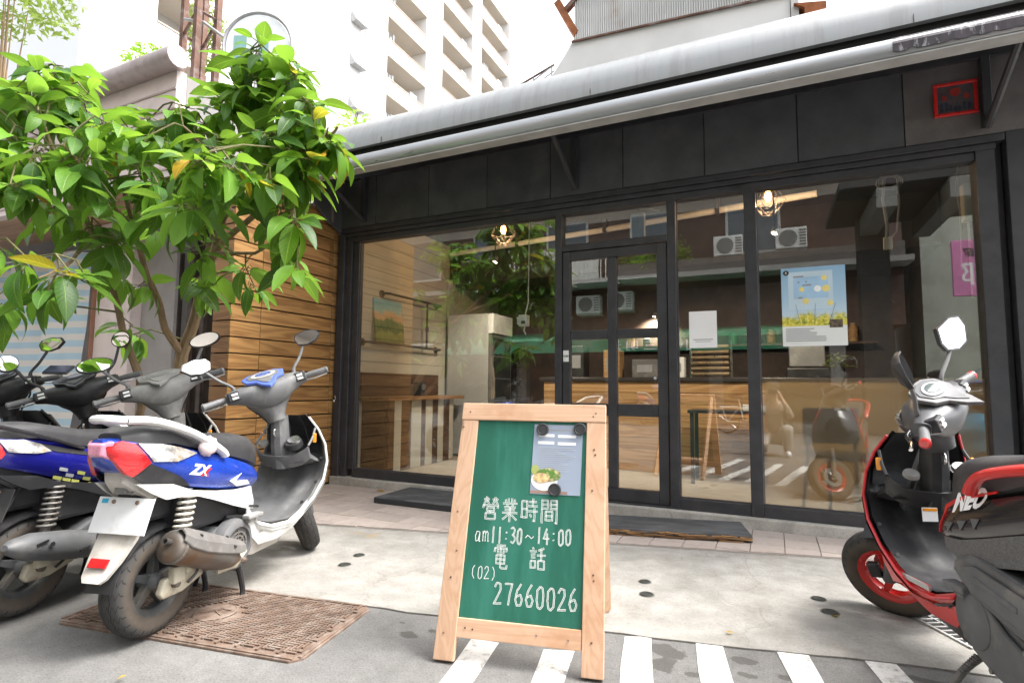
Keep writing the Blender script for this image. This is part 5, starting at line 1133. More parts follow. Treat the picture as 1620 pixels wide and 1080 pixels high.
    m = MB(); m.lathe([(0,0),(.012,0),(.012,.006)], (.985,-.175,.735), Vector((-.6,-.7,.2)), 12); 
    for side in (-1,1):
        m = MB(); m.box((.955,side*.176,.735),(.012,.022,.055),Matrix.Rotation(side*-.5,3,'Z')); m.build('side_reflector', ORANGEL, sc, bevel=.005)
    # screws on the shield rim
    for (x,y,z) in ((1.02,.188,.60),(.955,.195,.47),(.84,.18,.375)):
        for side in (-1,1): m = MB(); m.lathe([(0,0),(.009,0),(.01,-.006)], (x-.004,side*y,z+.012), Vector((-.75,0,.5)), 10); m.build('screw', BLACKP, sc)
    # ---- handlebar cover, turned with the fork
    m = MB(); m.M = STM; H = S.get('hb', 0.0)
    secs = [(-.218,.79,1.035,.034,.030),(-.17,.79,1.035,.056,.044),(-.12,.80,1.025,.080,.058),(-.065,.812,1.010,.104,.078),(0,.82,1.0,.112,.090),(.065,.812,1.010,.104,.078),(.12,.80,1.025,.080,.058),(.17,.79,1.035,.056,.044),(.218,.79,1.035,.034,.030)]
    rings = []
    for (y, x, z, a, b) in secs:
        rg_ = []
        for k in range(16):
            t = 2*math.pi*k/16; c, s = math.cos(t), math.sin(t); u = math.copysign(abs(c)**.75, c)*a; v = math.copysign(abs(s)**.75, s)*b
            rg_.append((x+u*.92-v*.42, y, z+v*.92+u*.25+H))
        rings.append(rg_)
    m.loft(rings); hbc = m.build('handlebar_cover', S['hbm'], sc, smooth=True, ang=40)
    m = MB(); m.M = STM
    m.loft([[(.855+a*c-.012,b*s,z+H*.5) for c,s in [(math.cos(2*math.pi*k/14),math.sin(2*math.pi*k/14)) for k in range(14)]] for (z,a,b) in ((.838,.058,.048),(.87,.064,.055),(.91,.076,.078),(.95,.092,.110),(1.0,.098,.140))]); m.build('handlebar_neck', S['hbm'], sc, smooth=True, ang=50)
    # instrument panel: coloured ring, pale bezel, dial
    dn_ = Vector((-.46,0,.89)); dc = Vector((.772,0,1.100+H)); uu = Vector((.89,0,.46)); 
    def dial(shape, off, th, mat, nm):
        m = MB(); m.M = STM; m.prism(shape, dc+dn_*off, uu, (0,1,0), dn_*th); return m.build(nm, mat, sc, bevel=.003)
    V_ = [(-.125,0),(-.085,.030),(-.045,.045),(-.02,.085),(.03,.095),(.06,.06),(.07,0),(.06,-.06),(.03,-.095),(-.02,-.085),(-.045,-.045),(-.085,-.030)]
    V_ = [(a*1.22, b*1.22) for a, b in V_]; dial(V_, -.012, .016, S['dialm'], 'dash_surround'); dial([(a*.74+.006,b*.78) for a, b in V_], .0045, .004, S['hbm'], 'dash_panel'); dial([(.012+.036*math.cos(2*math.pi*k/20)*1.0,.068*math.sin(2*math.pi*k/20)) for k in range(20)], .009, .004, S.get('bezel', CREAMP), 'dial_bezel'); dial([(.012+.026*math.cos(2*math.pi*k/20),.046*math.sin(2*math.pi*k/20)) for k in range(20)], .0135, .002, S.get('dialface', pm('dial_face', (.10,.13,.30), .15, 0, .5, 60)), 'dial')
    for side in (-1, 1):
        m = MB(); m.M = STM; m.bb(.730,.775,side*.150,side*.212,1.012+H,1.066+H); m.build('switch_block', BLACKP, sc, bevel=.006)
        for dz in (0,.02): m = MB(); m.M = STM; m.bb(.723,.731,side*.160,side*.192,1.022+dz+H,1.034+dz+H); m.build('switch', WHITEP, sc, bevel=.001)
        m = MB(); m.M = STM; m.tube([(.785,side*.205,1.036+H),(.768,side*.26,1.036+H),(.748,side*.328,1.032+H)], [.016,.0175,.0185], 12); gp = m.build('grip', S.get('gripm', GREYP), sc, smooth=True)
        m = MB(); m.M = STM; m.lathe([(0,0),(.017,0),(.0195,.005),(.0195,.014),(.012,.02),(0,.02)], (.7485,side*.326,1.032+H), Vector((-.25,side*1,0)), 14); m.build('bar_end', S.get('barend', GREYP), gp, smooth=True)
        m = MB(); m.M = STM; m.tube(smooth_path([(.83,side*.195,1.03+H),(.84,side*.225,1.02+H),(.815,side*.275,1.012+H),(.795,side*.345,1.015+H)]), [.009,.009,.0085,.008,.008,.008,.0075,.0075,.007,.007,.0065,.0065,.008][:13], 8, flat=.7); m.build('brake_lever', S.get('leverm', CHROME), sc, smooth=True)
        # mirror
        mp = S['mirror']; tilt = mp.get('z', 1.235)+H
        m = MB(); m.M = STM; e_ = mp['pos'][side] if 'pos' in mp else (.80,side*.27,0); stem = smooth_path([(.80,side*.165,1.06+H),(.795,side*.172,1.10+H),(e_[0]*.5+.40,e_[1]*.5+side*.085,1.15+H),(e_[0]+.012,e_[1],tilt-.015+e_[2])]); m.tube(stem, [.011]*4+[.0085]*(len(stem)-4), 8); m.build('mirror_stem', S.get('stemm', GREYP), sc, smooth=True)
        shp = mp['shape']; fn = Vector((-1,-side*mp.get('toe',.28),mp.get('up',.30))).normalized(); hu = Vector((0,0,1)).cross(fn).normalized()*side*(1 if True else 1); hv = fn.cross(hu)*1.0
        if hv.z < 0: hv = -hv
        if hu.y*side < 0: hu = -hu
        cM = Vector((.80,side*.290,tilt+.02)); cM = Vector((mp['pos'][side][0],mp['pos'][side][1],tilt+.02+mp['pos'][side][2])) if 'pos' in mp else cM
        m = MB(); m.M = STM; ring0 = [cM+hu*a+hv*b for a, b in [(p_*mp.get('k', 1.25), q_*mp.get('k', 1.25)) for p_, q_ in shp]]
        m.loft([ring0, [p-fn*.018+(cM-p)*.02 for p in ring0], [p-fn*.036+(cM-p)*.35 for p in ring0], [p-fn*.046+(cM-p)*.8 for p in ring0]]); mh = m.build('mirror_housing', S.get('mirrorm', BLACKP), sc, smooth=True, ang=50)
        m = MB(); m.M = STM; m.add([cM+(p-cM)*.90+fn*.0015 for p in ring0], [tuple(range(len(shp)))]); m.build('mirror_glass', MIRRORM, mh)
    for side in (-1, 1):
        m = MB(); m.M = STM; m.tube(smooth_path([(.80,side*.15,1.03+H),(.87,side*.12,.97+H),(.90,side*.07,.90),(.89,side*.04,.84)]), .0055, 6); m.build('cable', BLACKP, sc, smooth=True)
    # headlamp on the front of the cover
    m = MB(); m.M = STM; m.loft([[(.895,y,z+H) for y,z in ((-.10,1.06),(.10,1.06),(.08,.97),(-.08,.97))],[(.925,y,z+H) for y,z in ((-.06,1.045),(.06,1.045),(.05,.985),(-.05,.985))]]); m.build('headlamp', CLEARL, sc, bevel=.006)
    # ---- fork, front mudguard
    for side in (-1, 1): m = MB(); m.M = STM; m.tube([(WB,side*.062,.212),(WB-.04,side*.066,.30),(WB-.11,side*.06,.46)], [.018,.02,.021], 10); m.build('fork_leg', CASTP, sc, smooth=True)
    m = MB(); m.M = STM; m.tube([(WB-.11,-.06,.46),(WB-.11,.06,.46)], .02, 8); m.tube([(WB-.11,0,.46),(.865,0,.86)], .018, 8); m.build('fork_yoke', CASTP, sc)
    rows = []
    for k in range(15):
        a = R(S.get('fender0',34)+k*8.6); rows.append([(WB+(.245-.02*abs(t))*math.cos(a), t*.062, .212+(.245-.03*abs(t)**2)*math.sin(a)) for t in (-1,-.6,0,.6,1)])
    rows2 = [[(p[0]*1-(.006)*0, p[1]*.96, p[2]-.006) for p in r_] for r_ in rows]
    m = MB(); m.M = STM; m.loft([a+b[::-1] for a, b in zip(rows, rows2)]); m.build('front_mudguard', S['fender'], sc, smooth=True, ang=50)
    m = MB(); m.M = STM; m.box((WB+.03,.07,.27),(.05,.03,.07)); m.build('brake_caliper', BLACKP, sc, bevel=.006)
    # ---- engine and drive
    m = MB(); m.loft([[(.12,y,z) for y,z in ((-.09,.30),(.10,.30),(.10,.20),(-.09,.20))],[(.26,y,z) for y,z in ((-.11,.38),(.11,.38),(.10,.19),(-.10,.19))],[(.44,y,z) for y,z in ((-.09,.36),(.09,.36),(.08,.20),(-.08,.20))]]); m.build('engine_block', CASTP, sc, bevel=.012)
    bx(.02,.42,-.10,.10,.40,.575).build('under_seat_box', BLACKP, sc, bevel=.02)
    bx(-.14,.04,-.06,.06,.48,.64).build('tail_frame', BLACKP, sc, bevel=.02)
    # CVT case on the left
    o_ = [(.475,.33),(.46,.40),(.40,.44),(.33,.43),(.22,.36),(.08,.315),(-.04,.30),(-.085,.25),(-.085,.19),(-.04,.145),(.05,.14),(.20,.165),(.32,.175),(.42,.21),(.46,.26)]
    m = MB(); m.prism(o_, (0,.075,0), (1,0,0), (0,0,1), (0,.075,0)); cv = m.build('drive_case', S.get('cvtm', CASTP), sc, bevel=.012)
    m = MB(); m.prism([((x-.18)*.86+.18,(z-.27)*.80+.265) for x,z in o_], (0,.151,0), (1,0,0), (0,0,1), (0,.014,0)); m.build('drive_cover', S.get('cvtm', CASTP), cv, bevel=.006)
    m = MB(); m.lathe([(0,.02),(.06,.018),(.075,.008),(.078,0)], (-.005,.165,.222), (0,1,0), 24); m.build('pulley_cover', S.get('cvtm', CASTP), cv, smooth=True); m = MB(); m.lathe([(0,.018),(.07,.016),(.09,.006),(.093,0)], (.37,.162,.32), (0,1,0), 24); m.build('pulley_cover', S.get('cvtm', CASTP), cv, smooth=True)
    for (x,z) in ((.44,.36),(.30,.41),(.12,.325),(-.06,.275),(-.05,.165),(.12,.165),(.30,.19),(.43,.25)): m = MB(); m.lathe([(0,.02),(.009,.02),(.010,.0)], (x*.95+.01,.149,z*.93+.018), (0,1,0), 8); m.build('bolt', STEELD, cv)
    # air cleaner above the case
    a_ = [(.43,.50),(.45,.455),(.37,.40),(.22,.37),(.06,.345),(-.08,.35),(-.12,.41),(-.10,.47),(.02,.50),(.20,.52),(.34,.535)]
    m = MB(); m.prism(a_, (0,.09,0), (1,0,0), (0,0,1), (0,.085,0)); ac = m.build('air_cleaner', S.get('cvtm', CASTP), sc, bevel=.016); m = MB(); m.prism([((x-.16)*.8+.16,(z-.44)*.62+.445) for x,z in a_], (0,.176,0), (1,0,0), (0,0,1), (0,.012,0)); m.build('air_cleaner_cover', S.get('cvtm', CASTP), ac, bevel=.006)
    m = MB(); m.box((.20,.188,.455),(.20,.010,.018),Matrix.Rotation(-.12,3,'Y')); m.build('cover_rib', S.get('cvtm', CASTP), ac, bevel=.004)
    m = MB(); m.tube(smooth_path([(.43,.13,.47),(.50,.12,.44),(.47,.09,.40),(.42,.05,.42)]), .022, 8); m.build('intake_hose', BLACKP, sc, smooth=True)
    m = MB(); m.tube(smooth_path([(.30,-.11,.42),(.40,-.12,.40),(.50,-.11,.36),(.47,-.1,.30)]), .008, 6); m.tube(smooth_path([(.25,-.09,.50),(.38,-.13,.46),(.5,-.14,.43)]), .006, 6); m.build('cables', BLACKP, sc, smooth=True)
    # fan cover on the right
    fc = Vector((.335,-.10,.285)); m = MB(); m.lathe([(.0,.0),(.120,.0),(.120,.03),(.114,.052),(.095,.064),(.082,.064),(.078,.05),(0,.05)], fc, (0,-1,0), 30); fo = m.build('fan_cover', GREYP, sc, smooth=True, ang=40)
    for rr in (.022,.040,.058): m = MB(); m.lathe([(rr-.004,.054),(rr+.004,.054),(rr+.004,.060),(rr-.004,.060)], fc, (0,-1,0), 24, closed=True); m.build('grille_ring', STEELD, fo)
    for k in range(8): a = k*math.pi/4; m = MB(); m.box(fc+Vector((.04*math.cos(a),-.0565,.04*math.sin(a))),(.056,.006,.006),Matrix.Rotation(-a,3,'Y')); m.build('grille_bar', STEELD, fo)
    # exhaust
    if S.get('muffler', 'round') == 'round':
        a, b = Vector((-.105,-.170,.400)), Vector((.345,-.160,.215)); d = (b-a).normalized()
        m = MB(); m.lathe([(0,.004),(.03,.0),(.055,.006),(.064,.02),(.066,.05),(.066,.30),(.060,.36),(.045,.42),(.022,.47),(.018,.49)], a, d, 28); mu = m.build('exhaust', MUFF, sc, smooth=True, ang=50)
        m = MB(); m.lathe([(.010,.0),(.0135,.0),(.0135,-.03),(.010,-.03)], a+Vector((.006,-.002,.012)), d, 12, closed=True); m.build('outlet', pm('sooty_pipe', (.04,.035,.03), .7), mu); m = MB(); m.lathe([(0,0),(.0095,0),(.0095,.002)], a+Vector((.006,-.002,.012))-d*.024, d, 12); m.build('outlet_bore', pm('soot', (.005,.005,.005), 1), mu)
        m = MB(); m.lathe([(.0665,.022),(.068,.026),(.068,.034),(.0665,.038)], a, d, 28); m.build('weld_band', STEELD, mu)
        up = Vector((0,-.45,.9)); up = (up-d*up.dot(d)).normalized(); sd_ = d.cross(up); rows = []
        for t, c, wd in ((-.0,.25,.42),(.05,.2,.75),(.15,.1,.95),(.28,0,.95),(.38,-.05,.85),(.43,-.05,.6)):
            rows.append([a+d*t+(up*math.cos(c+wd*s)+sd_*math.sin(c+wd*s))*(.082 if abs(s) < .9 else .074) for s in (-1,-.92,-.5,0,.5,.92,1)])
        rows2 = [[p-(up*.006) for p in r_] for r_ in rows]; m = MB(); m.loft([x_+y_[::-1] for x_, y_ in zip(rows, rows2)]); hsd = m.build('heat_shield', SHIELDM, mu, smooth=True, ang=30)
        for t, s in ((.10,.3),(.33,-.3),(.33,.55)): m = MB(); m.lathe([(0,.006),(.007,.005),(.008,0)], a+d*t+(up*math.cos(s)+sd_*math.sin(s))*.081, up, 8); m.build('shield_bolt', BLACKP, hsd)
        m = MB(); m.tube(smooth_path([b,b+Vector((.05,.01,-.02)),b+Vector((.09,.05,-.03)),b+Vector((.05,.10,.02))]), .016, 8); m.build('exhaust_pipe', RUST, mu, smooth=True)
        m = MB(); m.tube([(.20,-.155,.20),(.30,-.17,.205),(.385,-.16,.245)], [.012,.018,.012], 8); m.build('exhaust_clamp', CREAMAL, mu, smooth=True)
    else:
        a, b = Vector((-.20,-.17,.36)), Vector((.36,-.155,.235)); d = (b-a).normalized(); rings = []
        for t, rx, rz in ((0,.02,.012),(.03,.045,.035),(.10,.055,.058),(.25,.058,.066),(.42,.055,.062),(.52,.045,.045),(.57,.02,.02)): rings.append([a+d*t+Vector((0,rx*math.cos(q),0))+Vector((-d.z,0,d.x))*rz*math.sin(q) for q in [2*math.pi*k/20 for k in range(20)]])
        m = MB(); m.loft(rings); mu = m.build('exhaust_cover', GUNM if False else CASTP, sc, smooth=True)
        for t, z in ((.12,.02),(.33,-.015)): m = MB(); m.box(a+d*t+Vector((0,-.058,z)),(.05,.006,.009),Matrix.Rotation(-.2,3,'Y')); m.build('cover_slot', BLACKP, mu)
        m = MB(); m.lathe([(0,.0),(.011,0),(.012,.004)], a+d*.16+Vector((0,-.06,.012)), (0,-1,0), 10); m.build('cover_bolt', CHROME, mu)
    # swing arm, shock absorber, brake bits at the rear axle
    m = MB(); m.prism([(-.07,.19),(-.05,.245),(.06,.255),(.16,.24),(.17,.20),(.05,.165),(-.05,.165)], (0,-.115,0), (1,0,0), (0,0,1), (0,.03,0)); m.build('swing_arm', CREAMAL, sc, bevel=.008)
    m = MB(); m.box((.0,-.125,.255),(.06,.035,.07)); m.box((.05,-.13,.27),(.035,.03,.05)); m.build('rear_caliper', CREAMAL, sc, bevel=.006); m = MB(); m.lathe([(0,.02),(.016,.02),(.018,0)], (0,-.115,.215), (0,-1,0), 8); m.build('axle_nut', STEELD, sc); m = MB(); m.tube(smooth_path([(.03,-.14,.30),(.08,-.15,.31),(.10,-.14,.24),(.06,-.13,.2)]), .006, 6); m.build('brake_hose', BLACKP, sc, smooth=True)
    for side in S.get('shocks', (-1,)):
        p, q = (-.015,side*.125,.30), (.045,side*.125,.60); m = MB(); m.tube([p,q], .013, 10); m.tube([p,Vector(p).lerp(Vector(q),.35)], .02, 10); sh_ = m.build('shock_absorber', STEELD, sc, smooth=True)
        m = MB(); m.tube(coil(Vector(p).lerp(Vector(q),.30),Vector(p).lerp(Vector(q),.93), .032, 0, 8), .0062, 6); m.build('spring', S.get('springm', SPRINGW), sh_, smooth=True)
    # inner rear mudguard, flap with reflector and number plate
    rows = []
    for k in range(12):
        a = R(62+k*10); rows.append([(.245*math.cos(a), t*.064, .215+(.245-.02*t*t)*math.sin(a)) for t in (-1,-.5,0,.5,1)])
    rows2 = [[(p[0], p[1], p[2]+.008) for p in r_] for r_ in rows]; m = MB(); m.loft([a+b[::-1] for a, b in zip(rows, rows2)]); m.build('rear_mudguard', BLACKP, sc, smooth=True, ang=50)
    fl = [(-.085,.605,.085),(-.14,.52,.092),(-.18,.44,.088),(-.228,.37,.074),(-.270,.315,.054),(-.282,.300,.036)]
    m = MB(); m.loft([[(x,-w,z),(x-.004,0,z+.002),(x,w,z),(x+.012,w,z-.006),(x+.014,0,z-.006),(x+.012,-w,z-.006)] for x,z,w in fl]); fp = m.build('mudguard_flap', S['flap'], sc, smooth=True, ang=30)
    m = MB(); m.M = Matrix.Translation((-.248,0,.362)) @ Matrix.Rotation(R(32),4,'Y'); m.bb(-.008,.0,-.042,.042,-.018,.018); m.build('reflector', REDL, fp, bevel=.003)
    PM = Matrix.Translation((-.172,-.012,.525)) @ Matrix.Rotation(R(19),4,'Y')
    m = MB(); m.M = PM; m.bb(-.004,0,-.13,.13,-.07,.07); pl_ = m.build('number_plate', S.get('platem', pm('number_plate_white', (.70,.71,.71), .4, 0, .05, 8, dirt=(.55,.54,.52), dscale=9)), sc, bevel=.0015)
    for y in (-.055,.055): m = MB(); m.M = PM; m.lathe([(0,0),(.008,0),(.009,.005)], (-.009,y,.052), (1,0,0), 8); m.build('plate_bolt', RUST, pl_)
    m = MB(); m.M = PM; m.bb(-.0052,-.0042,.083,.112,.045,.062); m.build('sticker', pm('sticker_blue', (.03,.36,.55), .5), pl_)
    m = MB(); m.loft([[(-.05,y,z) for y,z in ((-.09,.60),(.09,.60),(.10,.66),(-.10,.66))],[(-.12,y,z) for y,z in ((-.085,.585),(.085,.585),(.08,.68),(-.08,.68))],[(-.21,y,z) for y,z in ((-.04,.66),(.04,.66),(.05,.735),(-.05,.735))]]); m.build('tail_underside', S['flap'], sc, smooth=True, ang=30)
    m = MB(); m.box((-.155,.0,.625),(.05,.05,.03)); m.tube([(-.15,-.03,.62),(-.17,-.05,.61)], .006, 6); m.build('plate_lamp', GREYP, sc, bevel=.008)
    # stand
    if S.get('stand', 'centre') == 'centre':
        for side in (-1, 1): m = MB(); m.tube(smooth_path([(.37,side*.07,.235),(.42,side*.10,.15),(.455,side*.105,.04),(.452,side*.108,.006)]), .013, 8); m.build('stand_leg', BLACKP, sc, smooth=True); m = MB(); m.bb(.435,.475,side*.095,side*.122,0,.008); m.build('stand_foot', BLACKP, sc)
        m = MB(); m.tube([(.425,-.10,.14),(.425,.10,.14)], .011, 8); m.build('stand_bar', STEELD, sc)
    m = MB(); m.tube(smooth_path([(.42,.10,.20),(.47,.15,.12),(.50,.20,.02),(.505,.215,.006)]), .011, 8); m.build('side_stand', STEELD if S.get('sidestand') else BLACKP, sc, smooth=True)
    m = MB(); m.tube(coil((.43,.13,.18),(.48,.165,.10),.010,0,9), .0028, 5); m.build('stand_spring', STEELD, sc, smooth=True)
    for side in (-1, 1):
        m = MB(); m.box((.415,side*.175,.405),(.10,.045,.022),Matrix.Rotation(.1*side,3,'Z')); m.box((.405,side*.16,.385),(.05,.05,.02)); m.build('pillion_peg', S.get('pegm', FADED), sc, bevel=.006)
    return sc, body_w
MIR1 = dict(shape=[(-.052,.012),(-.040,.034),(.010,.042),(.060,.030),(.074,.004),(.045,-.026),(0,-.034),(-.040,-.022)])
MIR2 = dict(shape=[(.075*math.cos(2*math.pi*k/22),.038*math.sin(2*math.pi*k/22)) for k in range(22)], z=1.24)
MIR3 = dict(shape=[(.045*math.cos(2*math.pi*k/20),.045*math.sin(2*math.pi*k/20)) for k in range(20)], z=1.27)
MIR4 = dict(shape=[(-.060,-.010),(-.048,.036),(.02,.046),(.062,.034),(.070,.0),(.045,-.044),(.0,-.052),(-.048,-.036)], z=1.25, up=.05, k=1.45, pos={1: (.765,.175,.0), -1: (.745,-.320,-.035)})
BODY1 = [(-.290,.030,.83,.765),(-.27,.055,.835,.735),(-.20,.105,.825,.69),(-.10,.140,.808,.655),(.03,.165,.775,.605),(.18,.175,.735,.57),(.30,.172,.70,.548),(.40,.164,.665,.538),(.47,.150,.635,.535),(.505,.13,.60,.54)]
SEAT1 = [(-.24,.055,.855,.805),(-.18,.105,.875,.80),(-.05,.125,.872,.79),(.08,.130,.845,.755),(.20,.132,.822,.72),(.30,.132,.812,.69),(.40,.128,.806,.66),(.48,.112,.782,.635),(.545,.085,.735,.615),(.575,.05,.685,.62)]
LOWP = [(-.20,.655),(-.06,.635),(.03,.595),(.18,.566),(.30,.55),(.42,.545),(.47,.47),(.49,.42),(.42,.435),(.30,.475),(.16,.53),(.07,.562),(-.02,.575),(-.08,.575),(-.14,.61)]
RAIL1 = [([(-.235,.075,.905),(-.15,.120,.897),(-.02,.158,.850),(.10,.170,.790),(.185,.166,.742),(.205,.164,.722)], .023)]
BLUE = dict(steer=46, paint=BLUEM, trim=WHITEP, lower=WHITEP, inner=GREYP, apron=WHITEP, edge=WHITEP, belly=CREAMP, hbm=GREYP, dialm=pm('periwinkle_trim', (.10,.16,.55), .35, coat=.5), fender=WHITEP, flap=CREAMP, rim=RIMD, railm=WHITEP,
    body=BODY1, seat=SEAT1, lowpanel=LOWP, lamp=[(-.292,.812),(-.285,.775),(-.235,.700),(-.215,.685),(-.165,.735),(-.215,.815),(-.25,.828)], clear=[(-.205,.815),(-.155,.738),(-.06,.728),(.04,.752),(-.04,.785),(-.12,.806)], rail=RAIL1, mirror=MIR1,
    flashes=[([(-.22,.690),(-.16,.730),(-.04,.665),(.02,.615),(-.06,.625),(-.17,.655)], BLACKP, 'tail_trim', .004), ([(.24,.60),(.32,.625),(.28,.595),(.37,.585),(.40,.56),(.30,.565)], WHITEP, 'swoosh_decal', .003)])
s1, bw1 = scooter((-2.404,1.53), 104.4, 'blue and white scooter with red tail lamp, nearest on the left', BLUE)
text_on(s1, 'ZX', .005, .668, .062, bw1, -1, WHITEP, .5, .003, slope=-.22)
text_on(s1, 'X', .062, .652, .05, bw1, -1, REDM, .5, .002, slope=-.22)
kn = MB(); r9 = random.Random(2)
kn.M = Matrix.Translation((.095,-.165,.775)) @ Matrix.Diagonal((.05,.03,.042,1))
rings = []
for i in range(9):
    a = math.pi*i/8; rings.append([(math.sin(a)*math.cos(b)*(1+.35*noise.noise(Vector((i,b*2,1)))),math.sin(a)*math.sin(b),math.cos(a)*(1+.3*noise.noise(Vector((b,i,4))))) for b in [2*math.pi*k/12 for k in range(12)]])
kn.loft(rings, caps=False)
kb = kn.build('knotted_cloth', pm('pale_pink_cloth', (.74,.60,.58), .9, 0, .08, 12, .5, 40), None, smooth=True, ang=180); kb.matrix_world = s1.matrix_basis @ Matrix.Identity(4)
kb.location = s1.location; kb.rotation_euler = s1.rotation_euler; tag(kb, 'crumpled pale pink cloth tied to the white grab rail of the blue scooter', 'cloth')
# small mirror-like charm on the blue scooter's bar
# dark blue scooter behind it
NAVY = dict(BLUE); NAVY.update(steer=42, paint=NAVYM, lower=BLACKP, inner=FADED, apron=BLUEM, edge=CREAMP, belly=BLACKP, hbm=FADED, dialm=FADED, fender=BLACKP, flap=BLACKP, railm=GUNM, muffler='cover', mirror=MIR2, bezel=FADED, dialface=FADED, springm=STEELD, platem=BLACKP, skirt=BLACKP,
    lamp=[(-.292,.812),(-.285,.775),(-.235,.720),(-.195,.725),(-.185,.745),(-.215,.815),(-.25,.828)], clear=[(-.205,.805),(-.175,.750),(-.08,.735),(-.02,.740),(-.06,.775),(-.12,.800)], flashes=[([(-.10,.79),(.05,.745),(.22,.70),(.30,.672),(.20,.69),(.0,.735)], BLACKP, 'seat_trim', .004)],
    rail=[([(-.30,.075,.878),(-.22,.115,.862),(-.08,.150,.815),(.05,.160,.765),(.13,.158,.735)], .013)])
h2 = R(104.5); fw2 = Vector((math.cos(h2),math.sin(h2),0)); lf2 = Vector((-fw2.y,fw2.x,0)); R2 = Vector((-2.404,1.53,0))+Vector((-.966,-.26,0))*.74+fw2*.05
s2, bw2 = scooter((R2.x,R2.y), 104.5, 'dark blue scooter with checkered decals, second from the right on the left', NAVY)
CHKS = [pm('decal_silver', (.42,.45,.46), .4, .3), pm('decal_olive', (.36,.37,.10), .4), pm('decal_navy', (.012,.015,.12), .35)]
for i in range(7):
    for j in range(3):
        if (i+j) % 2 == 0 or r9.random() < .3:
            x0 = .02+i*.042-j*.008; z0 = .662-i*.014-j*.018
            m = MB(); m.panel([(x0,z0),(x0+.036,z0-.011),(x0+.036,z0-.026),(x0,z0-.015)], lambda x, z: bw2(x, z)+.0022, .002, .03, -1); m.build('checker_decal', CHKS[(i*2+j) % 3 if j < 2 else 1], s2)
text_on(s2, 'FNX', .16, .655, .052, bw2, -1, CHKS[0], .4, .0, slope=-.3)
# further scooters, mostly hidden
BLK = dict(NAVY); BLK.update(steer=42, paint=GUNM, inner=BLACKP, apron=GUNM, edge=BLACKP, hbm=BLACKP, dialm=BLACKP, mirror=MIR3, bezel=BLACKP, dialface=pm('dial_dark', (.03,.03,.05), .1), flashes=[], stemm=BLACKP, hb=-.02)
R3 = R2+lf2*.56+fw2*.02
s3, _ = scooter((R3.x,R3.y), 110.0, 'black scooter with round mirrors behind the dark blue scooter', BLK)
bxp = thing('phone_holder', 'black phone clamp on the handlebar of the black scooter', 'phone holder', (0,0,0)); pq = at(93,585,3.0); bxp.location = pq; bxp.rotation_euler = (R(-50),0,R(20)); bx(-.075,.075,-.006,.006,-.035,.035).build('clamp', BLACKP, bxp, bevel=.006); bx(-.07,.07,-.009,-.006,-.03,.03).build('phone', pm('phone_navy', (.02,.025,.06), .2), bxp, bevel=.004)
R4 = R3+lf2*.50-fw2*.12
BLK2 = dict(BLK); BLK2.update(steer=30, mirror=MIR1)
s4, _ = scooter((R4.x,R4.y), 108.0, 'black scooter at the left edge, farthest of the left row', BLK2)
# ------------------------------------------------------------------ the red-wheeled scooter on the right
BODY2 = [(-.42,.02,.86,.80),(-.36,.07,.865,.77),(-.24,.12,.85,.72),(-.10,.150,.822,.67),(.05,.168,.785,.615),(.20,.176,.745,.565),(.33,.176,.705,.525),(.43,.178,.672,.505),(.51,.170,.632,.50),(.56,.155,.60,.50),(.60,.125,.56,.50)]
SEAT2 = [(-.36,.06,.885,.845),(-.26,.115,.905,.84),(-.08,.135,.905,.825),(.06,.146,.890,.785),(.18,.148,.866,.745),(.30,.148,.850,.71),(.40,.144,.838,.685),(.49,.128,.812,.655),(.555,.10,.765,.635),(.595,.065,.71,.635),(.605,.04,.68,.64)]
BLACKR = dict(BLUE); BLACKR.update(steer=52, lean=-2.0, hb=-.05, skirt=REDM, fender0=84, edger=.0065, paint=GUNM, lower=CARBON, inner=BLACKP, apron=GUNM, edge=pm('thin_red_edge', (.62,.03,.04), .35, coat=.5), belly=BLACKP, hbm=pm('grey_bar_cover', (.10,.10,.105), .4, .3, .2, 8), dialm=GREYP, fender=BLACKP, flap=BLACKP, railm=REDM, rim=REDM, spokes=5,
    body=BODY2, seat=SEAT2, mirror=MIR4, barend=REDM, gripm=CASTP, bezel=pm('lcd_bezel', (.4,.41,.42), .3), dialface=pm('lcd', (.10,.12,.12), .1), muffler='cover', cvtm=CASTP, stand='side', sidestand=True, pegm=GREYP, capm=CREAMP, springm=REDM,
    lowpanel=[(-.30,.74),(-.10,.705),(.08,.655),(.24,.605),(.38,.565),(.47,.555),(.50,.51),(.42,.49),(.26,.515),(.10,.555),(-.10,.61),(-.28,.665)],
    lamp=[(-.415,.85),(-.41,.815),(-.37,.775),(-.31,.775),(-.33,.84),(-.37,.86)], clear=[(-.32,.84),(-.30,.78),(-.24,.77),(-.22,.80),(-.27,.835)],
    rail=[([(-.42,.07,.915),(-.34,.125,.905),(-.20,.165,.880),(-.02,.182,.850),(.11,.186,.824),(.20,.186,.800),(.255,.184,.770),(.285,.182,.735)], .022)],
    flashes=[([(.50,.655),(.40,.70),(.20,.755),(.20,.748),(.40,.688),(.485,.648),(.505,.56),(.515,.56)], REDM, 'red_pinstripe', .004)])
h5 = R(103); fw5 = Vector((math.cos(h5),math.sin(h5),0)); fr5 = Vector((.545,3.20,0)); R5 = fr5-fw5*1.245
s5, bw5 = scooter((R5.x,R5.y), 103.0, 'black scooter with red wheels and red grab rail at the right edge', BLACKR)
text_on(s5, 'NEO', .425, .648, .080, bw5, 1, PAPER, .35, .004, slope=-.30, off=.0035)
for k in range(3): m = MB(); m.panel([(.46-k*.075,.605+k*.022),(.41-k*.075,.615+k*.022),(.44-k*.075,.575+k*.022)], lambda x, z: bw5(x, z)+.0035, .002, .03, 1); m.build('arrow_decal', CASTP, s5)
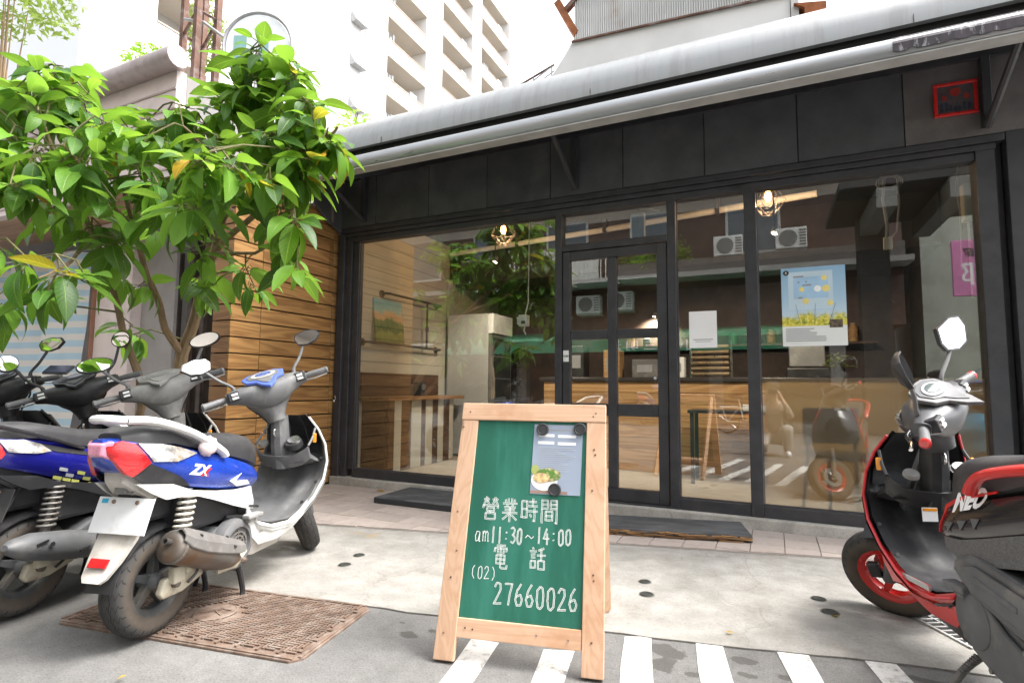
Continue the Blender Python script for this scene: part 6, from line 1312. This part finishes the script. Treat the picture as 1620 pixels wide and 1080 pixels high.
# paint the lower front red, as the front side spoilers are
for side in (-1, 1):
    m = MB(); m.panel([(.97,.40),(.93,.33),(.86,.275),(.74,.30),(.60,.325),(.60,.345),(.74,.335),(.86,.365)], lambda x, z: .19+.03*(x-.7), .01, .03, side); m.build('front_spoiler', REDM, s5, smooth=True)
    m = MB(); m.panel([(.80,.335),(.62,.350),(.56,.352),(.56,.338),(.64,.332),(.80,.318)], lambda x, z: .20, .008, .03, side); m.build('step_strip', pm('satin_alloy', (.5,.5,.5), .35, .7), s5)
bx(.842,.846,.02,.075,.52,.575).build('warning_sticker', PAPER, s5); bx(.8405,.8415,.022,.073,.562,.573).build('warning_sticker_header', ORANGEL, s5)
# cyan scooter beyond the right edge: the window mirrors it
CYAN = dict(BLUE); CYAN.update(paint=pm('cyan_paint', (.01,.30,.50), .3, .1, .08, 5, coat=.8), apron=pm('cyan_paint', (.01,.30,.50)), lower=GREYP, edge=GREYP, inner=BLACKP, hbm=BLACKP, railm=GREYP, steer=20, flashes=[])
scooter((1.98,1.75), 100.0, 'cyan scooter beyond the red-wheeled one, mirrored in the right window', CYAN)
# ------------------------------------------------------------------ the chalkboard A-stand
AL = R(13.5); A0 = onz(684,1044); B0 = onz(955,1078); U_ = (B0-A0).normalized()
brd = thing('chalkboard_stand', 'green A-frame chalkboard with raw pine frame and white handwriting', 'chalkboard', A0+Vector((0,0,.0)), math.atan2(U_.y,U_.x))
# local: x along the board, y back into the street, z up; the face leans back by AL
TM = Matrix.Rotation(-AL, 4, 'X')
def fb(x0,x1,z0,z1,y0,y1,name,mat,bev=.003):
    m = MB(); m.M = TM; m.bb(x0,x1,y0,y1,z0,z1); return m.build(name, mat, brd, bevel=bev)
def quadboard(p, y0, y1, name, mat):
    m = MB(); m.M = TM; m.prism(p, (0,y0,0), (1,0,0), (0,0,1), (0,y1-y0,0)); return m.build(name, mat, brd, bevel=.003)
quadboard([(0,.004),(.083,.004),(.108,.93),(.035,.93)], 0, .028, 'stile', PINE)
quadboard([(.568,.004),(.65,.004),(.651,.93),(.573,.93)], 0, .028, 'stile', PINE)
quadboard([(.033,.931),(.651,.931),(.651,1.004),(.035,1.004)], -.002, .028, 'top_rail', PINEX)
quadboard([(.075,.088),(.567,.088),(.568,.158),(.086,.158)], .002, .026, 'bottom_rail', PINEX)
quadboard([(.080,.15),(.573,.15),(.578,.94),(.10,.94)], .010, .018, 'writing_surface', CHALKB)
# hinged rear frame
def rear(p, q, r, nm):
    m = MB(); m.tube([p, q], r, 4); m.build(nm, PINE, brd)
tz = math.cos(AL)*.99; tyb = math.sin(AL)*.99
for x in (.06,.62): rear((x,tyb+.03,tz-.02),(x,tyb+.40,.01), .028, 'rear_leg')
rear((.06,tyb+.32,.22),(.62,tyb+.32,.22), .022, 'rear_rail')
MB().bb(.06,.62,tyb+.045,tyb+.06,tz-.08,tz-.03).build('hinge_rail', PINE, brd)
# nail heads
for (x,z) in ((.07,.965),(.61,.968),(.60,.955),(.045,.90),(.05,.55),(.06,.40),(.035,.10),(.045,.30),(.61,.80),(.605,.82),(.60,.66),(.608,.35),(.61,.33),(.605,.12),(.12,.125),(.15,.122),(.40,.125),(.52,.12)):
    m = MB(); m.M = TM; m.lathe([(0,-.0035),(.0035,-.003),(.004,.0)], (x,0,z), (0,1,0), 8); m.build('nail', RUSTST, brd)
# chalk handwriting: strokes drawn on a 10 x 10 grid
G = {
'營': [[(1.2,9.2),(1.8,8.2)],[(3.9,9.3),(3.1,8.3)],[(2.5,9.9),(2.4,8.2),(1,6.9)],[(2.5,8.2),(4,7)],[(6.2,9.2),(6.8,8.2)],[(8.9,9.3),(8.1,8.3)],[(7.5,9.9),(7.4,8.2),(6,6.9)],[(7.5,8.2),(9,7)],[(.8,6.4),(.5,5)],[(.8,6.3),(9.4,6.4),(9,5)],[(3,5.4),(3,3.9),(7,3.9),(7,5.4),(3,5.4)],[(5,3.9),(4.6,3.1)],[(2.2,3),(2.2,.5),(7.8,.5),(7.8,3),(2.2,3)]],
'業': [[(4,9.9),(4,7.9)],[(6,9.9),(6,7.9)],[(2.2,9.3),(2.8,8.2)],[(7.9,9.3),(7.2,8.2)],[(1,7.6),(9,7.7)],[(3.2,7.2),(3.8,6.3)],[(6.9,7.2),(6.2,6.3)],[(1.8,6),(8.2,6.1)],[(2.2,4.8),(7.8,4.9)],[(.8,3.6),(9.2,3.7)],[(5,6),(5,0)],[(4.6,3.3),(1,.8)],[(5.4,3.3),(9,.8)]],
'時': [[(.8,8.8),(.8,2),(3.6,2),(3.6,8.8),(.8,8.8)],[(.8,5.5),(3.6,5.5)],[(4.8,8.6),(9,8.7)],[(6.9,9.9),(6.9,6.8)],[(4.4,6.8),(9.6,6.9)],[(4.4,4.6),(9.7,4.7)],[(8,6),(8,.5),(7,1)],[(5.4,3.5),(6.3,2.2)]],
'間': [[(1,9.6),(1,.2)],[(1,9.6),(4.2,9.6),(4.2,6.2),(1,6.2)],[(1,7.9),(4.2,7.9)],[(9.2,9.6),(9.2,.2),(8.3,.7)],[(9.2,9.6),(5.8,9.6),(5.8,6.2),(9.2,6.2)],[(5.8,7.9),(9.2,7.9)],[(3.2,5),(3.2,1.4),(6.9,1.4),(6.9,5),(3.2,5)],[(3.2,3.2),(6.9,3.2)]],
'電': [[(2,9.6),(8,9.7)],[(1,8.5),(.7,6.8)],[(1,8.4),(9.2,8.5),(8.8,7)],[(5,9.6),(5,6.1)],[(2.4,7.6),(3.8,7.6)],[(2.4,6.7),(3.8,6.7)],[(6.2,7.6),(7.6,7.6)],[(6.2,6.7),(7.6,6.7)],[(2.2,5.6),(2.2,2.2),(7.8,2.2),(7.8,5.6),(2.2,5.6)],[(2.2,3.9),(7.8,3.9)],[(5,5.6),(5,.8),(6,.3),(9.4,.3),(9.5,1.7)]],
'話': [[(2,9.7),(2.7,8.8)],[(.4,8),(4.5,8.1)],[(1.2,6.7),(3.8,6.8)],[(1.2,5.4),(3.8,5.5)],[(1.2,4),(1.2,1.2),(3.8,1.2),(3.8,4),(1.2,4)],[(8.9,9.5),(5.6,8.4)],[(5,6.4),(9.9,6.5)],[(7.3,8.8),(7.3,4.2)],[(5.6,4.2),(5.6,.8),(9.2,.8),(9.2,4.2),(5.6,4.2)]],
'a': [[(7.5,5),(3.5,5.2),(1.8,3),(3,.6),(6,1.2),(7.6,4.6),(7.6,.6),(9,.8)]], 'm': [[(1,5),(1.2,.5)],[(1.1,3.5),(3,5.2),(4.3,4.4),(4.4,.5)],[(4.4,3.6),(6.2,5.2),(7.8,4.2),(8,.5),(9.2,.8)]],
'1': [[(5,9.8),(4.8,.2)]], ':': [[(5,7),(5.2,6.4)],[(5,3.2),(5.2,2.6)]], '3': [[(1.5,8.8),(5,9.8),(8,8.4),(7,6),(4,5.2),(7.5,4.4),(8.5,2),(5.5,.2),(1.5,1)]],
'0': [[(5,9.7),(2,8),(1.6,4),(2.6,.8),(5,.2),(7.8,1.6),(8.4,6),(7.4,9),(5,9.7)]], '~': [[(.5,4),(2.5,6),(5,5),(7,3.6),(9.5,5.4)]], '4': [[(5.5,9.8),(1,3.6),(9.4,3.8)],[(6.4,7),(6.2,.2)]],
'(': [[(6,9.8),(3,7),(3,3),(6,.2)]], ')': [[(4,9.8),(7,7),(7,3),(4,.2)]], '2': [[(1.5,7.6),(3.6,9.7),(7.4,9.2),(7.8,6.6),(4,2.8),(1.2,.4),(9.2,.8)]],
'7': [[(1,9.2),(8.8,9.4),(6.6,5),(5.4,.2)]], '6': [[(7,9.8),(3.4,7),(1.6,3),(3.4,.4),(7,.6),(8.6,3),(6.6,5.2),(2.6,4.2)]]}
rc = random.Random(4)
def chalk(s, x0, z0, w, h, name, gap=1.0, wt=.0018, dbl=.0):
    m = MB(); m.M = TM; n = len(s); cw = w/n
    for i, chh in enumerate(s):
        if chh == ' ': continue
        jz = rc.uniform(-.03,.03)*h
        for k in G[chh]:
            pts = [(x0+i*cw+(p[0]*.1*.9+.05)*cw*gap, z0+jz+p[1]*.1*h) for p in k]; P = []
            for j in range(len(pts)-1):
                for t in range(4): a = t/4; P.append(Vector((pts[j][0]*(1-a)+pts[j+1][0]*a+rc.uniform(-.0007,.0007), .0088, pts[j][1]*(1-a)+pts[j+1][1]*a+rc.uniform(-.0007,.0007))))
            P.append(Vector((pts[-1][0], .0088, pts[-1][1])))
            offs = (0,) if not dbl else (-dbl, dbl)
            for of in offs:
                Q = []
                for j, p in enumerate(P):
                    d = P[min(j+1,len(P)-1)]-P[max(j-1,0)]; nrm = Vector((-d.z,0,d.x)).normalized() if d.length else Vector((1,0,0)); Q.append(p+nrm*of)
                for j in range(len(Q)-1):
                    d = (Q[j+1]-Q[j]); nn = Vector((-d.z,0,d.x)).normalized()*wt*.5 if d.length else Vector((wt*.5,0,0)); e = d*.12
                    m.add([Q[j]-nn-e,Q[j]+nn-e,Q[j+1]+nn+e,Q[j+1]-nn+e],[(0,1,2,3)])
                    for vi in range(-4,0): m.v[vi] = m.v[vi]
    m.build(name, CHALK, brd)
chalk('營業時間', .147, .526, .322, .092, 'chalk_lettering', wt=.0021, dbl=.0025)
chalk('am', .124, .436, .068, .085, 'chalk_lettering', wt=.0030); chalk('11:30', .192, .440, .135, .062, 'chalk_lettering', wt=.0022, dbl=.0020); chalk('~', .335, .445, .04, .05, 'chalk_lettering', wt=.0028); chalk('14:00', .378, .446, .145, .062, 'chalk_lettering', wt=.0022, dbl=.0020)
chalk('電', .208, .346, .066, .09, 'chalk_lettering', wt=.0021, dbl=.0023); chalk('話', .352, .350, .074, .088, 'chalk_lettering', wt=.0021, dbl=.0023)
chalk('(02)', .122, .300, .106, .05, 'chalk_lettering', wt=.0028); chalk('27660026', .218, .214, .335, .082, 'chalk_lettering', wt=.0022, dbl=.0023)
# faint wiped chalk smears
sm = pm('chalk_smear', (.10,.30,.22), .9, 0, .4, 20)
# menu sheet with three magnets
mn = thing('menu_sheet', 'pale blue menu leaflet pinned on the chalkboard with three black magnets', 'menu', brd.location, brd.rotation_euler.z)
def mb_(): m = MB(); m.M = TM; return m
def dq(x0,x1,z0,z1,y,mat,name): m = mb_(); m.bb(x0,x1,y-.0004,y,z0,z1); return m.build(name, mat, mn)
m = mb_(); m.prism([(.347,.636),(.551,.637),(.558,.918),(.354,.919)], (0,.0085,0), (1,0,0), (0,0,1), (0,-.0012,0)); m.build('sheet', PAPERB, mn)
dq(.39,.53,.893,.900,.0069,GREYINK,'print_line')
for i, (x0,x1,z) in enumerate(((.375,.44,.873),(.455,.53,.871),(.372,.44,.843),(.455,.53,.841))): dq(x0,x1,z-.006,z+.006,.0069,PAPER,'print_block')
for i in range(12): dq(.372,.372+rc.uniform(.09,.165),.822-i*.0085,.8245-i*.0085,.0069,pm('soft_ink', (.45,.48,.53), .6),'print_line')
bowl = pm('salad_print', (.45,.40,.20), .5, 0, .75, 60, dirt=(.10,.22,.04), dscale=45, dlo=.45, dhi=.55)
def disc(x,z,rx,rz,y,mat,name):
    m = mb_(); m.prism([(rx*math.cos(2*math.pi*k/24),rz*math.sin(2*math.pi*k/24)) for k in range(24)], (x,y,z), (1,0,0), (0,0,1), (0,-.0006,0)); return m.build(name, mat, mn)
disc(.405,.692,.055,.042,.0068,PAPER,'bowl_print'); disc(.42,.713,.052,.027,.0060,bowl,'salad_print'); disc(.392,.70,.034,.02,.0053,pm('egg_print', (.62,.45,.22), .5, 0, .5, 70, dirt=(.5,.2,.12), dscale=50),'salad_print'); disc(.365,.732,.016,.02,.0060,pm('green_print',(.4,.45,.14),.5),'salad_print')
dq(.348,.50,.640,.650,.0069,pm('brown_print',(.32,.2,.15),.6),'print_line')
for (x,z) in ((.390,.898),(.545,.902),(.449,.656)):
    m = mb_(); m.lathe([(0,.0),(.024,.0),(.026,-.003),(.025,-.010),(.021,-.0115),(.019,-.009),(0,-.009)], (x,.0065,z), (0,1,0), 24); mg = m.build('magnet', pm('magnet_black', (.03,.03,.032), .6, 0, .2, 20), None, smooth=True); mg.parent = None
    mg.matrix_world = Matrix.Translation(brd.location) @ Matrix.Rotation(brd.rotation_euler.z,4,'Z'); tag(mg, {.390:'round black magnet at the top left of the menu leaflet',.545:'round black magnet at the top right of the menu leaflet',.449:'round black magnet at the bottom of the menu leaflet'}[x], 'magnet', 'black magnets on the chalkboard')
# ------------------------------------------------------------------ the other side of the street (seen in the window glass)
OY = -9.4
op = thing('opposite_building', 'brown tiled building across the street mirrored in the shop windows', 'building', (0,0,0))
BRT = pm('brown_tile_wall', (.10,.055,.042), .5, 0, .25, 3, dirt=(.055,.035,.03), dscale=2)
bx(-26,3.5,OY-6,OY,2.9,16).build('wall', BRT, op); bx(-26,3.5,OY-6,OY-1.6,0,2.9).build('shop_wall', pm('dim_shopfront', (.06,.05,.045), .7, 0, .5, 1.2), op)
for i in range(9): bx(-25.6+i*3.4,-25.2+i*3.4,OY-.35,OY+.02,0,2.95).build('pillar', pm('grey_pillar', (.30,.28,.26), .8), op)
for z in (4.55,7.7,10.9): bx(-26,3.6,OY,OY+.9,z,z+.16).build('balcony_slab', pm('concrete_band', (.36,.34,.32), .85, 0, .15, 1), op)
RAILW = pm('white_railing', (.70,.70,.68), .5)
bx(-26,3.5,OY+.001,OY+.012,6.9,16).build('added_upper_facing', pm('pale_reflection_facing', (.50,.44,.38), .6, 0, .15, 1), op)  # pale facing added to brighten what the mirrors and windows reflect
for i in range(34):
    x = -10.2+i*.17; bx(x-.014,x+.014,OY+.84,OY+.87,4.72,5.75).build('railing_bar', RAILW, op)
bx(-10.3,-4.6,OY+.83,OY+.88,5.72,5.78).build('railing_top', RAILW, op); bx(-7.6,-5.2,OY+.76,OY+.80,4.72,5.9).build('balcony_sheet', pm('white_sheet', (.66,.66,.62), .6, 0, .1, 3), op)
bx(-4.5,3.4,OY+.8,OY+.88,4.71,5.1).build('parapet', pm('parapet_dark', (.14,.12,.11), .8), op)
for i in range(5): bx(-10.4+i*1.5,-8.95+i*1.5,OY+.3,OY+1.5,4.40+.02*i,4.44+.02*i).build('canopy_sheet', pm('pale_canopy', (.5,.5,.48), .6), op)
for i in range(7): x = -19+i*3.1; f = bx(x-.8,x+.8,OY+.002,OY+.06,5.3,7.0).build('window', pm('window_frame_white', (.55,.55,.53), .5), op); bx(x-.72,x+.72,OY+.061,OY+.07,5.38,6.92).build('pane', pm('dark_pane', (.10,.13,.16), .08), f)
ACW = pm('ac_white', (.68,.68,.66), .5, 0, .05, 3); ACG = pm('ac_grille', (.16,.16,.16), .6)
for i, (x, zz) in enumerate(((-7.9,3.45),(-6.75,3.5),(-5.6,3.55),(-4.5,3.62),(-1.1,5.15),(.65,5.2))):
    t = thing('air_conditioner', ORD[i]+' white air conditioner from the left on the building mirrored in the glass', 'air conditioner', (x,OY+.55,zz), 0, 'air conditioners across the street')
    bx(-.42,.42,-.18,.18,0,.62).build('cabinet', ACW, t, bevel=.02); MB().lathe([(0,0),(.24,0),(.25,.012),(.22,.016)], (-.08,.181,.31), (0,1,0), 24).build('fan_grille', ACG, t)
    for k in range(6): bx(.22,.40,.181,.19,.08+k*.085,.12+k*.085).build('louvre', ACG, t)
    bx(-.4,.4,-.45,.1,-.05,-.005).build('bracket', GALV, t)
gw = thing('green_awning', 'green canvas awning with white characters across the street', 'awning', (0,0,0))
GRN = pm('green_canvas', (.05,.26,.13), .7, 0, .2, 2, dirt=(.30,.36,.28), dscale=1.5)
MB().prism([(OY,3.0),(OY+1.9,2.55),(OY+1.9,2.15),(OY+1.88,2.15),(OY+1.88,2.53),(OY,2.97)], (-10.5,0,0), (0,1,0), (0,0,1), (11.5,0,0)).build('canvas', GRN, gw)
vs, fs = text_mesh('小 吃 三 明 治', .42, bold=.006); MB().add([(-2.0-v.x, OY+1.905, 2.2+v.y*.8) for v in vs], fs).build('lettering', PAPER, gw)
bx(-22,-11,OY,OY+1.5,2.55,2.62).build('side_canopy', MATS['pale_canopy'], op)
# right-hand neighbour of the opposite side: pale wall, stair and pink sign
pb = thing('stair_house', 'pale house with outside stair across the street on the right', 'building', (0,0,0))
bx(4.2,16,OY-6,OY-1.4,0,12).build('wall', pm('pale_green_wall', (.42,.44,.38), .8, 0, .15, 1, dirt=(.28,.28,.24), dscale=1.5), pb)
for i in range(14): bx(4.6+i*.33,4.93+i*.33,OY-1.39,OY-.5,0,.2+i*.2).build('stair_step', pm('stair_concrete', (.40,.39,.36), .85), pb)
for i in range(26): x = 4.6+i*.18; bx(x-.012,x+.012,OY-.55,OY-.52,.2+i*.11,1.25+i*.11).build('stair_bar', pm('teal_bar', (.15,.32,.30), .5), pb)
MB().box((6.85,OY-.535,2.62),(5.4,.05,.06),Matrix.Rotation(-math.atan(.11/.18),3,'Y')).build('stair_rail', MATS['teal_bar'], pb)
MB().bb(2.0,2.6,-6.5,-5.9,0,9).build('lamp_post_column', pm('dark_column', (.07,.065,.06), .8), pb)
cnp = thing('steel_canopy', 'dark steel canopy with grey beams over the far kerb on the right', 'canopy', (0,0,0))
for i in range(4): MB().box((2.2+i*1.2,-5.2,4.9+i*.05),(.35,3.2,.4)).build('beam', pm('beam_grey', (.20,.20,.19), .8), cnp)
bx(1.4,7.5,-6.9,-3.7,5.2,5.35).build('deck', pm('deck_dark', (.05,.05,.05), .8), cnp)
sg = thing('pink_sign', 'pink hanging sign with white characters, mirrored in the right window', 'sign', (3.22,-2.3,0))
bx(-.36,.36,-.03,.03,2.64,3.60).build('panel', pm('pink_panel', (.62,.20,.42), .5), sg, bevel=.008); MB().tube([(.32,-.06,0.0),(.32,-.06,4.3)], .03, 8).build('post', GREYP, sg)
for (tx, sz, zz, dx) in (('名邸', .16, 3.32, .0), ('那', .42, 2.86, .0)):
    vs, fs = text_mesh(tx, sz, bold=.006, align='CENTER')
    MB().add([(-v.x-.05, .0325, zz+v.y) for v in vs], fs).build('lettering', PAPER if sz > .2 else INK, sg)
# second tree, scooters and a bicycle on the far kerb
t2 = thing('broadleaf_tree', 'large-leaved tree across the street mirrored in the left window', 'tree', (-5.6,-1.5,0)); b2 = Vector((-5.6,-1.5,0))
r11 = random.Random(17); lim2 = []; wh2 = []
for k in range(6):
    a = k*1.05; e = b2+Vector((math.cos(a)*1.2,math.sin(a)*1.2,3.4+.5*r11.random())); lim2.append(([b2+Vector((0,0,1.7)), b2+Vector((math.cos(a)*.4,math.sin(a)*.4,2.6)), e], .04, .012))
    for j in range(11): wh2.append((b2+Vector((math.cos(a+r11.uniform(-.5,.5))*r11.uniform(.5,1.7),math.sin(a+r11.uniform(-.5,.5))*r11.uniform(.5,1.7),r11.uniform(2.4,4.6))), 0, 8, .24, r11.uniform(-.2,.3)))
lim2.insert(0, ([b2, b2+Vector((.05,0,.9)), b2+Vector((0,0,1.7))], .09, .06)); grow(t2, b2, lim2, wh2, 77, 0)
for i, (x, y, hd, src, lab) in enumerate(((-3.3,-6.6,-75,s1,'white and blue scooter on the far kerb, mirrored beside the door'), (-2.6,-6.7,-80,s3,'black scooter on the far kerb, mirrored beside the door'), (-4.6,-6.6,-78,s2,'dark blue scooter on the far kerb, mirrored in the left window'))):
    c = copy_tree(src); c.location = (x,y,0); c.rotation_euler = (0,0,R(hd)); c['label'] = lab; c['group'] = 'scooters across the street'
bc = thing('bicycle', 'small bicycle with white carrier on the far kerb, mirrored in the narrow window', 'bicycle', (-.95,-4.6,0), R(8))
WFR = pm('cream_frame', (.66,.64,.58), .4); 
for x in (0,.95):
    m = MB(); m.tube([(.26*math.cos(a),0,.26*math.sin(a)) for a in [2*math.pi*k/28 for k in range(29)]], .018, 6); w_ = m.build('wheel', pm('bike_tyre', (.03,.03,.03), .7), bc, at=(x,0,.28)); m = MB()
    for k in range(10): a = k*math.pi/5; m.tube([(0,0,0),(.25*math.cos(a),0,.25*math.sin(a))], .0025, 4)
    m.build('spokes', CHROME, w_)
for nm, p, q, rr in (('chain_stay',(0,0,.28),(.36,0,.27),.013),('seat_stay',(0,0,.28),(.28,0,.62),.012),('seat_tube',(.36,0,.27),(.26,0,.80),.016),('down_tube',(.36,0,.27),(.80,0,.62),.02),('top_tube',(.28,0,.58),(.79,0,.68),.016),('fork',(.95,0,.28),(.78,0,.90),.016),('handlebar',(.76,-.27,.98),(.76,.27,.98),.012),('carrier',(-.16,0,.60),(.24,0,.62),.03),('carrier_stay',(0,.04,.28),(-.1,.05,.60),.008)): MB().tube([p,q], rr, 8).build(nm, WFR, bc, smooth=True)
MB().box((.25,0,.83),(.24,.14,.06)).build('saddle', BLACKP, bc, bevel=.02); MB().lathe([(0,-.02),(.06,-.02),(.06,.02),(0,.02)], (.36,0,.27), (0,1,0), 16).build('crank', CHROME, bc); MB().box((.5,0,.42),(.2,.09,.12)).build('battery_case', pm('orange_case', (.55,.16,.04), .5), bc, bevel=.02)
for i in range(5):
    c = Vector((-4.2+i*.42,OY+.7,5.3)); r12 = random.Random(40+i); m = MB()
    t = thing('balcony_plant', ORD[i]+' green balcony plant from the left, mirrored in the narrow window', 'plant', (c.x,c.y,4.72), 0, 'balcony plants across the street'); MB().lathe([(0,0),(.12,0),(.15,.3),(0,.3)], n=12).build('pot', RUSTST, t, smooth=True)
    for k in range(170):
        q = Vector((r12.gauss(0,.16),r12.gauss(0,.12),.6+r12.gauss(0,.2))); u = Vector((r12.uniform(-1,1),r12.uniform(-1,1),r12.uniform(-1,1))).normalized()*.07; w_ = u.orthogonal()*.45; m.add([q-u,q+w_,q+u,q-w_],[(0,1,2,3)])
    m.build('foliage', LEAFN if i % 2 else SMALLLEAF, t, kind='stuff')
# alley on the right of the shop
al = thing('right_neighbour', 'pale alley house beside the right post of the shop', 'building', (0,0,0))
bx(2.6,3.0,5.6,20,0,9).build('wall', WHITEW, al); bx(1.75,2.58,9.2,9.5,0,7).build('end_wall', pm('alley_grey', (.5,.5,.47), .8), al)
for i in range(5): bx(2.35,2.6,6.0+i*.8,6.5+i*.8,3.2,3.7).build('awning_piece', pm('red_white', (.6,.2,.18), .6), al)
# ------------------------------------------------------------------ the crouching photographer, seen only in the glass
def skinned(name, chains, mat, parent, sub=2):
    me = bpy.data.meshes.new(name); vs = []; es = []; rad = []; key = {}
    for ch in chains:
        prev = None
        for (x, y, z, r) in ch:
            k = (round(x,3), round(y,3), round(z,3))
            if k not in key: key[k] = len(vs); vs.append((x,y,z)); rad.append(r)
            if prev is not None and prev != key[k]: es.append((prev, key[k]))
            prev = key[k]
    me.from_pydata(vs, es, []); o = place(name, me, mat, parent)
    m = o.modifiers.new('skin', 'SKIN'); m.use_smooth_shade = True
    sl = me.skin_vertices[0].data if me.skin_vertices else None
    if sl is None:
        bm = bmesh.new(); bm.from_mesh(me); bm.verts.layers.skin.verify(); bm.to_mesh(me); bm.free(); sl = me.skin_vertices[0].data
    for i, r in enumerate(rad): sl[i].radius = (r, r); sl[i].use_root = (i == 0)
    s = o.modifiers.new('subdivision', 'SUBSURF'); s.levels = sub; s.render_levels = sub
    return o
pe = thing('person', 'crouching person in grey shirt and pale trousers holding a camera, mirrored in the right window', 'person', (.02,-.12,0))
SKIN = pm('skin', (.52,.33,.24), .55, 0, .05, 10); SHIRT = pm('warm_grey_shirt', (.30,.24,.20), .85, 0, .1, 8, .3, 60); TROU = pm('pale_trousers', (.42,.40,.37), .85, 0, .1, 8, .3, 60)
pel = (0,-.44,.30,.13); che = (0,-.30,.62,.14); nck = (0,-.21,.86,.055); hd0 = (0,-.17,.97,.082); hd1 = (0,-.155,1.05,.085); hd2 = (0,-.175,1.13,.06)
def arm(s): return [(0,-.27,.76,.11),(s*.16,-.27,.78,.058),(s*.25,-.16,.60,.045),(s*.17,-.10,.80,.036),(s*.085,-.075,.965,.028),(s*.075,-.062,1.01,.030)]
legs = [[pel,(.10,-.42,.30,.095),(.20,-.05,.46,.070),(.19,-.20,.22,.055),(.18,-.30,.08,.042),(.19,-.16,.045,.040),(.20,-.07,.03,.028)], [pel,(-.10,-.42,.30,.095),(-.17,-.06,.20,.072),(-.15,-.26,.10,.055),(-.14,-.50,.08,.042),(-.14,-.56,.03,.032)]]
skinned('body', [[pel,che,(0,-.27,.76,.11),nck,hd0,hd1,hd2], arm(1), arm(-1)]+legs, SKIN, pe)
grow_ = lambda ch, d: [(x,y,z,r+d) for x,y,z,r in ch]
skinned('shirt', [grow_([pel,che,(0,-.27,.76,.11),(0,-.22,.84,.055)],.014), grow_(arm(1)[:4],.012), grow_(arm(-1)[:4],.012)], SHIRT, pe)
skinned('trousers', [grow_(l[:5],.014) for l in legs], TROU, pe)
for s in (-1,1): skinned('shoe', [[((.18 if s > 0 else -.14),(-.31 if s > 0 else -.52),.055,.048),((.195 if s > 0 else -.14),(-.15 if s > 0 else -.58),.045,.046),((.20 if s > 0 else -.14),(-.06 if s > 0 else -.62),.035,.036)]], PAPER, pe, 1)
for s in (-1,1):
    for k in range(5):
        z = .985+k*.014; L = (.05,.055,.058,.054,.045)[k]
        if k == 4: ch = [(s*.07,-.07,1.0,.010),(s*.05,-.09,1.015,.009),(s*.03,-.10,1.02,.008)]
        else: ch = [(s*.078,-.065,z,.010),(s*.070,-.040,z,.009),(s*(.070-L*.55),-.036,z,.008)]
        skinned('finger', [ch], SKIN, pe, 1)
MB().lathe([(0,.0),(.07,-.005),(.095,-.05),(.10,-.10),(.088,-.14),(.06,-.15)], (0,-.175,1.17), (0,.12,1), 20).build('hair', pm('black_hair', (.015,.013,.012), .5, 0, .2, 30), pe, smooth=True)
for s in (-1,1):
    MB().lathe([(0,-.012),(.010,-.008),(.012,0),(.010,.008),(0,.012)], (s*.032,-.075,1.065), (0,1,0), 10).build('eye', INK, pe, smooth=True); MB().lathe([(0,-.006),(.022,-.004),(.026,.004),(0,.008)], (s*.088,-.16,1.05), (s,0,0), 10).build('ear', SKIN, pe, smooth=True)
MB().loft([[(-.012,-.075,1.02),(.012,-.075,1.02),(0,-.078,1.06)],[(-.004,-.060,1.022),(.004,-.060,1.022),(0,-.066,1.05)]]).build('nose', SKIN, pe); MB().box((0,-.082,.992),(.05,.01,.008)).build('mouth', pm('lip', (.35,.14,.11), .5), pe, bevel=.003)
cm = thing('photo_camera', 'black camera held up by the crouching person, mirrored in the right window', 'camera', (.02,-.12,1.0)); bx(-.065,.065,-.055,.0,-.03,.05).build('body', BLACKP, cm, bevel=.008); MB().lathe([(0,.0),(.036,.0),(.036,.045),(.03,.05),(0,.048)], (0,0,.01), (0,1,0), 20).build('lens', BLACKP, cm, smooth=True); bx(-.02,.02,-.045,-.005,.05,.075).build('prism', BLACKP, cm, bevel=.006)
